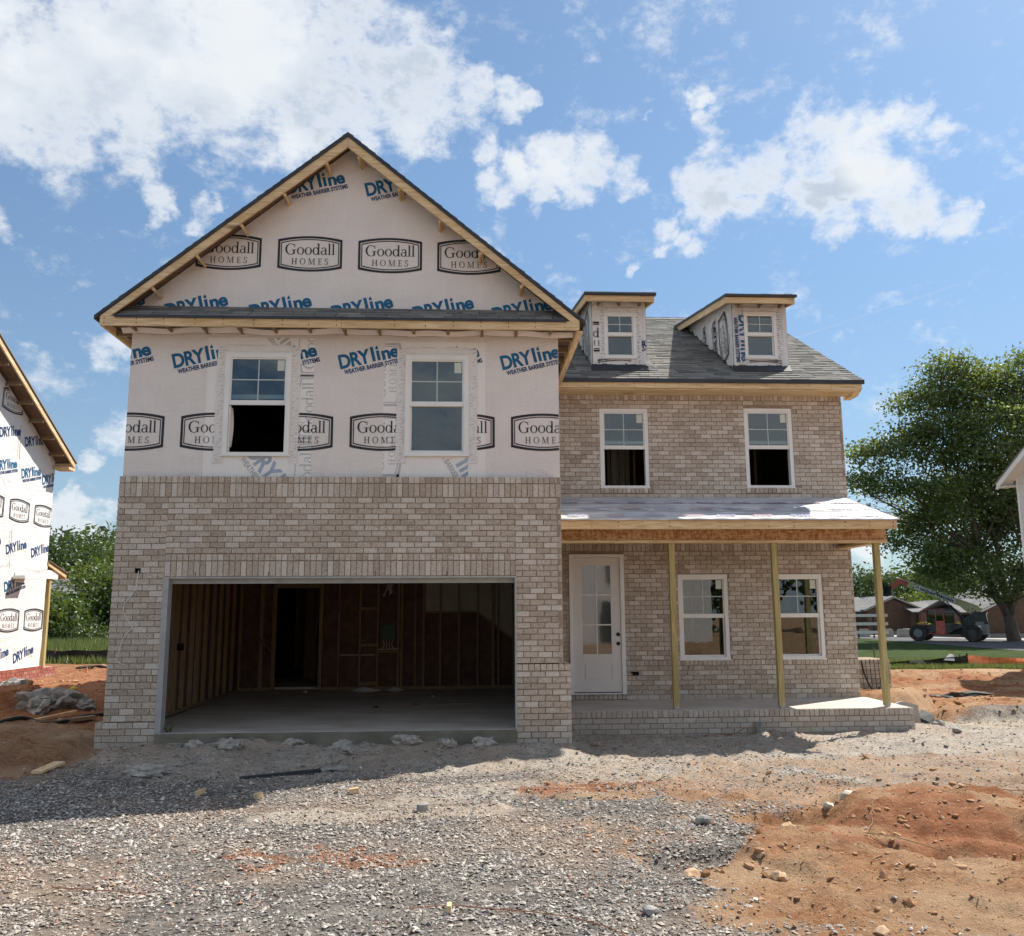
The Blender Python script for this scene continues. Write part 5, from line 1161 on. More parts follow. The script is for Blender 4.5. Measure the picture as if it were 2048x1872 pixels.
# upstairs and downstairs rooms behind the recessed wall
mb = MB()
for (xa, xb, za, zb) in ((5.5, 11.0, .2, 2.7), (5.5, 11.0, 3.0, 5.6), (-.5, 5.4, 3.0, 5.6)): mb.box(xa, xb, 7.3, 7.34, za, zb)
mb.link('partition', 'osb_dark', house)
for k, (xc, yc, za, zb) in enumerate([(7.05, 4.6, 3, 5.6), (7.22, 4.6, 3, 5.6), (7.36, 4.7, 3, 5.6), (7.55, 4.9, 3, 5.6), (9.6, 5.2, 3, 5.6), (10.0, 4.8, 3, 5.6), (8.2, 5.2, .2, 2.7), (8.35, 5.6, .2, 2.7), (8.8, 5.6, .2, 2.7), (8.5, 5.0, .2, 2.7), (10.2, 5.4, .2, 2.7), (10.45, 5.4, .2, 2.7), (9.9, 5.5, .2, 2.7)]):
    mb = MB(); mb.box(xc-.02, xc+.02, yc-.045, yc+.045, za, zb); mb.link('stud', 'stud', house)
mb = MB(); mb.box(7.0, 7.45, 4.86, 4.88, 3.0, 5.6); mb.link('partition', 'drywall', house)

mb = MB(); rr = random.Random(31)
for k in range(17):
    x_ = -.92+k*.406+rr.uniform(-.03, .03)
    for z_ in (5.67, 5.735): mb.box(x_, x_+.010, -.2815, -.279, z_+rr.uniform(-.01, .01), z_+.018)
for k in range(14):
    x_ = 5.75+k*.406+rr.uniform(-.03, .03)
    for z_ in (2.925, 2.99): mb.box(x_, x_+.010, 1.2325, 1.236, z_+rr.uniform(-.01, .01), z_+.016)
for k in range(14):
    x_ = 5.95+k*.406+rr.uniform(-.03, .03)
    for z_ in (5.605, 5.655): mb.box(x_, x_+.010, 2.757, 2.7605, z_, z_+.014)
mb.link('nail_heads', 'black', house, kind='stuff')

# ================================================================== THE HOUSE NEXT DOOR (left)
nb = thing('neighbour_house', 'white-wrapped house with red brick base and bare rafters at the left edge', 'house', (-9, 6, -.1))
NX = -6.5; NW = Wall((NX, 0, 0), (0, 1, 0), (1, 0, 0)); Yn = 10.6
NS = .516; NZ = lambda y: 5.50+NS*(10.83-y) if y > 4.9 else 5.50+NS*(y+1.03)
nb_poly = [(-.85, .31), (Yn, .31), (Yn, NZ(Yn)-.12), (4.9, NZ(4.91)-.12), (-.85, NZ(-.85)-.12)]
mb = MB(); mb.prism(nb_poly, 'x', NX-.06, NX-.03); mb.link('side_wall', 'wrap_n', nb)
# creased wrap sheets laid over the wall
nwd = lambda yy, zz: (fbm(yy*1.1, zz*1.4, 1.6, 3)-.5)*.030+.014*np.exp(-((zz-2.75-.04*np.sin(yy*3))/.045)**2)+.010*np.exp(-((zz-5.2-.05*np.sin(yy*2))/.06)**2)
n, nv = 100, 120; PP = []
for j in range(nv):
    for k in range(n):
        yy = 4.9+(Yn-4.9)*k/(n-1); zt_ = NZ(yy)-.10; zz = .33+(zt_-.33)*j/(nv-1)
        d_ = 0
        PP.append((NX+d_, yy, zz))
PP = np.array(PP); PP[:, 0] += nwd(PP[:, 1], PP[:, 2])
i_ = np.arange(n*nv).reshape(nv, n); F_ = np.stack([i_[:-1, :-1], i_[:-1, 1:], i_[1:, 1:], i_[1:, :-1]], -1).reshape(-1, 4)
nw_sheet = np_mesh('side_wrap', np.array(PP), F_, 'wrap_n', nb, smooth=True)
cN = lambda: ((Vector((0, Yn, 0)), Vector((0, 1, 0))), (Vector((0, 4.9, NZ(4.9)-.12)), Vector((0, NS, 1)).normalized()), (Vector((0, 0, .33)), Vector((0, 0, -1))))
px_ = NX+.036; UY = (0, 1, 0)
cN2 = lambda: ((Vector((0, Yn, 0)), Vector((0, 1, 0))), (Vector((0, Yn, NZ(Yn)-.14)), Vector((0, NS, 1)).normalized()), (Vector((0, 0, .35)), Vector((0, 0, -1))))
for y0 in (10.18, 8.985, 7.79, 6.6): put_print('badge', nw_sheet, (px_, y0, 4.05), UY, clips=cN2()); put_print('badge', nw_sheet, (px_, y0-.08, 1.47), UY, clips=cN2())
for y0 in (9.45, 8.27, 7.08, 5.9): put_print('badge', nw_sheet, (px_, y0, 6.56), UY, clips=cN2())
for y0 in (10.02, 8.84, 7.66, 6.48):
    put_print('slogan', nw_sheet, (px_, y0-1.05, 4.73), UY, clips=cN2()); put_print('slogan', nw_sheet, (px_, y0, 4.73), UY, clips=cN2()) if y0 == 10.02 else None
    put_print('slogan2', nw_sheet, (px_, y0+.10-.38, 2.88), UY, clips=cN2(), mats=['ink_navy', 'ink_faint']); put_print('slogan2', nw_sheet, (px_, y0-.40-.6, 5.52), UY, clips=cN2(), mats=['ink_navy', 'ink_faint'])
    put_print('slogan', nw_sheet, (px_, y0-.98-.4, 2.02), UY, clips=cN2()); put_print('slogan2', nw_sheet, (px_, y0-.70, .36), UY, clips=cN2(), mats=['ink_navy', 'ink_faint'])
    put_print('slogan2', nw_sheet, (px_, y0+.2, 5.52), UY, clips=cN2(), mats=['ink_navy', 'ink_faint']) if y0 == 10.02 else None
for o in [c for c in COL.objects if c.parent == nw_sheet]:
    V = np.empty(len(o.data.vertices)*3); o.data.vertices.foreach_get('co', V); V = V.reshape(-1, 3); V[:, 0] = NX+nwd(V[:, 1], V[:, 2])+.0035+(V[:, 0]-px_)*1.; o.data.vertices.foreach_set('co', V.ravel())
mb = MB(); mb.box(NX+.02, NX+.30, 8.90, 9.46, 2.44, 2.52); mb.box(NX+.015, NX+.03, 9.0, 9.5, 2.36, 2.62); mb.link('vent_hood', 'vinyl', nb)
for a_, b_ in (((NX+.03, 8.665, 6.08), (NX+.03, 8.71, 5.24)), ((NX+.03, 8.66, 3.60), (NX+.03, 8.68, 2.57))): mb = MB(); mb.tube([a_, b_], .006, 5); mb.link('hanging_cord', 'trim_grey', nb)
B2 = Bricks(); B2.row(NW, -.8, 10.62, .255, .34, out=.09); B2.courses(NW, -.8, 10.62, -.09, .25, h=.085, out=.09); NW2 = Wall((NX, 0, 0), (0, 1, 0), (1, 0, 0)); B2.row(NW2, 10.63, 11.38, .20, .285, out=.05); B2.courses(NW2, 10.63, 11.38, -.12, .195, h=.08, out=.05)
B2.build(nb, 'redbrick')
mb = MB(); panel(mb, NW, -.85, 10.61, -.35, .332, .079, th=.15); panel(mb, NW2, 10.61, 11.37, -.35, .275, .039, th=.5); mb.link('base_mortar', 'redmortar', nb)
mb = MB(); mb.box(NX-.1, NX+.12, 4, 10.6, -.6, -.085); mb.link('footing', 'concrete', nb)
mb = MB(); mb.prism([(-1.1, NZ(-1.03)-.12), (4.9, NZ(4.901)-.115), (10.85, 5.375), (10.85, 5.50), (4.9, NZ(4.901)+.01), (-1.1, NZ(-1.03)+.0)], 'x', NX+.365, NX+.40); mb.link('rake_board', 'pine_y', nb)
mb = MB(); mb.prism([(-1.1, NZ(-1.03)), (4.9, NZ(4.901)+.012), (10.86, 5.50), (10.86, 5.53), (4.9, NZ(4.901)+.045), (-1.1, NZ(-1.03)+.03)], 'x', -17, NX+.41); mb.link('roof_deck', 'osb_dark', nb)
mb = MB(); mb.prism([(-1.12, NZ(-1.03)+.032), (4.9, NZ(4.901)+.047), (10.90, 5.51), (10.90, 5.545), (4.9, NZ(4.901)+.080), (-1.12, NZ(-1.03)+.065)], 'x', -17, NX+.425); mb.link('shingle_layer', 'shingle', nb)
mb = MB(); mb.box(NX+.02, NX+.40, 10.50, 10.86, 5.30, 5.372); mb.box(-17, NX+.38, 10.80, 10.84, 5.38, 5.50); mb.link('eave_return', 'pine_x', nb)
for k in range(9):
    yc = 10.25-k*.60; mb = MB(); z_ = NZ(yc)-.15; mb.beam((NX+.02, yc, z_), (NX+.364, yc, z_), .038, .10, upv=Vector((0, NS, 1)).normalized()); mb.link('lookout', 'stud', nb)
mb = MB(); mb.box(-16, NX-.06, Yn-.05, Yn, .3, 5.4); mb.box(-16, NX-.06, -.85, -.80, .3, 5.4); mb.link('end_wall', 'wrap_n', nb)
# back porch of the neighbour
mb = MB(); s_ = .05; mb.box(NX-.08-s_, NX-.08+s_, 10.92-s_, 10.92+s_, .285, 2.55); mb.link('porch_post', 'treated', nb)
mb = MB(); mb.box(NX-.2, NX-.0, 10.61, 11.25, 2.50, 2.72); mb.link('porch_beam', 'wrap_n', nb)
mb = MB(); mb.prism([(10.61, 2.83), (11.62, 2.56), (11.62, 2.66), (10.61, 2.93)], 'x', NX-.02, NX+.03); mb.box(-9, NX+.03, 11.625, 11.66, 2.52, 2.67); mb.link('porch_fascia', 'pine_y', nb)
mb = MB(); mb.prism([(10.61, 2.935), (11.68, 2.665), (11.68, 2.69), (10.61, 2.96)], 'x', -9, NX+.06); mb.link('porch_roof', 'osb_dark', nb)

# ================================================================== WHITE HOUSE CORNER (right edge)
rn = thing('neighbour_house', 'white-sided house corner with white fascia at the right edge', 'house', (24, 16, -.3))
MAT['siding'] = simple('pale grey lap siding', (.62, .62, .61), (.67, .67, .66), 1.5, rough=.5)
MAT['fascia_white'] = simple('white trim', (.76, .76, .75), (.80, .80, .79), 2, rough=.5)
EX, YF = 21.42, 14.0; ZR = lambda y: 5.72+.56*(14.05-y)
mb = MB()
for k in range(30):
    z0 = -.35+k*.2; mb.hexa([(EX-.012, 3, z0), (EX+.2, 3, z0), (EX+.2, YF-.1, z0), (EX-.012, YF-.1, z0), (EX, 3, z0+.198), (EX+.2, 3, z0+.198), (EX+.2, YF-.1, z0+.198), (EX, YF-.1, z0+.198)])
mb.link('lap_siding', 'siding', rn, kind='stuff')
mb = MB(); mb.prism([(3, 5.6), (YF-.1, 5.6), (YF-.1, 5.72), (8.5, ZR(8.5)-.1), (3, ZR(8.5)-3)], 'x', EX, EX+.2); mb.link('gable_wall', 'siding', rn)
mb = MB(); mb.box(EX-.02, EX+.02, YF-.10, YF, -.35, 5.72); mb.link('corner_trim', 'fascia_white', rn)
mb = MB(); mb.box(EX+.02, 31, YF-.12, YF-.02, -.35, 5.72); mb.link('back_wall', 'siding', rn)
mb = MB(); mb.prism([(14.42, ZR(14.42)-.16), (8.5, ZR(8.5)-.16), (8.5, ZR(8.5)+.03), (14.42, ZR(14.42)+.03)], 'x', EX-.40, EX-.36); mb.prism([(2.5, ZR(8.5)-3.5), (8.49, ZR(8.5)-.16), (8.49, ZR(8.5)+.03), (2.5, ZR(8.5)-3.3)], 'x', EX-.40, EX-.36); mb.link('rake_board', 'fascia_white', rn)
mb = MB(); mb.prism([(14.42, ZR(14.42)-.12), (8.5, ZR(8.5)-.12), (8.5, ZR(8.5)-.09), (14.42, ZR(14.42)-.09)], 'x', EX-.36, EX); mb.box(EX-.36, 31, 14.40, 14.44, 5.42, 5.56); mb.box(EX-.36, EX-.02, 14.0, 14.40, 5.40, 5.43); mb.link('white_soffit', 'fascia_white', rn)
mb = MB(); mb.prism([(14.46, ZR(14.46)+.035), (8.5, ZR(8.5)+.035), (2.4, ZR(8.5)-3.35), (2.4, ZR(8.5)-3.31), (8.5, ZR(8.5)+.08), (14.46, ZR(14.46)+.08)], 'x', EX-.42, 31); mb.link('roof', 'shingle_g', rn)

# ================================================================== HOUSES FAR BEHIND
MAT['farbrick'] = simple('brown ranch brick', (.135, .085, .062), (.18, .115, .085), 3, rough=.95, bump=.3, bscale=12)
MAT['cream'] = simple('cream gable trim', (.50, .47, .36), (.56, .52, .42), 2, rough=.7)
MAT['farroof'] = simple('weathered grey roofing', (.15, .15, .148), (.21, .205, .20), 1.0, stretch=(1, 1, 6), rough=.95)
MAT['farglass'] = simple('dark far window', (.03, .035, .04), rough=.2, spec=.6)
def ranch(x0, x1, y0, zb_, ze, zr, long_=9, lab='', roofleft=2.4):
    """low brick ranch: gable wall towards us, roof running off to the left behind"""
    r_ = thing('ranch_house', lab, 'house', ((x0+x1)/2, y0, zb_), 'brick ranch houses across the road')
    xm = (x0+x1)/2
    mb = MB(); mb.prism([(x0, zb_-.3), (x1, zb_-.3), (x1, ze), (xm, zr-.1), (x0, ze)], 'y', y0, y0+long_); mb.link('brick_wall', 'farbrick', r_)
    mb = MB(); mb.prism([(x0-.5, ze-.15), (xm, zr+.02), (x1+.5, ze-.15), (x1+.5, ze-.02), (xm, zr+.16), (x0-.5, ze-.02)], 'y', y0-.45, y0+long_); mb.link('roof', 'farroof', r_)
    mb = MB(); mb.prism([(x0-.52, ze-.20), (xm, zr-.06), (x1+.52, ze-.20), (x1+.5, ze-.10), (xm, zr+.06), (x0-.5, ze-.10)], 'y', y0-.50, y0-.46); mb.link('rake_trim', 'cream', r_)
    mb = MB(); mb.prism([(x0+.1, ze+.02), (x1-.1, ze+.02), (xm, zr-.2)], 'y', y0-.06, y0-.01); mb.link('gable_panel', 'cream' if 'trim' in lab else 'farbrick', r_)
    mb = MB(); mb.box(x0-.02, x1+.02, y0-.03, y0, zb_-.3, zb_+.35); mb.link('block_base', 'concrete', r_)
    return r_
r1 = ranch(49.4, 55.4, 86, -1.15, 1.60, 2.95, 8, 'brown brick ranch house with a blank gable wall behind the board fence')
mb = MB(); mb.box(43.5, 49.35, 87.2, 93, -1.4, 1.45); mb.link('side_wing', 'farbrick', r1); mb = MB(); mb.prism([(86.4, 1.30), (90.2, 2.92), (94, 1.30), (94, 1.42), (90.2, 3.06), (86.4, 1.42)], 'x', 42.5, 50.4); mb.link('wing_roof', 'farroof', r1)
r2 = ranch(55.9, 60.2, 84, -1.2, 1.35, 2.45, 8, 'small gabled ranch house seen behind the telehandler cab, cream trim')
for xw in (57.0, 58.8): mb = MB(); mb.box(xw, xw+.8, 83.93, 83.99, -.2, 1.0); mb.link('window', 'farglass', r2)
mb = MB(); mb.prism([(84.0, 1.2), (88, 2.3), (88, 2.42), (84.0, 1.32)], 'x', 53.6, 58); mb.link('wing_roof', 'farroof', r2); mb = MB(); mb.box(54.3, 55.88, 84.8, 88, -1.3, 1.25); mb.link('side_wing', 'farbrick', r2)
r3 = thing('ranch_house', 'brown brick ranch house with a white downspout beside the forked tree trunk', 'house', (60, 74, -1.25), 'brick ranch houses across the road')
mb = MB(); mb.prism([(55.45, -1.5), (68, -1.5), (68, 1.4), (61.7, 4.2), (55.45, 1.4)], 'y', 74, 84); mb.link('brick_wall', 'farbrick', r3)
mb = MB(); mb.prism([(54.9, 1.22), (61.7, 4.25), (68.5, 1.22), (68.5, 1.36), (61.7, 4.42), (54.9, 1.36)], 'y', 73.5, 84); mb.link('roof', 'farroof', r3)
mb = MB(); mb.prism([(54.9, 1.14), (61.7, 4.16), (68.5, 1.14), (68.5, 1.30), (61.7, 4.32), (54.9, 1.30)], 'y', 73.44, 73.49); mb.link('rake_trim', 'fascia_white', r3)
mb = MB(); mb.tube([(55.9, 73.6, 1.25), (55.95, 73.9, 1.0), (56.1, 73.9, -1.2), (56.3, 73.6, -1.3)], .06, 6); mb.link('downspout', 'fascia_white', r3)
mb = MB(); mb.box(55.4, 68, 73.9, 73.98, -1.5, -.85); mb.link('block_base', 'concrete', r3)
mb = MB(); mb.box(54.3, 55.40, 76, 84, -1.4, 1.3); mb.link('side_wing', 'farbrick', r3); mb = MB(); mb.prism([(75.3, 1.15), (79, 2.5), (84, 1.15), (84, 1.28), (79, 2.64), (75.3, 1.28)], 'x', 54.2, 57.6); mb.link('wing_roof', 'farroof', r3)
for xw in (54.5,): mb = MB(); mb.box(xw, xw+.6, 75.93, 75.99, -.1, 1.0); mb.link('window', 'farglass', r3)
dh = thing('distant_house', 'distant cream house with a grey hip roof half hidden by trees on the left', 'house', (-19.5, 38, .5))
mb = MB(); mb.box(-24, -18.3, 38, 44, -.3, 2.75); mb.link('wall', 'cream', dh)
mb = MB(); mb.v = [(-25, 37.3, 2.70), (-17.5, 37.3, 2.70), (-17.5, 44.7, 2.70), (-25, 44.7, 2.70), (-22, 41, 4.1), (-20.0, 41, 4.1)]; mb.f = [(0, 1, 5, 4), (1, 2, 5), (2, 3, 4, 5), (3, 0, 4), (0, 3, 2, 1)]; mb.tone = [0]*5; mb.link('hip_roof', 'farroof', dh, recalc=False)
for xw in (-20.3, -19.55, -18.9): mb = MB(); mb.box(xw, xw+.42, 37.93, 37.99, 1.7, 2.5); w_ = mb.link('window', 'farglass', dh); mb = MB(); mb.box(xw-.05, xw+.47, 37.95, 37.995, 1.62, 2.58); mb.link('frame', 'fascia_white', w_)

# ================================================================== TREES
LEAF = {'oak': leafmat('oak leaves', (.075, .120, .036), (.120, .170, .052), (.22, .26, .085), .5, .30),
        'mid': leafmat('mid green leaves', (.050, .092, .018), (.088, .138, .028), (.15, .19, .045), .32, .6),
        'dark': leafmat('dark green leaves', (.036, .068, .018), (.058, .098, .026), (.095, .14, .038), .28, .5),
        'lime': leafmat('bright green leaves', (.075, .125, .022), (.12, .17, .032), (.17, .21, .045), .35, .6)}
MAT['bark'] = simple('grey-brown bark', (.085, .068, .052), (.15, .125, .10), 5, stretch=(1, 1, .2), rough=.95, bump=.8, bscale=14)
def foliage(name, blobs, n, leaf, mat, parent, gap=.45, seed=1):
    """leaf-sized faces through the crown volume, thickest near clump surfaces. blobs: (x,y,z,rx,ry,rz)"""
    rr = np.random.default_rng(seed); Bb = np.array(blobs, float); w_ = Bb[:, 3]*Bb[:, 4]+Bb[:, 3]*Bb[:, 5]; w_ /= w_.sum()
    # twig clumps first, leaves round them
    nc = max(20, n//26); bi = rr.choice(len(Bb), nc, p=w_); d = rr.normal(size=(nc, 3)); d /= np.linalg.norm(d, axis=1)[:, None]
    rad = rr.random(nc)**.33*(.96+.08*rr.random(nc)); C_ = Bb[bi, :3]+d*Bb[bi, 3:]*rad[:, None]
    keep = (fbm(C_[:, 0]*1.0+C_[:, 1]*.7, C_[:, 2]*1.3+seed, .62, 3) > gap-.08*rr.random(nc)); C_ = C_[keep]
    per = max(6, n//max(1, len(C_))); P_ = np.repeat(C_, per, 0); cs = leaf*2.6
    P_ = P_+np.clip(rr.normal(size=P_.shape), -1.9, 1.9)*np.array([cs, cs, cs*.5])
    m_ = len(P_); nrm = rr.normal(size=(m_, 3))+np.array([0, 0, .9]); nrm /= np.linalg.norm(nrm, axis=1)[:, None]
    a = rr.normal(size=(m_, 3)); a -= nrm*(a*nrm).sum(1)[:, None]; a /= np.linalg.norm(a, axis=1)[:, None]; b_ = np.cross(nrm, a)
    s_ = leaf*rr.uniform(.6, 1.25, (m_, 1)); V = np.stack([P_-a*s_*.5, P_-b_*s_*.32+nrm*s_*.05, P_+a*s_*.55, P_+b_*s_*.32+nrm*s_*.05], 1).reshape(-1, 3)
    tone = np.repeat(rr.random(len(C_)), per)*.6+rr.random(m_)*.4
    return np_mesh(name, V, np.arange(4*m_).reshape(-1, 4), LEAF[mat], parent, attrs={'tone': ('FACE', tone)})
def branch(mb, a, b_, r0, r1, bend=.08, seed=0):
    rr = random.Random(seed); a, b_ = Vector(a), Vector(b_); L_ = (b_-a).length; n = 6
    pts = [a.lerp(b_, k/n)+Vector((rr.uniform(-1, 1), rr.uniform(-1, 1), rr.uniform(-.5, .8)))*L_*bend*math.sin(math.pi*k/n) for k in range(n+1)]
    mb.tube(pts, [r0+(r1-r0)*k/n for k in range(n+1)], 7); return pts
def small_tree(x, y, h, w_, mat, lab, leaf=.28, n=5000, name='tree', group=None, seed=1, zoff=0, low=.12):
    rr = random.Random(seed); z0 = hz(x, y)+zoff; t_ = thing(name, lab, 'tree' if name != 'bush' else 'bush', (x, y, z0), group)
    mb = MB(); top = Vector((x, y, z0+h*.62)); pts = branch(mb, (x, y, z0-.2), top, h*.022+.04, h*.01, .03, seed); bl = []
    for k in range(9):
        ang = k*2.4+rr.random(); rr_ = w_*(.2+.30*rr.random()); zc_ = z0+h*(low+.1+(.72-low)*rr.random()); c = (x+math.cos(ang)*rr_, y+math.sin(ang)*rr_, zc_)
        s_ = w_*(.20+.10*rr.random()); bl.append((*c, s_, s_, h*.15*(.8+.5*rr.random()))); base = pts[2+k % 4]; branch(mb, base, c, h*.010+.01, .01, .08, seed+k)
    bl.append((x, y, z0+h*.80, w_*.22, w_*.22, h*.16)); bl.append((x, y, z0+h*.45, w_*.34, w_*.34, h*.26))
    mb.link('trunk', 'bark', t_, smooth=True); foliage('crown', bl, n, leaf, mat, t_, .33, seed); return t_
# the big shade tree over the telehandler
ox, oy, oz = 52.3, 64.1, hz(52.3, 64.1)
oak = thing('shade_tree', 'huge dark green spreading shade tree with forked trunk behind the telehandler', 'tree', (ox, oy, oz))
mb = MB(); P0 = branch(mb, (ox+.2, oy, oz-.3), (ox-.2, oy, oz+2.3), .62, .50, .02, 1)
limbs = [((ox-.2, oy, oz+2.1), (ox-2.2, oy+.3, oz+7.5), .36, .26), ((ox-.1, oy, oz+2.1), (ox+2.0, oy-.3, oz+8), .33, .24), ((ox-.15, oy, oz+2.4), (ox-.5, oy+.5, oz+9), .24, .2)]
tips = []
for k, (a, b_, r0, r1) in enumerate(limbs): branch(mb, a, b_, r0, r1, .04, 3+k); tips.append(b_)
rr = random.Random(77); oakb = []
crown = [(-1.5, 0, 21.8, 3.4, 2.4), (2.2, 0, 22.5, 3.4, 2.2), (-5.0, 0, 23.0, 1.6, 1.9), (-4.2, 1, 20.0, 2.8, 2.2), (-8.2, 0, 17.2, 2.4, 1.5), (-5.0, -1, 16.6, 3.8, 2.4), (-11.3, 0, 15.6, 2.2, 1.2), (-10.2, 0, 13.4, 2.8, 1.4),
         (-13.0, 0, 13.0, 1.6, .8), (-8.0, 0, 12.6, 3.2, 1.7), (-11.8, 1, 10.6, 2.2, 1.1), (-9.0, 1, 9.4, 2.6, 1.3), (-6.0, 0, 10.2, 3.4, 1.9), (-9.8, 0, 7.6, 1.6, .9), (-7.4, -1, 7.0, 2.6, 1.3), (-4.6, 1, 7.4, 3.2, 1.8),
         (-6.4, 0, 5.2, 1.7, .8), (-3.6, -1, 5.2, 2.7, 1.2), (-1.0, -1, 5.4, 2.8, 1.1), (1.5, 1, 6.5, 3.4, 1.7), (0, 2, 12, 5.5, 4.4), (0, -2, 16.5, 5, 3.8), (4.5, 0, 11, 5, 4), (5.5, 0, 17.5, 4.5, 3.6), (-2.4, 3, 10, 4.6, 3.4), (-3, -3, 13, 4.4, 3), (7.5, 0, 21.5, 3, 2.4), (-3.2, 0, 24.0, 1.8, 1.5), (5.0, 0, 24.2, 2.6, 1.8), (-7.0, 0, 20.6, 1.9, 1.5), (9.5, 0, 19, 3.4, 3), (-2.2, -1, 3.4, 2.0, .8), (-4.8, -1, 3.9, 1.6, .7), (1.2, -1, 4.4, 2.2, .9), (3.6, 0, 5.0, 2.6, 1.1), (8.5, 0, 23.6, 3.2, 2.4), (12, 0, 21, 4, 3), (12.5, 1, 14, 4, 4), (11, 0, 8, 4, 2.6), (2.8, -1, 19.5, 3.6, 2.8), (.5, -1, 3.9, 2.4, .9), (5.2, -1, 3.6, 2.4, .9), (6, -1, 6.5, 3.2, 1.6), (9, 0, 14, 3.6, 3)]
for k, (dx, dy, zc_, rw, rh) in enumerate(crown):
    c = Vector((ox+dx, oy+dy, oz+zc_+1.0)); oakb.append((c.x, c.y, c.z, rw, rw*.9, rh)); src = Vector(tips[k % 3]) if zc_ > 8 else Vector((ox-.3, oy, oz+3.5))
    if dx < -7: src = Vector(tips[0])
    pts = branch(mb, src, c, .15 if zc_ > 8 else .11, .035, .07, 100+k)
    for j in range(5): e = c+Vector((rr.uniform(-1, 1)*rw, rr.uniform(-1, 1)*rw*.8, rr.uniform(-.7, .9)*rh)); branch(mb, pts[3+j % 3], e, .045, .012, .09, 500+k*7+j)
mb.link('trunk', 'bark', oak, smooth=True)
foliage('crown', oakb, 100000, .33, 'oak', oak, .50, 5)
G1 = 'trees behind the ranch houses'
for (x, y, h, w_, m_, lab, s_) in [(54.2, 98, 8.4, 7.5, 'dark', 'dark green tree behind the house corner, left of the treated corner post', 1), (58.5, 104, 8.0, 9, 'dark', 'broad dark green tree between the corner post and the telehandler forks', 2), (64.0, 102, 8.6, 8, 'mid', 'rounded green tree directly behind the raised telehandler forks', 3),
        (58.6, 93, 4.6, 6.5, 'lime', 'bright yellow-green tree under the telehandler boom', 4), (72, 108, 9.0, 9, 'mid', 'green tree behind the boom, partly covered by the big shade tree', 5), (68, 80, 4.6, 4, 'lime', 'small bright tree right of the forked trunk', 6)]:
    small_tree(x, y, h, w_, m_, lab, .42, 6000, group=G1, seed=40+s_)
G2 = 'trees of the wood behind the left house'
for (x, y, h, w_, m_, lab, s_) in [(-24.5, 50, 7.6, 7, 'dark', 'dark tree closest to the white-wrapped wall, above the distant grey roof', 11), (-25.6, 58, 8.8, 8, 'mid', 'tallest pale-topped tree at the left end of the wood', 12), (-23.6, 62, 7.6, 7.5, 'dark', 'dark rounded tree in the middle back of the wood', 13),
        (-20.4, 54, 6.9, 7, 'mid', 'green tree at the right end of the wood beside the brick pier', 14), (-17.6, 41, 4.9, 5.4, 'lime', 'sunlit bright green tree low in front of the wood', 15), (-14.2, 38, 4.8, 5, 'mid', 'dense green tree touching the brick pier edge', 16),
        (-19.6, 36, 3.0, 4.2, 'lime', 'low bright bush in front of the distant cream house', 17), (-16.8, 33.5, 2.5, 4.0, 'mid', 'low rounded green bush at the meadow edge', 18), (-29, 52, 8, 8, 'dark', 'dark tree hidden mostly behind the white-wrapped wall', 19), (-12, 45, 6.3, 7, 'dark', 'dark tree behind the dense green one at the brick pier', 20)]:
    small_tree(x, y, h, w_, m_, lab, .26, 10500, name='bush' if h < 3.5 else 'tree', group=G2, seed=60+s_, low=.02)
ORD = ['leftmost', 'second from left', 'third from left', 'fourth from left', 'fifth from left', 'sixth from left', 'sixth from right', 'fifth from right', 'fourth from right', 'third from right', 'second from right', 'rightmost']
for k in range(12):
    x, y = (-21+k*1.15, 31.5+(k*37 % 5)*.7); small_tree(x, y, 1.1+.5*((k*7) % 3)/2, 1.7, ['mid', 'lime', 'dark'][k % 3], 'waist-high shrub at the meadow edge, '+ORD[k]+' in its row', .12, 900, name='shrub', group='scrub along the meadow edge', seed=200+k, low=0)['category'] = 'shrub'
def woods(name, lab, xs, ys, hs, w_, leaf, n, seed):
    """a far wood that reads as one mass"""
    bl = []; rr = random.Random(seed)
    for x, y, h in zip(xs, ys, hs):
        z0 = hz(x, y)
        for k in range(6): a = rr.uniform(0, 6.28); s_ = w_*rr.uniform(.22, .34); bl.append((x+math.cos(a)*w_*.3, y+math.sin(a)*w_*.3, z0+h*rr.uniform(.25, .8), s_, s_, h*.22))
    o = foliage(name, bl, n, leaf, 'dark', None, .30, seed); o['kind'] = 'stuff'; return tag(o, lab, 'woods')
woods('far_woods', 'far line of dark green woods closing the horizon', [-150, -120, -95, -75, -60, -48, -40, 20, 34, 80, 95, 112, 130, 150, 170, 190, -170, -200, 5, -10, 48, 62, 88, 120, 145, -30],
      [130, 125, 120, 110, 104, 98, 92, 150, 145, 118, 112, 115, 120, 110, 100, 90, 110, 100, 160, 165, 150, 140, 135, 140, 150, 110], [9+(k*5 % 4) for k in range(26)], 17, 1.0, 30000, 9)

# ================================================================== TELEHANDLER
MAT['t_cream'] = simple('faded cream boom paint', (.46, .43, .24), (.53, .50, .31), 1.5, rough=.5)
MAT['t_red'] = simple('faded red paint', (.42, .085, .065), (.50, .14, .11), 2, rough=.5)
MAT['t_dark'] = simple('dark green-grey machine paint', (.038, .042, .038), (.07, .075, .068), 2, rough=.6)
MAT['t_grey'] = simple('grey counterweight', (.17, .18, .17), (.22, .23, .22), 2, rough=.6)
MAT['tyre'] = simple('dusty black rubber', (.020, .019, .018), (.06, .05, .042), 3, rough=.9)
MAT['yellow'] = simple('yellow paint', (.55, .42, .05), rough=.6)
th = thing('telehandler', 'old red and dark grey telehandler, cream boom raised with printed white banner', 'telehandler', (47.1, 65.2, hz(47.1, 65.2)+.02), rot=math.atan2(.64, -.77))
def tl(mb, name, mat, par=None, **k):
    o = mb.link(name, mat, None, **k); o.parent = par or th; o.matrix_parent_inverse = Matrix.Identity(4); return o
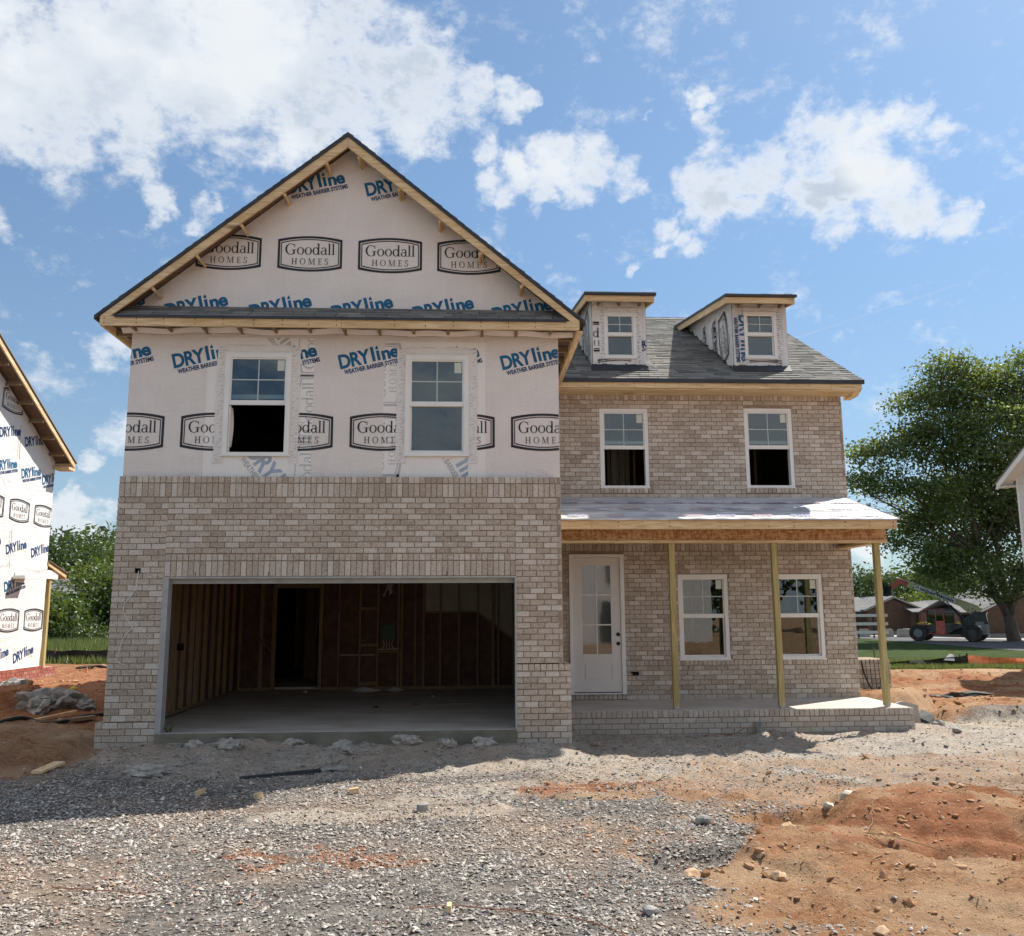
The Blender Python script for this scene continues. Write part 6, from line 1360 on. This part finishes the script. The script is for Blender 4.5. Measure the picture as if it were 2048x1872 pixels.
th.scale = (1.1, 1.1, 1.1)
# local: +x forward (to the forks), +y is the machine's left = our near side after rotation, z up
NY = 1    # near side
for wx in (-2.0, 2.0):
    for wy in (-1.35, 1.2):
        mb = MB(); prof = [(.62, -.20), (.66, -.14), (.67, 0), (.66, .14), (.62, .20), (.36, .20), (.34, .12), (.34, -.12), (.36, -.20)]; n = 28; i0 = 0
        for k in range(n):
            a = 2*math.pi*k/n; bump_ = 1.0+.035*(k % 2)
            mb.v += [(wx+math.cos(a)*r_*(bump_ if r_ > .6 else 1), wy+q, .67+math.sin(a)*r_*(bump_ if r_ > .6 else 1)) for r_, q in prof]
        m_ = len(prof)
        for k in range(n):
            for j in range(m_): mb.f.append((k*m_+j, k*m_+(j+1) % m_, ((k+1) % n)*m_+(j+1) % m_, ((k+1) % n)*m_+j)); mb.tone.append(0)
        wh = tl(mb, 'wheel', 'tyre'); mb = MB(); mb.tube([(wx, wy-.13, .67), (wx, wy+.13, .67)], .345, 20); mb.tube([(wx, wy-.19, .67), (wx, wy+.19, .67)], .12, 12); tl(mb, 'rim', 't_dark' if wx < 0 else 't_grey', wh)
mb = MB(); mb.box(-2.2, 2.2, -.45, .45, .55, 1.05); mb.box(-2.1, -1.9, -1.2, 1.0, .55, .78); mb.box(1.9, 2.1, -1.2, 1.0, .55, .78); tl(mb, 'chassis', 't_dark')
mb = MB(); mb.prism([(-.2, .62), (1.15, .62), (1.3, 1.3), (1.15, 1.35), (-.35, 1.35), (-.9, 1.42), (-1.2, 1.1), (-.7, .9)], 'y', .3, 1.12); tl(mb, 'engine_cover', 't_dark')
mb = MB(); mb.box(-2.95, -2.15, -.55, 1.0, .55, 1.35); mb.box(-2.7, -2.2, -.5, .9, 1.352, 1.55); tl(mb, 'counterweight', 't_grey')
mb = MB(); mb.box(-2.952, -2.951, 0, .01, 0, .01)
mb = MB(); mb.box(-2.6, -2.2, 1.003, 1.012, 1.12, 1.26); mb.box(-2.6, -2.2, 1.003, 1.012, .98, 1.06); tl(mb, 'data_plate', 'vinyl')
# mast tower that carries the boom
mb = MB(); mb.prism([(-2.9, 1.3), (-1.1, 1.1), (-1.25, 1.75), (-2.1, 2.35), (-2.75, 2.3)], 'y', -.45, -.38); mb.prism([(-2.9, 1.3), (-1.1, 1.1), (-1.25, 1.75), (-2.1, 2.35), (-2.75, 2.3)], 'y', .30, .37); tl(mb, 'boom_tower', 't_dark')
# cab: red open frame and half door
mb = MB(); T_ = .055
cb = dict(x0=.15, x1=1.55, y0=.35, y1=1.12)
for (a, b_) in (((1.85, 1.12, .62), (1.5, 1.12, 2.55)), ((.62, 1.12, .62), (.62, 1.12, 2.55)), ((-.02, 1.12, .62), (.05, 1.12, 2.52)), ((1.5, 1.12, 2.55), (.05, 1.12, 2.55)), ((1.85, 1.12, .62), (-.02, 1.12, .60)), ((1.75, .35, .9), (1.45, .35, 2.55)), ((.1, .35, .9), (.1, .35, 2.55)), ((1.45, .35, 2.55), (.1, .35, 2.55)), ((1.5, 1.12, 2.55), (1.45, .35, 2.55)), ((.05, 1.12, 2.55), (.1, .35, 2.55))): mb.beam(a, b_, T_, T_, upv=(0, .3, 1) if abs(a[2]-b_[2]) < .5 else (0, 1, 0))
cabf = tl(mb, 'cab_frame', 't_red')
mb = MB(); mb.box(.03, .60, 1.10, 1.14, .62, 1.62); tl(mb, 'cab_door', 't_red')
mb = MB(); mb.box(.06, .59, 1.10, 1.11, 1.66, 2.50); tl(mb, 'cab_window', 'glass_dark'); mb = MB(); mb.box(-.70, -.02, 1.02, 1.03, 1.45, 2.2); tl(mb, 'cab_window', 'glass_dark'); mb = MB(); mb.box(.08, 1.45, .34, .35, 1.4, 2.5); tl(mb, 'cab_window', 'glass_dark')
mb = MB(); mb.box(-.74, -.70, 1.0, 1.06, 1.4, 2.28); mb.box(-.74, 0, 1.0, 1.06, 2.2, 2.28); mb.box(-.74, 0, 1.0, 1.06, 1.38, 1.45); mb.box(.05, 1.5, .3, 1.15, 2.56, 2.62); mb.box(.75, 1.3, .45, .95, .9, 1.15); mb.box(.70, .85, .45, .95, 1.15, 1.8); tl(mb, 'cab_seat_and_roof', 't_dark')
mb = MB(); mb.prism([(-1.2, 1.36), (-.75, 1.40), (-1.0, 1.62)], 'y', .9, 1.0); mb.prism([(1.4, 1.34), (2.3, 1.36), (2.1, 1.50), (1.5, 1.50)], 'y', -.9, .2); tl(mb, 'yellow_guard', 'yellow')
# boom
A_, Bm = Vector((-2.55, -.05, 2.45)), Vector((2.75, -.05, 4.62)); dB = (Bm-A_).normalized(); nB = Vector((-dB.z, 0, dB.x))
mb = MB(); mb.beam(A_+dB*.3, Bm, .42, .50, upv=nB); lo = [A_+dB*0-nB*.15, A_+dB*.1-nB*.62, A_+dB*.95-nB*.5, A_+dB*1.7-nB*.2, A_+dB*1.6+nB*.2, A_+dB*.0+nB*.15]
mb.prism([(p.x, p.z) for p in lo], 'y', -.262, .162); bo = tl(mb, 'boom', 't_cream')
mb = MB()
for k, (q, w_) in enumerate(((.35, -.2), (.6, -.12), (.55, -.38), (.85, -.3), (.3, -.42))): c = A_+dB*q+nB*w_; mb.tube([(c.x, .165, c.z), (c.x, .18, c.z)], .055, 8)
tl(mb, 'pivot_bolt', 'black')
mb = MB(); s0, s1 = A_+dB*1.95, A_+dB*5.15; f_ = .168; mb.v = [tuple(p+Vector((0, f_+.05, 0))) for p in (s0-nB*.17, s1-nB*.17, s1+nB*.19, s0+nB*.19)]; mb.f = [(0, 1, 2, 3)]; mb.tone = [0]; bn = tl(mb, 'banner', 'vinyl', recalc=False)
ink = Ink(); ink.ring(.20, .155, .13, .13, .075, .13, 0, 360); ink.rect(.165, .235, .16, .27); ink.text('United Rentals', .42, .05, .30, .012, width=2.68)
me = ink_mesh(ink, 'banner_print', ['ink_navy'], s1+Vector((0, f_+.056, 0))-nB*.16, -dB, nB); o = link('banner_print', me); o.parent = bn; o.matrix_parent_inverse = Matrix.Identity(4)
mb = MB(); C0 = Bm+dB*.02; C1 = Vector((3.55, -.05, 4.98)); C2 = Vector((4.1, -.05, 4.35)); mb.beam(C0, C1, .34, .42, upv=nB); mb.beam(C1+Vector((-.12, 0, .0)), C2, .32, .36, upv=(.6, 0, .8)); tl(mb, 'boom_head', 't_red')
mb = MB(); mb.box(4.05, 4.75, -.5, .4, 3.72, 3.95); mb.box(4.55, 4.62, -.62, .52, 3.7, 4.75); mb.box(4.55, 4.63, -.62, .52, 4.66, 4.75)
for q in (-.55, -.25, .1, .45): mb.box(4.50, 4.66, q, q+.07, 3.65, 4.78)
mb.box(4.1, 4.5, -.3, .2, 3.9, 4.5); tl(mb, 'fork_carriage', 'black')
for q in (-.4, .25): mb = MB(); mb.box(4.62, 5.6, q, q+.10, 3.68, 3.73); tl(mb, 'fork', 'black')
mb = MB(); mb.tube([(-1.35, .12, 1.55), (-.35, .12, 2.85)], .09, 10); mb.tube([(-.5, .12, 2.65), (.15, .05, 3.45)], .045, 8); tl(mb, 'lift_cylinder', 'black')

# ================================================================== FENCES, BLOCKS, PANELS
MAT['silt'] = simple('black geotextile', (.014, .014, .013), (.035, .034, .032), 3, rough=.75, bump=.6, bscale=6)
MAT['orange'] = simple('orange plastic mesh', (.72, .17, .06), (.82, .27, .12), 5, rough=.5, bump=.5, bscale=8)
MAT['tarp'] = simple('charcoal landscape fabric', (.05, .053, .05), (.10, .10, .095), 5, rough=.8, bump=.8, bscale=7)
def cloth_fence(name, pts, h0, mat, lab, cat, post='stud', amp=.08, seed=0, posts=True):
    t_ = thing(name, lab, cat, (pts[0][0], pts[0][1], hz(*pts[0][:2]))); rr = random.Random(seed); mb = MB(); P_ = [];
    for (a, b_) in zip(pts, pts[1:]):
        n = max(2, int(math.hypot(b_[0]-a[0], b_[1]-a[1])/.22))
        for k in range(n): f = k/n; P_.append((a[0]+(b_[0]-a[0])*f, a[1]+(b_[1]-a[1])*f, a[2]+(b_[2]-a[2])*f))
    P_.append(pts[-1]); n = len(P_)
    for k in range(n-1):
        for j in range(3):
            def q(k_, j_): x, y, h = P_[k_]; w_ = amp*math.sin(k_*.8+seed+j_*.9)*(.3+.7*j_/3); return (x+w_*.3, y+w_, hz(x, y)-.03+h*h0*j_/3*(1+.05*math.sin(k_*1.3)))
            mb.quad(q(k, j), q(k+1, j), q(k+1, j+1), q(k, j+1))
    mb.link('fabric', mat, t_, smooth=True, recalc=False)
    if posts:
        for k in range(0, n, 9): x, y, h = P_[k]; mb = MB(); mb.box(x-.018, x+.018, y+.03, y+.07, hz(x, y)-.1, hz(x, y)+h0*h*1.12); mb.link('stake', post, t_)
    return t_
cloth_fence('silt_fence', [(16.6, 16.4, .7), (18.3, 17.0, .65), (19.8, 17.0, .9), (20.3, 16.9, 1.15), (21.0, 16.9, 1.5)], .27, 'silt', 'black silt fence sagging over the grass left of the orange mesh', 'fence', seed=1)
cloth_fence('safety_fence', [(21.05, 16.95, 1.25), (22.5, 17.0, 1.0), (24, 17.0, .95), (26, 17, 1)], .30, 'orange', 'low orange plastic safety fence at the right edge', 'fence', 'black', seed=4)
mb = MB(); mb.v = [(20.15, 16.85, .06), (20.5, 16.8, .04), (20.55, 16.9, .24), (20.42, 16.95, .27)]; mb.f = [(0, 1, 2, 3)]; mb.tone = [0]; o = mb.link('plastic_sheet', 'vinyl', recalc=False); o.location.z = -.14; tag(o, 'white plastic sheet folded over the end of the black silt fence', 'sheet')
cloth_fence('silt_fence', [(-15, 17.2, 1), (-11, 17.0, 1), (-8, 16.7, 1.02), (-6.8, 16.6, 1.08), (-1, 16.3, 1.1)], .40, 'silt', 'taut black silt fence across the meadow behind the left house', 'fence', seed=9, amp=.04)
mb = MB(); x, y = 18.6, 18.6; mb.box(x-.02, x+.02, y-.02, y+.02, hz(x, y)-.1, hz(x, y)+.55); tag(mb.link('survey_stake', 'stud'), 'thin wooden survey stake standing on the grass behind the black fence', 'stake')
for k, (x, y, w_) in enumerate([(45.6, 79, 1.2), (47.9, 78.3, 1.0), (49.6, 77.0, 2.6), (50.9, 79.5, 1.6)]):
    z_ = hz(x, y)+.03; mb = MB(); mb.hexa([(x-w_/2, y-.3, z_), (x+w_/2, y-.3, z_), (x+w_/2, y+.3, z_), (x-w_/2, y+.3, z_), (x-w_/2+.06, y-.22, z_+.75), (x+w_/2-.06, y-.22, z_+.75), (x+w_/2-.06, y+.22, z_+.75), (x-w_/2+.06, y+.22, z_+.75)])
    mb.box(x-w_/2+.1, x+w_/2-.1, y-.12, y+.12, z_+.751, z_+.80); tag(mb.link('concrete_block', 'concrete'), ['grey concrete block at the foot of the white board fence', 'small grey concrete block beside the corner post', 'widest tan concrete block between the post and the telehandler', 'tan concrete block hiding behind the widest one'][k], 'block', 'concrete blocks by the road')
bf = thing('board_fence', 'short white three-board fence in front of the brick ranch house', 'fence', (44.6, 74, -1.2))
for k, z_ in enumerate((1.02, .20, -.62)): mb = MB(); mb.box(42.4, 45.9, 73.95, 74.0, z_-.14, z_+.14); mb.link('board', 'fascia_white', bf)
for xx in (42.9, 44.45): mb = MB(); mb.box(xx-.05, xx+.05, 74.02, 74.12, -1.35, 1.25); mb.link('post', 'black', bf)
# wire mesh leaning beside the right flank, in front of a pallet of pale brick
wm = thing('wire_mesh_panel', 'black welded wire mesh panel standing against stacked pale brick beyond the porch', 'mesh panel', (12.4, 5.0, -.1))
for k in range(9): mb = MB(); mb.tube([(11.86+k*.085, 4.95, -.08), (11.86+k*.085, 5.03, .64)], .006, 4); mb.link('wire', 'black', wm)
for k in range(9): mb = MB(); mb.tube([(11.84, 4.95+.08*k/9, -.04+k*.078), (12.58, 4.95+.08*k/9, -.045+k*.078)], .006, 4); mb.link('wire', 'black', wm)
bs = thing('brick_stack', 'low stack of pale brick behind the wire mesh panel', 'brick stack', (12.5, 5.6, -.2)); B3 = Bricks(); B3.courses(Wall((0, 5.3, 0), (1, 0, 0), (0, -1, 0)), 11.7, 12.75, -.25, .62, h=.095, L_=.21); B3.build(bs, 'brick'); mb = MB(); mb.box(11.71, 12.74, 5.309, 6.2, -.3, .615); mb.link('stack_core', 'mortar', bs)
mb = MB(); mb.tube(smooth([(11.95, 4.85, .62), (12.0, 4.85, .35), (12.1, 4.8, .08), (12.2, 4.75, -.02), (12.24, 4.78, .12)]), .016, 6); tag(mb.link('black_hose', 'black'), 'short black hose hooked over the wire mesh panel', 'hose')

# ================================================================== LITTER, RUBBLE AND SMALL THINGS
def lump(name, x, y, s, lab, cat, mat='rubble', flat=.5, rough=.22, seed=0, group=None, sink=.3, elong=1.5, rot=0, det=3):
    bm = bmesh.new(); bmesh.ops.create_icosphere(bm, subdivisions=det, radius=1); c, si = math.cos(rot), math.sin(rot)
    for v in bm.verts:
        p = v.co.copy(); d = 1+(float(fbm(p.x*1.5+seed*5.1+p.z, p.y*1.5+p.z*1.1+seed, 1., 3))-.5)*rough*6+(float(fbm(p.x*1.3+seed*2.3-p.z*.8, p.y*1.2+p.z*1.3+seed, 3.6, 3))-.5)*rough*3.4; p *= d; q = Vector((p.x*elong*s/2, p.y*s/2, p.z*s/2*flat)); v.co = Vector((q.x*c-q.y*si, q.x*si+q.y*c, q.z))
    me = bpy.data.meshes.new(name); bm.to_mesh(me); bm.free(); me.materials.append(MAT[mat]); me.polygons.foreach_set('use_smooth', [False]*len(me.polygons))
    o = link(name, me); o.location = (x, y, hz(x, y)+s*.5*flat*(1-sink)); return tag(o, lab, cat, group)
MAT['rubble_pale'] = simple('dusty pale mortar', (.27, .25, .22), (.44, .41, .37), 18, rough=.97, bump=1., bscale=30, spec=.05)
G = 'mortar rubble along the garage sill'
for k, (x, y, s, e, lab) in enumerate([(.62, -.28, .19, 1.7, 'leftmost rounded lump of mortar rubble by the garage pier'), (1.12, -.42, .22, 1.9, 'longest flat lump of mortar rubble under the garage sill'), (1.86, -.22, .14, 1.6, 'small knobbly mortar lump left of the sill middle'), (2.55, -.36, .19, 1.7, 'pitted mortar lump below the middle of the sill'), (2.62, -.56, .15, 1.8, 'smooth crumbled mortar lump just below the pitted one'),
        (3.35, -.22, .22, 1.7, 'broad mortar lump leaning on the stem wall right of the middle'), (3.95, -.30, .22, 1.3, 'steep grey mortar lump near the right end of the sill'), (4.40, -.26, .24, 1.5, 'rough mortar lump closest to the right brick pier'), (.35, -1.35, .22, 2.2, 'flat dusty mortar slab lying out on the gravel')]):
    lump('mortar_lump', x, y, s, lab, 'rubble', 'rubble_pale', seed=k+1, group=G, elong=e*(.8+.4*(k % 3)/2), rot=.35*(k % 4)-.4, flat=.75, sink=.75)
mb = MB(); z_ = hz(2.1, -1.35); mb.beam((1.55, -1.62, z_+.02), (2.55, -1.18, z_+.035), .07, .035); tag(mb.link('dark_board', 'drip'), 'dark grey board half buried in the shaded gravel', 'board')
mb = MB(); mb.beam((2.42, -1.25, z_+.045), (2.72, -1.12, z_+.05), .06, .02); tag(mb.link('metal_strip', 'trim_grey'), 'short bluish metal strip on the end of the dark board', 'metal strip')
x, y = 3.765, -3.43; z_ = hz(x, y); mb = MB(); mb.tube([(x, y, z_-.01), (x, y, z_+.075)], [.066, .062], 18); tag(mb.link('concrete_core', 'rubble'), 'short grey concrete cylinder standing alone on the gravel', 'concrete core')
for (x, y, a, w_, l_, nm, lab, mt) in [(2.99, -2.60, .2, .07, .10, 'wood_block', 'small pale wood block on the gravel at the shadow edge', 'pine_x'), (2.02, -2.75, .9, .06, .08, 'wood_block', 'small wood block lying right on the corner of the house shadow', 'pine_x'), (4.08, -6.40, 1.5, .03, .05, 'wood_peg', 'short tan wooden peg on the gravel at the bottom of the picture', 'pine_x'), (1.35, -2.5, 1.2, .03, .13, 'wood_chip', 'pale wood chip standing in the shaded gravel', 'pine_x')]:
    z_ = hz(x, y)+.03; mb = MB(); mb.beam((x-l_/2*math.cos(a), y-l_/2*math.sin(a), z_), (x+l_/2*math.cos(a), y+l_/2*math.sin(a), z_+.01), w_, .05); tag(mb.link(nm, mt), lab, 'wood scrap')
def lay(pts, dz=.035): return smooth([(x, y, hz(x, y)+dz) for x, y in pts])
mb = MB(); mb.tube(lay([(3.8, -6.36), (4.1, -6.32), (4.4, -6.41), (4.58, -6.45), (4.87, -6.6), (5.1, -6.86), (5.15, -7.1)], .025), .0035, 5); tag(mb.link('rusty_wire', 'copper'), 'thin rusty wire lying on the gravel at the bottom centre', 'wire')
mb = MB(); mb.tube(lay([(1.3, -5.75), (1.66, -5.85), (1.85, -5.9), (2.0, -5.96)]), .004, 5); tag(mb.link('rusty_wire', 'copper'), 'short rusty wire on the gravel at the lower left', 'wire')
for k, (x, y, s, lab, mt) in enumerate([(5.37, -6.50, .10, 'single pale grey rock at the edge of gravel and clay', 'rubble'), (7.10, -4.25, .14, 'pale tan rock in the clay hollow', 'clod_m'), (6.35, -4.12, .13, 'flat grey rock at the head of the clay hollow', 'rubble'), (8.02, -3.45, .14, 'cream limestone rock on the light soil, upper of the pair', 'rubble2'), (7.75, -3.55, .11, 'cream limestone rock on the light soil, lower of the pair', 'rubble2'), (11.75, 1.2, .13, 'rounded pale rock to the right of the porch plinth', 'rubble'), (11.95, 2.1, .16, 'broken white mortar beside the bent pipe', 'rubble'), (5.85, -5.6, .15, 'brown clay boulder at the bottom of the hollow', 'clod_m'), (6.6, -5.4, .12, 'small brown clay boulder on the hollow rim', 'clod_m')]):
    if 'rubble2' not in MAT: MAT['rubble2'] = simple('cream limestone', (.42, .37, .30), (.54, .48, .40), 8, rough=.9, bump=.8, bscale=20); MAT['clod_m'] = simple('tan clay lump', (.40, .26, .15), (.52, .38, .25), 8, rough=.95, bump=.9, bscale=22)
    lump('rock', x, y, s, lab, 'rock', mt, seed=20+k, elong=1.25, rot=k, flat=.75, det=2, rough=.15)
# pile of grey mortar, scrap boards and black drain sock in the side yard on the left
G = 'grey mortar chunks in the left side yard'
for k, (x, y, s, lab) in enumerate([(-3.15, 3.65, .48, 'tallest jagged grey mortar chunk in the left side yard'), (-2.62, 3.45, .40, 'broad grey mortar chunk right of the jagged one'), (-2.25, 3.25, .26, 'pointed grey mortar chunk nearest the brick pier'), (-3.0, 3.2, .34, 'low grey mortar chunk in front of the jagged one'), (-4.75, 5.9, .45, 'whitish mortar chunk at the left edge below the red brick base'), (-4.4, 5.4, .3, 'small whitish mortar chunk at the left edge')]):
    lump('mortar_chunk', x, y, s, lab, 'rubble', seed=40+k, group=G, flat=.75, rough=.28, elong=1.5, det=3, rot=k*.7)
def ribbon(name, pts, w_, mat, lab, cat, h=.06):
    P_ = lay(pts, h*.5); n = len(P_); mb = MB(); mb.tube(P_, [w_*(.6+.4*abs(math.sin(k*.7))) for k in range(n)], 7)
    for k in range(len(mb.v)): v = mb.v[k]; c = P_[min(k//7, n-1)]; mb.v[k] = (v[0], v[1], c.z+(v[2]-c.z)*.6)
    return tag(mb.link(name, mat, smooth=True), lab, cat)
ribbon('drain_sock', [(-2.75, .35), (-2.35, 1.0), (-2.2, 1.6), (-2.05, 2.0), (-1.95, 2.5), (-1.8, 2.95), (-1.6, 3.4)], .055, 'silt', 'long wrinkled black fabric tube snaking over the brown dirt beside the garage', 'fabric tube')
ribbon('drain_sock', [(-6.6, 13.0), (-6.3, 13.6), (-5.8, 13.3), (-5.0, 12.4), (-4.6, 11.3)], .07, 'silt', 'black fabric tube on the far dirt behind the red brick base', 'fabric tube')
z_ = hz(-2.2, 2.2)
mb = MB(); mb.beam((-2.62, 1.55, z_+.06), (-2.22, 2.75, z_+.12), .05, .03); tag(mb.link('lumber_scrap', 'pine_y'), 'pale stick of lumber lying across the black tube', 'lumber')
mb = MB(); mb.beam((-2.15, 1.95, z_+.05), (-1.75, 2.35, z_+.07), .12, .05); tag(mb.link('lumber_scrap', 'stud'), 'weathered broken board below the black tube', 'lumber')
z_ = hz(-.95, -1.05); mb = MB(); mb.hexa([(-1.03, -1.2, z_+.02), (-.90, -1.22, z_+.02), (-.80, -.82, z_+.07), (-.94, -.80, z_+.07), (-1.03, -1.2, z_+.05), (-.90, -1.22, z_+.05), (-.80, -.82, z_+.10), (-.94, -.80, z_+.10)]); tag(mb.link('lumber_scrap', 'pine_y'), 'short plank offcut with knots lying at the foot of the brown bank', 'lumber')
lump('yellow_cap', -4.05, 6.9, .10, 'small yellow wedge on the orange dirt of the left side yard', 'cap', 'yellow', flat=1, seed=3, rough=.05)
mb = MB(); x, y = -6.2, 12.7; mb.tube([(x, y, hz(x, y)), (x, y, hz(x, y)+.14)], [.03, .01], 5); tag(mb.link('marker_flag', 'orange'), 'tiny orange marker beside the far black tube', 'marker')
# bent culvert end and landscape fabric to the right of the porch
pp = thing('broken_pipe', 'sawn piece of grey concrete pipe leaning beside the porch plinth', 'pipe', (12.0, 3.2, -.2))
mb = MB(); n = 8
for k in range(n):
    a0, a1 = k/n, (k+1)/n; f = lambda a, z_, q: (11.50+.40*a, 2.55+.10*math.sin(a*3)+q, z_+.03*math.sin(a*4))
    mb.hexa([f(a0, -.36, 0), f(a1, -.36, 0), f(a1, -.36, .05), f(a0, -.36, .05), f(a0, .02, .08), f(a1, .02, .08), f(a1, .02, .13), f(a0, .02, .13)])
mb.link('pipe_shell', 'concrete', pp, recalc=False)
mb = MB(); mb.hexa([(11.88, 2.6, -.33), (12.15, 2.7, -.34), (12.75, 3.5, -.27), (12.45, 3.6, -.27), (11.88, 2.62, -.20), (12.10, 2.7, -.29), (12.72, 3.5, -.23), (12.45, 3.6, -.16)]); mb.link('torn_liner', 'silt', pp)
for k, (x, y, s, e, lab) in enumerate([(14.35, 6.7, .17, 3.2, 'small dark crumpled fabric on the dirt right of the corner post'), (15.2, 6.75, .30, 3.0, 'larger dark crumpled landscape fabric on the right dirt')]): lump('crumpled_fabric', x, y, s, lab, 'fabric', 'tarp', flat=.4, seed=70+k, elong=e, rough=.3, rot=-.2)
x, y = 5.95, 1.25; lump('brick_fragment', 6.05, .62, .09, 'red brick fragment lying in the dust by the garage corner', 'brick fragment', 'redbrick', flat=.9, seed=5, det=1)
mb = MB(); x, y = 8.75, 1.50; z_ = hz(x, y); mb.tube([(x, y-.02, z_+.02), (x, y-.02, z_+.16)], .055, 10); mb.tube([(x, y-.02, z_+.158), (x, y-.02, z_+.18)], .062, 10); tag(mb.link('pipe_stub', 'rubble'), 'pale capped pipe stub standing against the porch plinth', 'pipe')
mb = MB(); mb.tube(smooth([(8.7, 1.50, z_+.1), (8.5, 1.46, z_+.10), (8.35, 1.48, z_+.02), (8.0, 1.45, z_+.01)]), .006, 4); tag(mb.link('loose_cord', 'copper'), 'thin brown cord curling from the pipe stub', 'cord')
for k, p_ in enumerate([[(7.7, -4.9), (7.68, -4.6), (7.85, -4.3), (8.0, -4.0)], [(8.1, -5.0), (7.8, -4.85), (7.6, -4.7)], [(9.6, -2.6), (9.9, -2.9), (10.2, -3.4)]]): mb = MB(); mb.tube(lay(p_, .03), .004, 4); tag(mb.link('dry_root', 'stud'), ['pale dry root standing in the red clay', 'thin dry stalk lying on the red clay', 'dry root on the pale soil at right'][k], 'root')
# overhead wire far behind
mb = MB(); mb.tube([(30, 60, 13.2), (44, 62, 10.2), (62, 66, 7.6)], .018, 4); tag(mb.link('power_line', 'black'), 'thin overhead cable crossing behind the porch corner', 'cable')

# ================================================================== ACROSS THE STREET (seen only as reflections in the panes)
for k, (xc, lab) in enumerate([(-3.0, 'white-wrapped house across the street, the one mirrored in the entry windows'), (13.5, 'second white-wrapped house across the street, opposite the porch')]):
    h_ = thing('street_house', lab, 'house', (xc, -36, -.4), 'houses across the street')
    mb = MB(); mb.prism([(xc-6, -.4), (xc+6, -.4), (xc+6, 5.6), (xc, 9.0), (xc-6, 5.6)], 'y', -46, -36); mb.link('wrapped_wall', 'wrap', h_)
    mb = MB(); mb.prism([(xc-6.5, 5.2), (xc, 9.0), (xc+6.5, 5.2), (xc+6.5, 5.4), (xc, 9.25), (xc-6.5, 5.4)], 'y', -46.4, -35.6); mb.link('roof', 'shingle', h_)
    for (xa, za) in ((-4, 3.4), (-.5, 3.4), (2.5, 3.4), (-4, .8), (2.5, .8)): mb = MB(); mb.box(xc+xa, xc+xa+1.2, -35.99, -35.9, za, za+1.6); mb.link('window', 'farglass', h_)
    mb = MB(); mb.box(xc-1, xc+1, -35.98, -35.9, -.3, 2.2); mb.link('garage_opening', 'dark', h_)
woods('street_woods', 'woods behind the houses across the street', [-44+k*11 for k in range(9)], [-58-(k*7 % 9) for k in range(9)], [9+(k*5 % 4) for k in range(9)], 14, .9, 11000, 12)
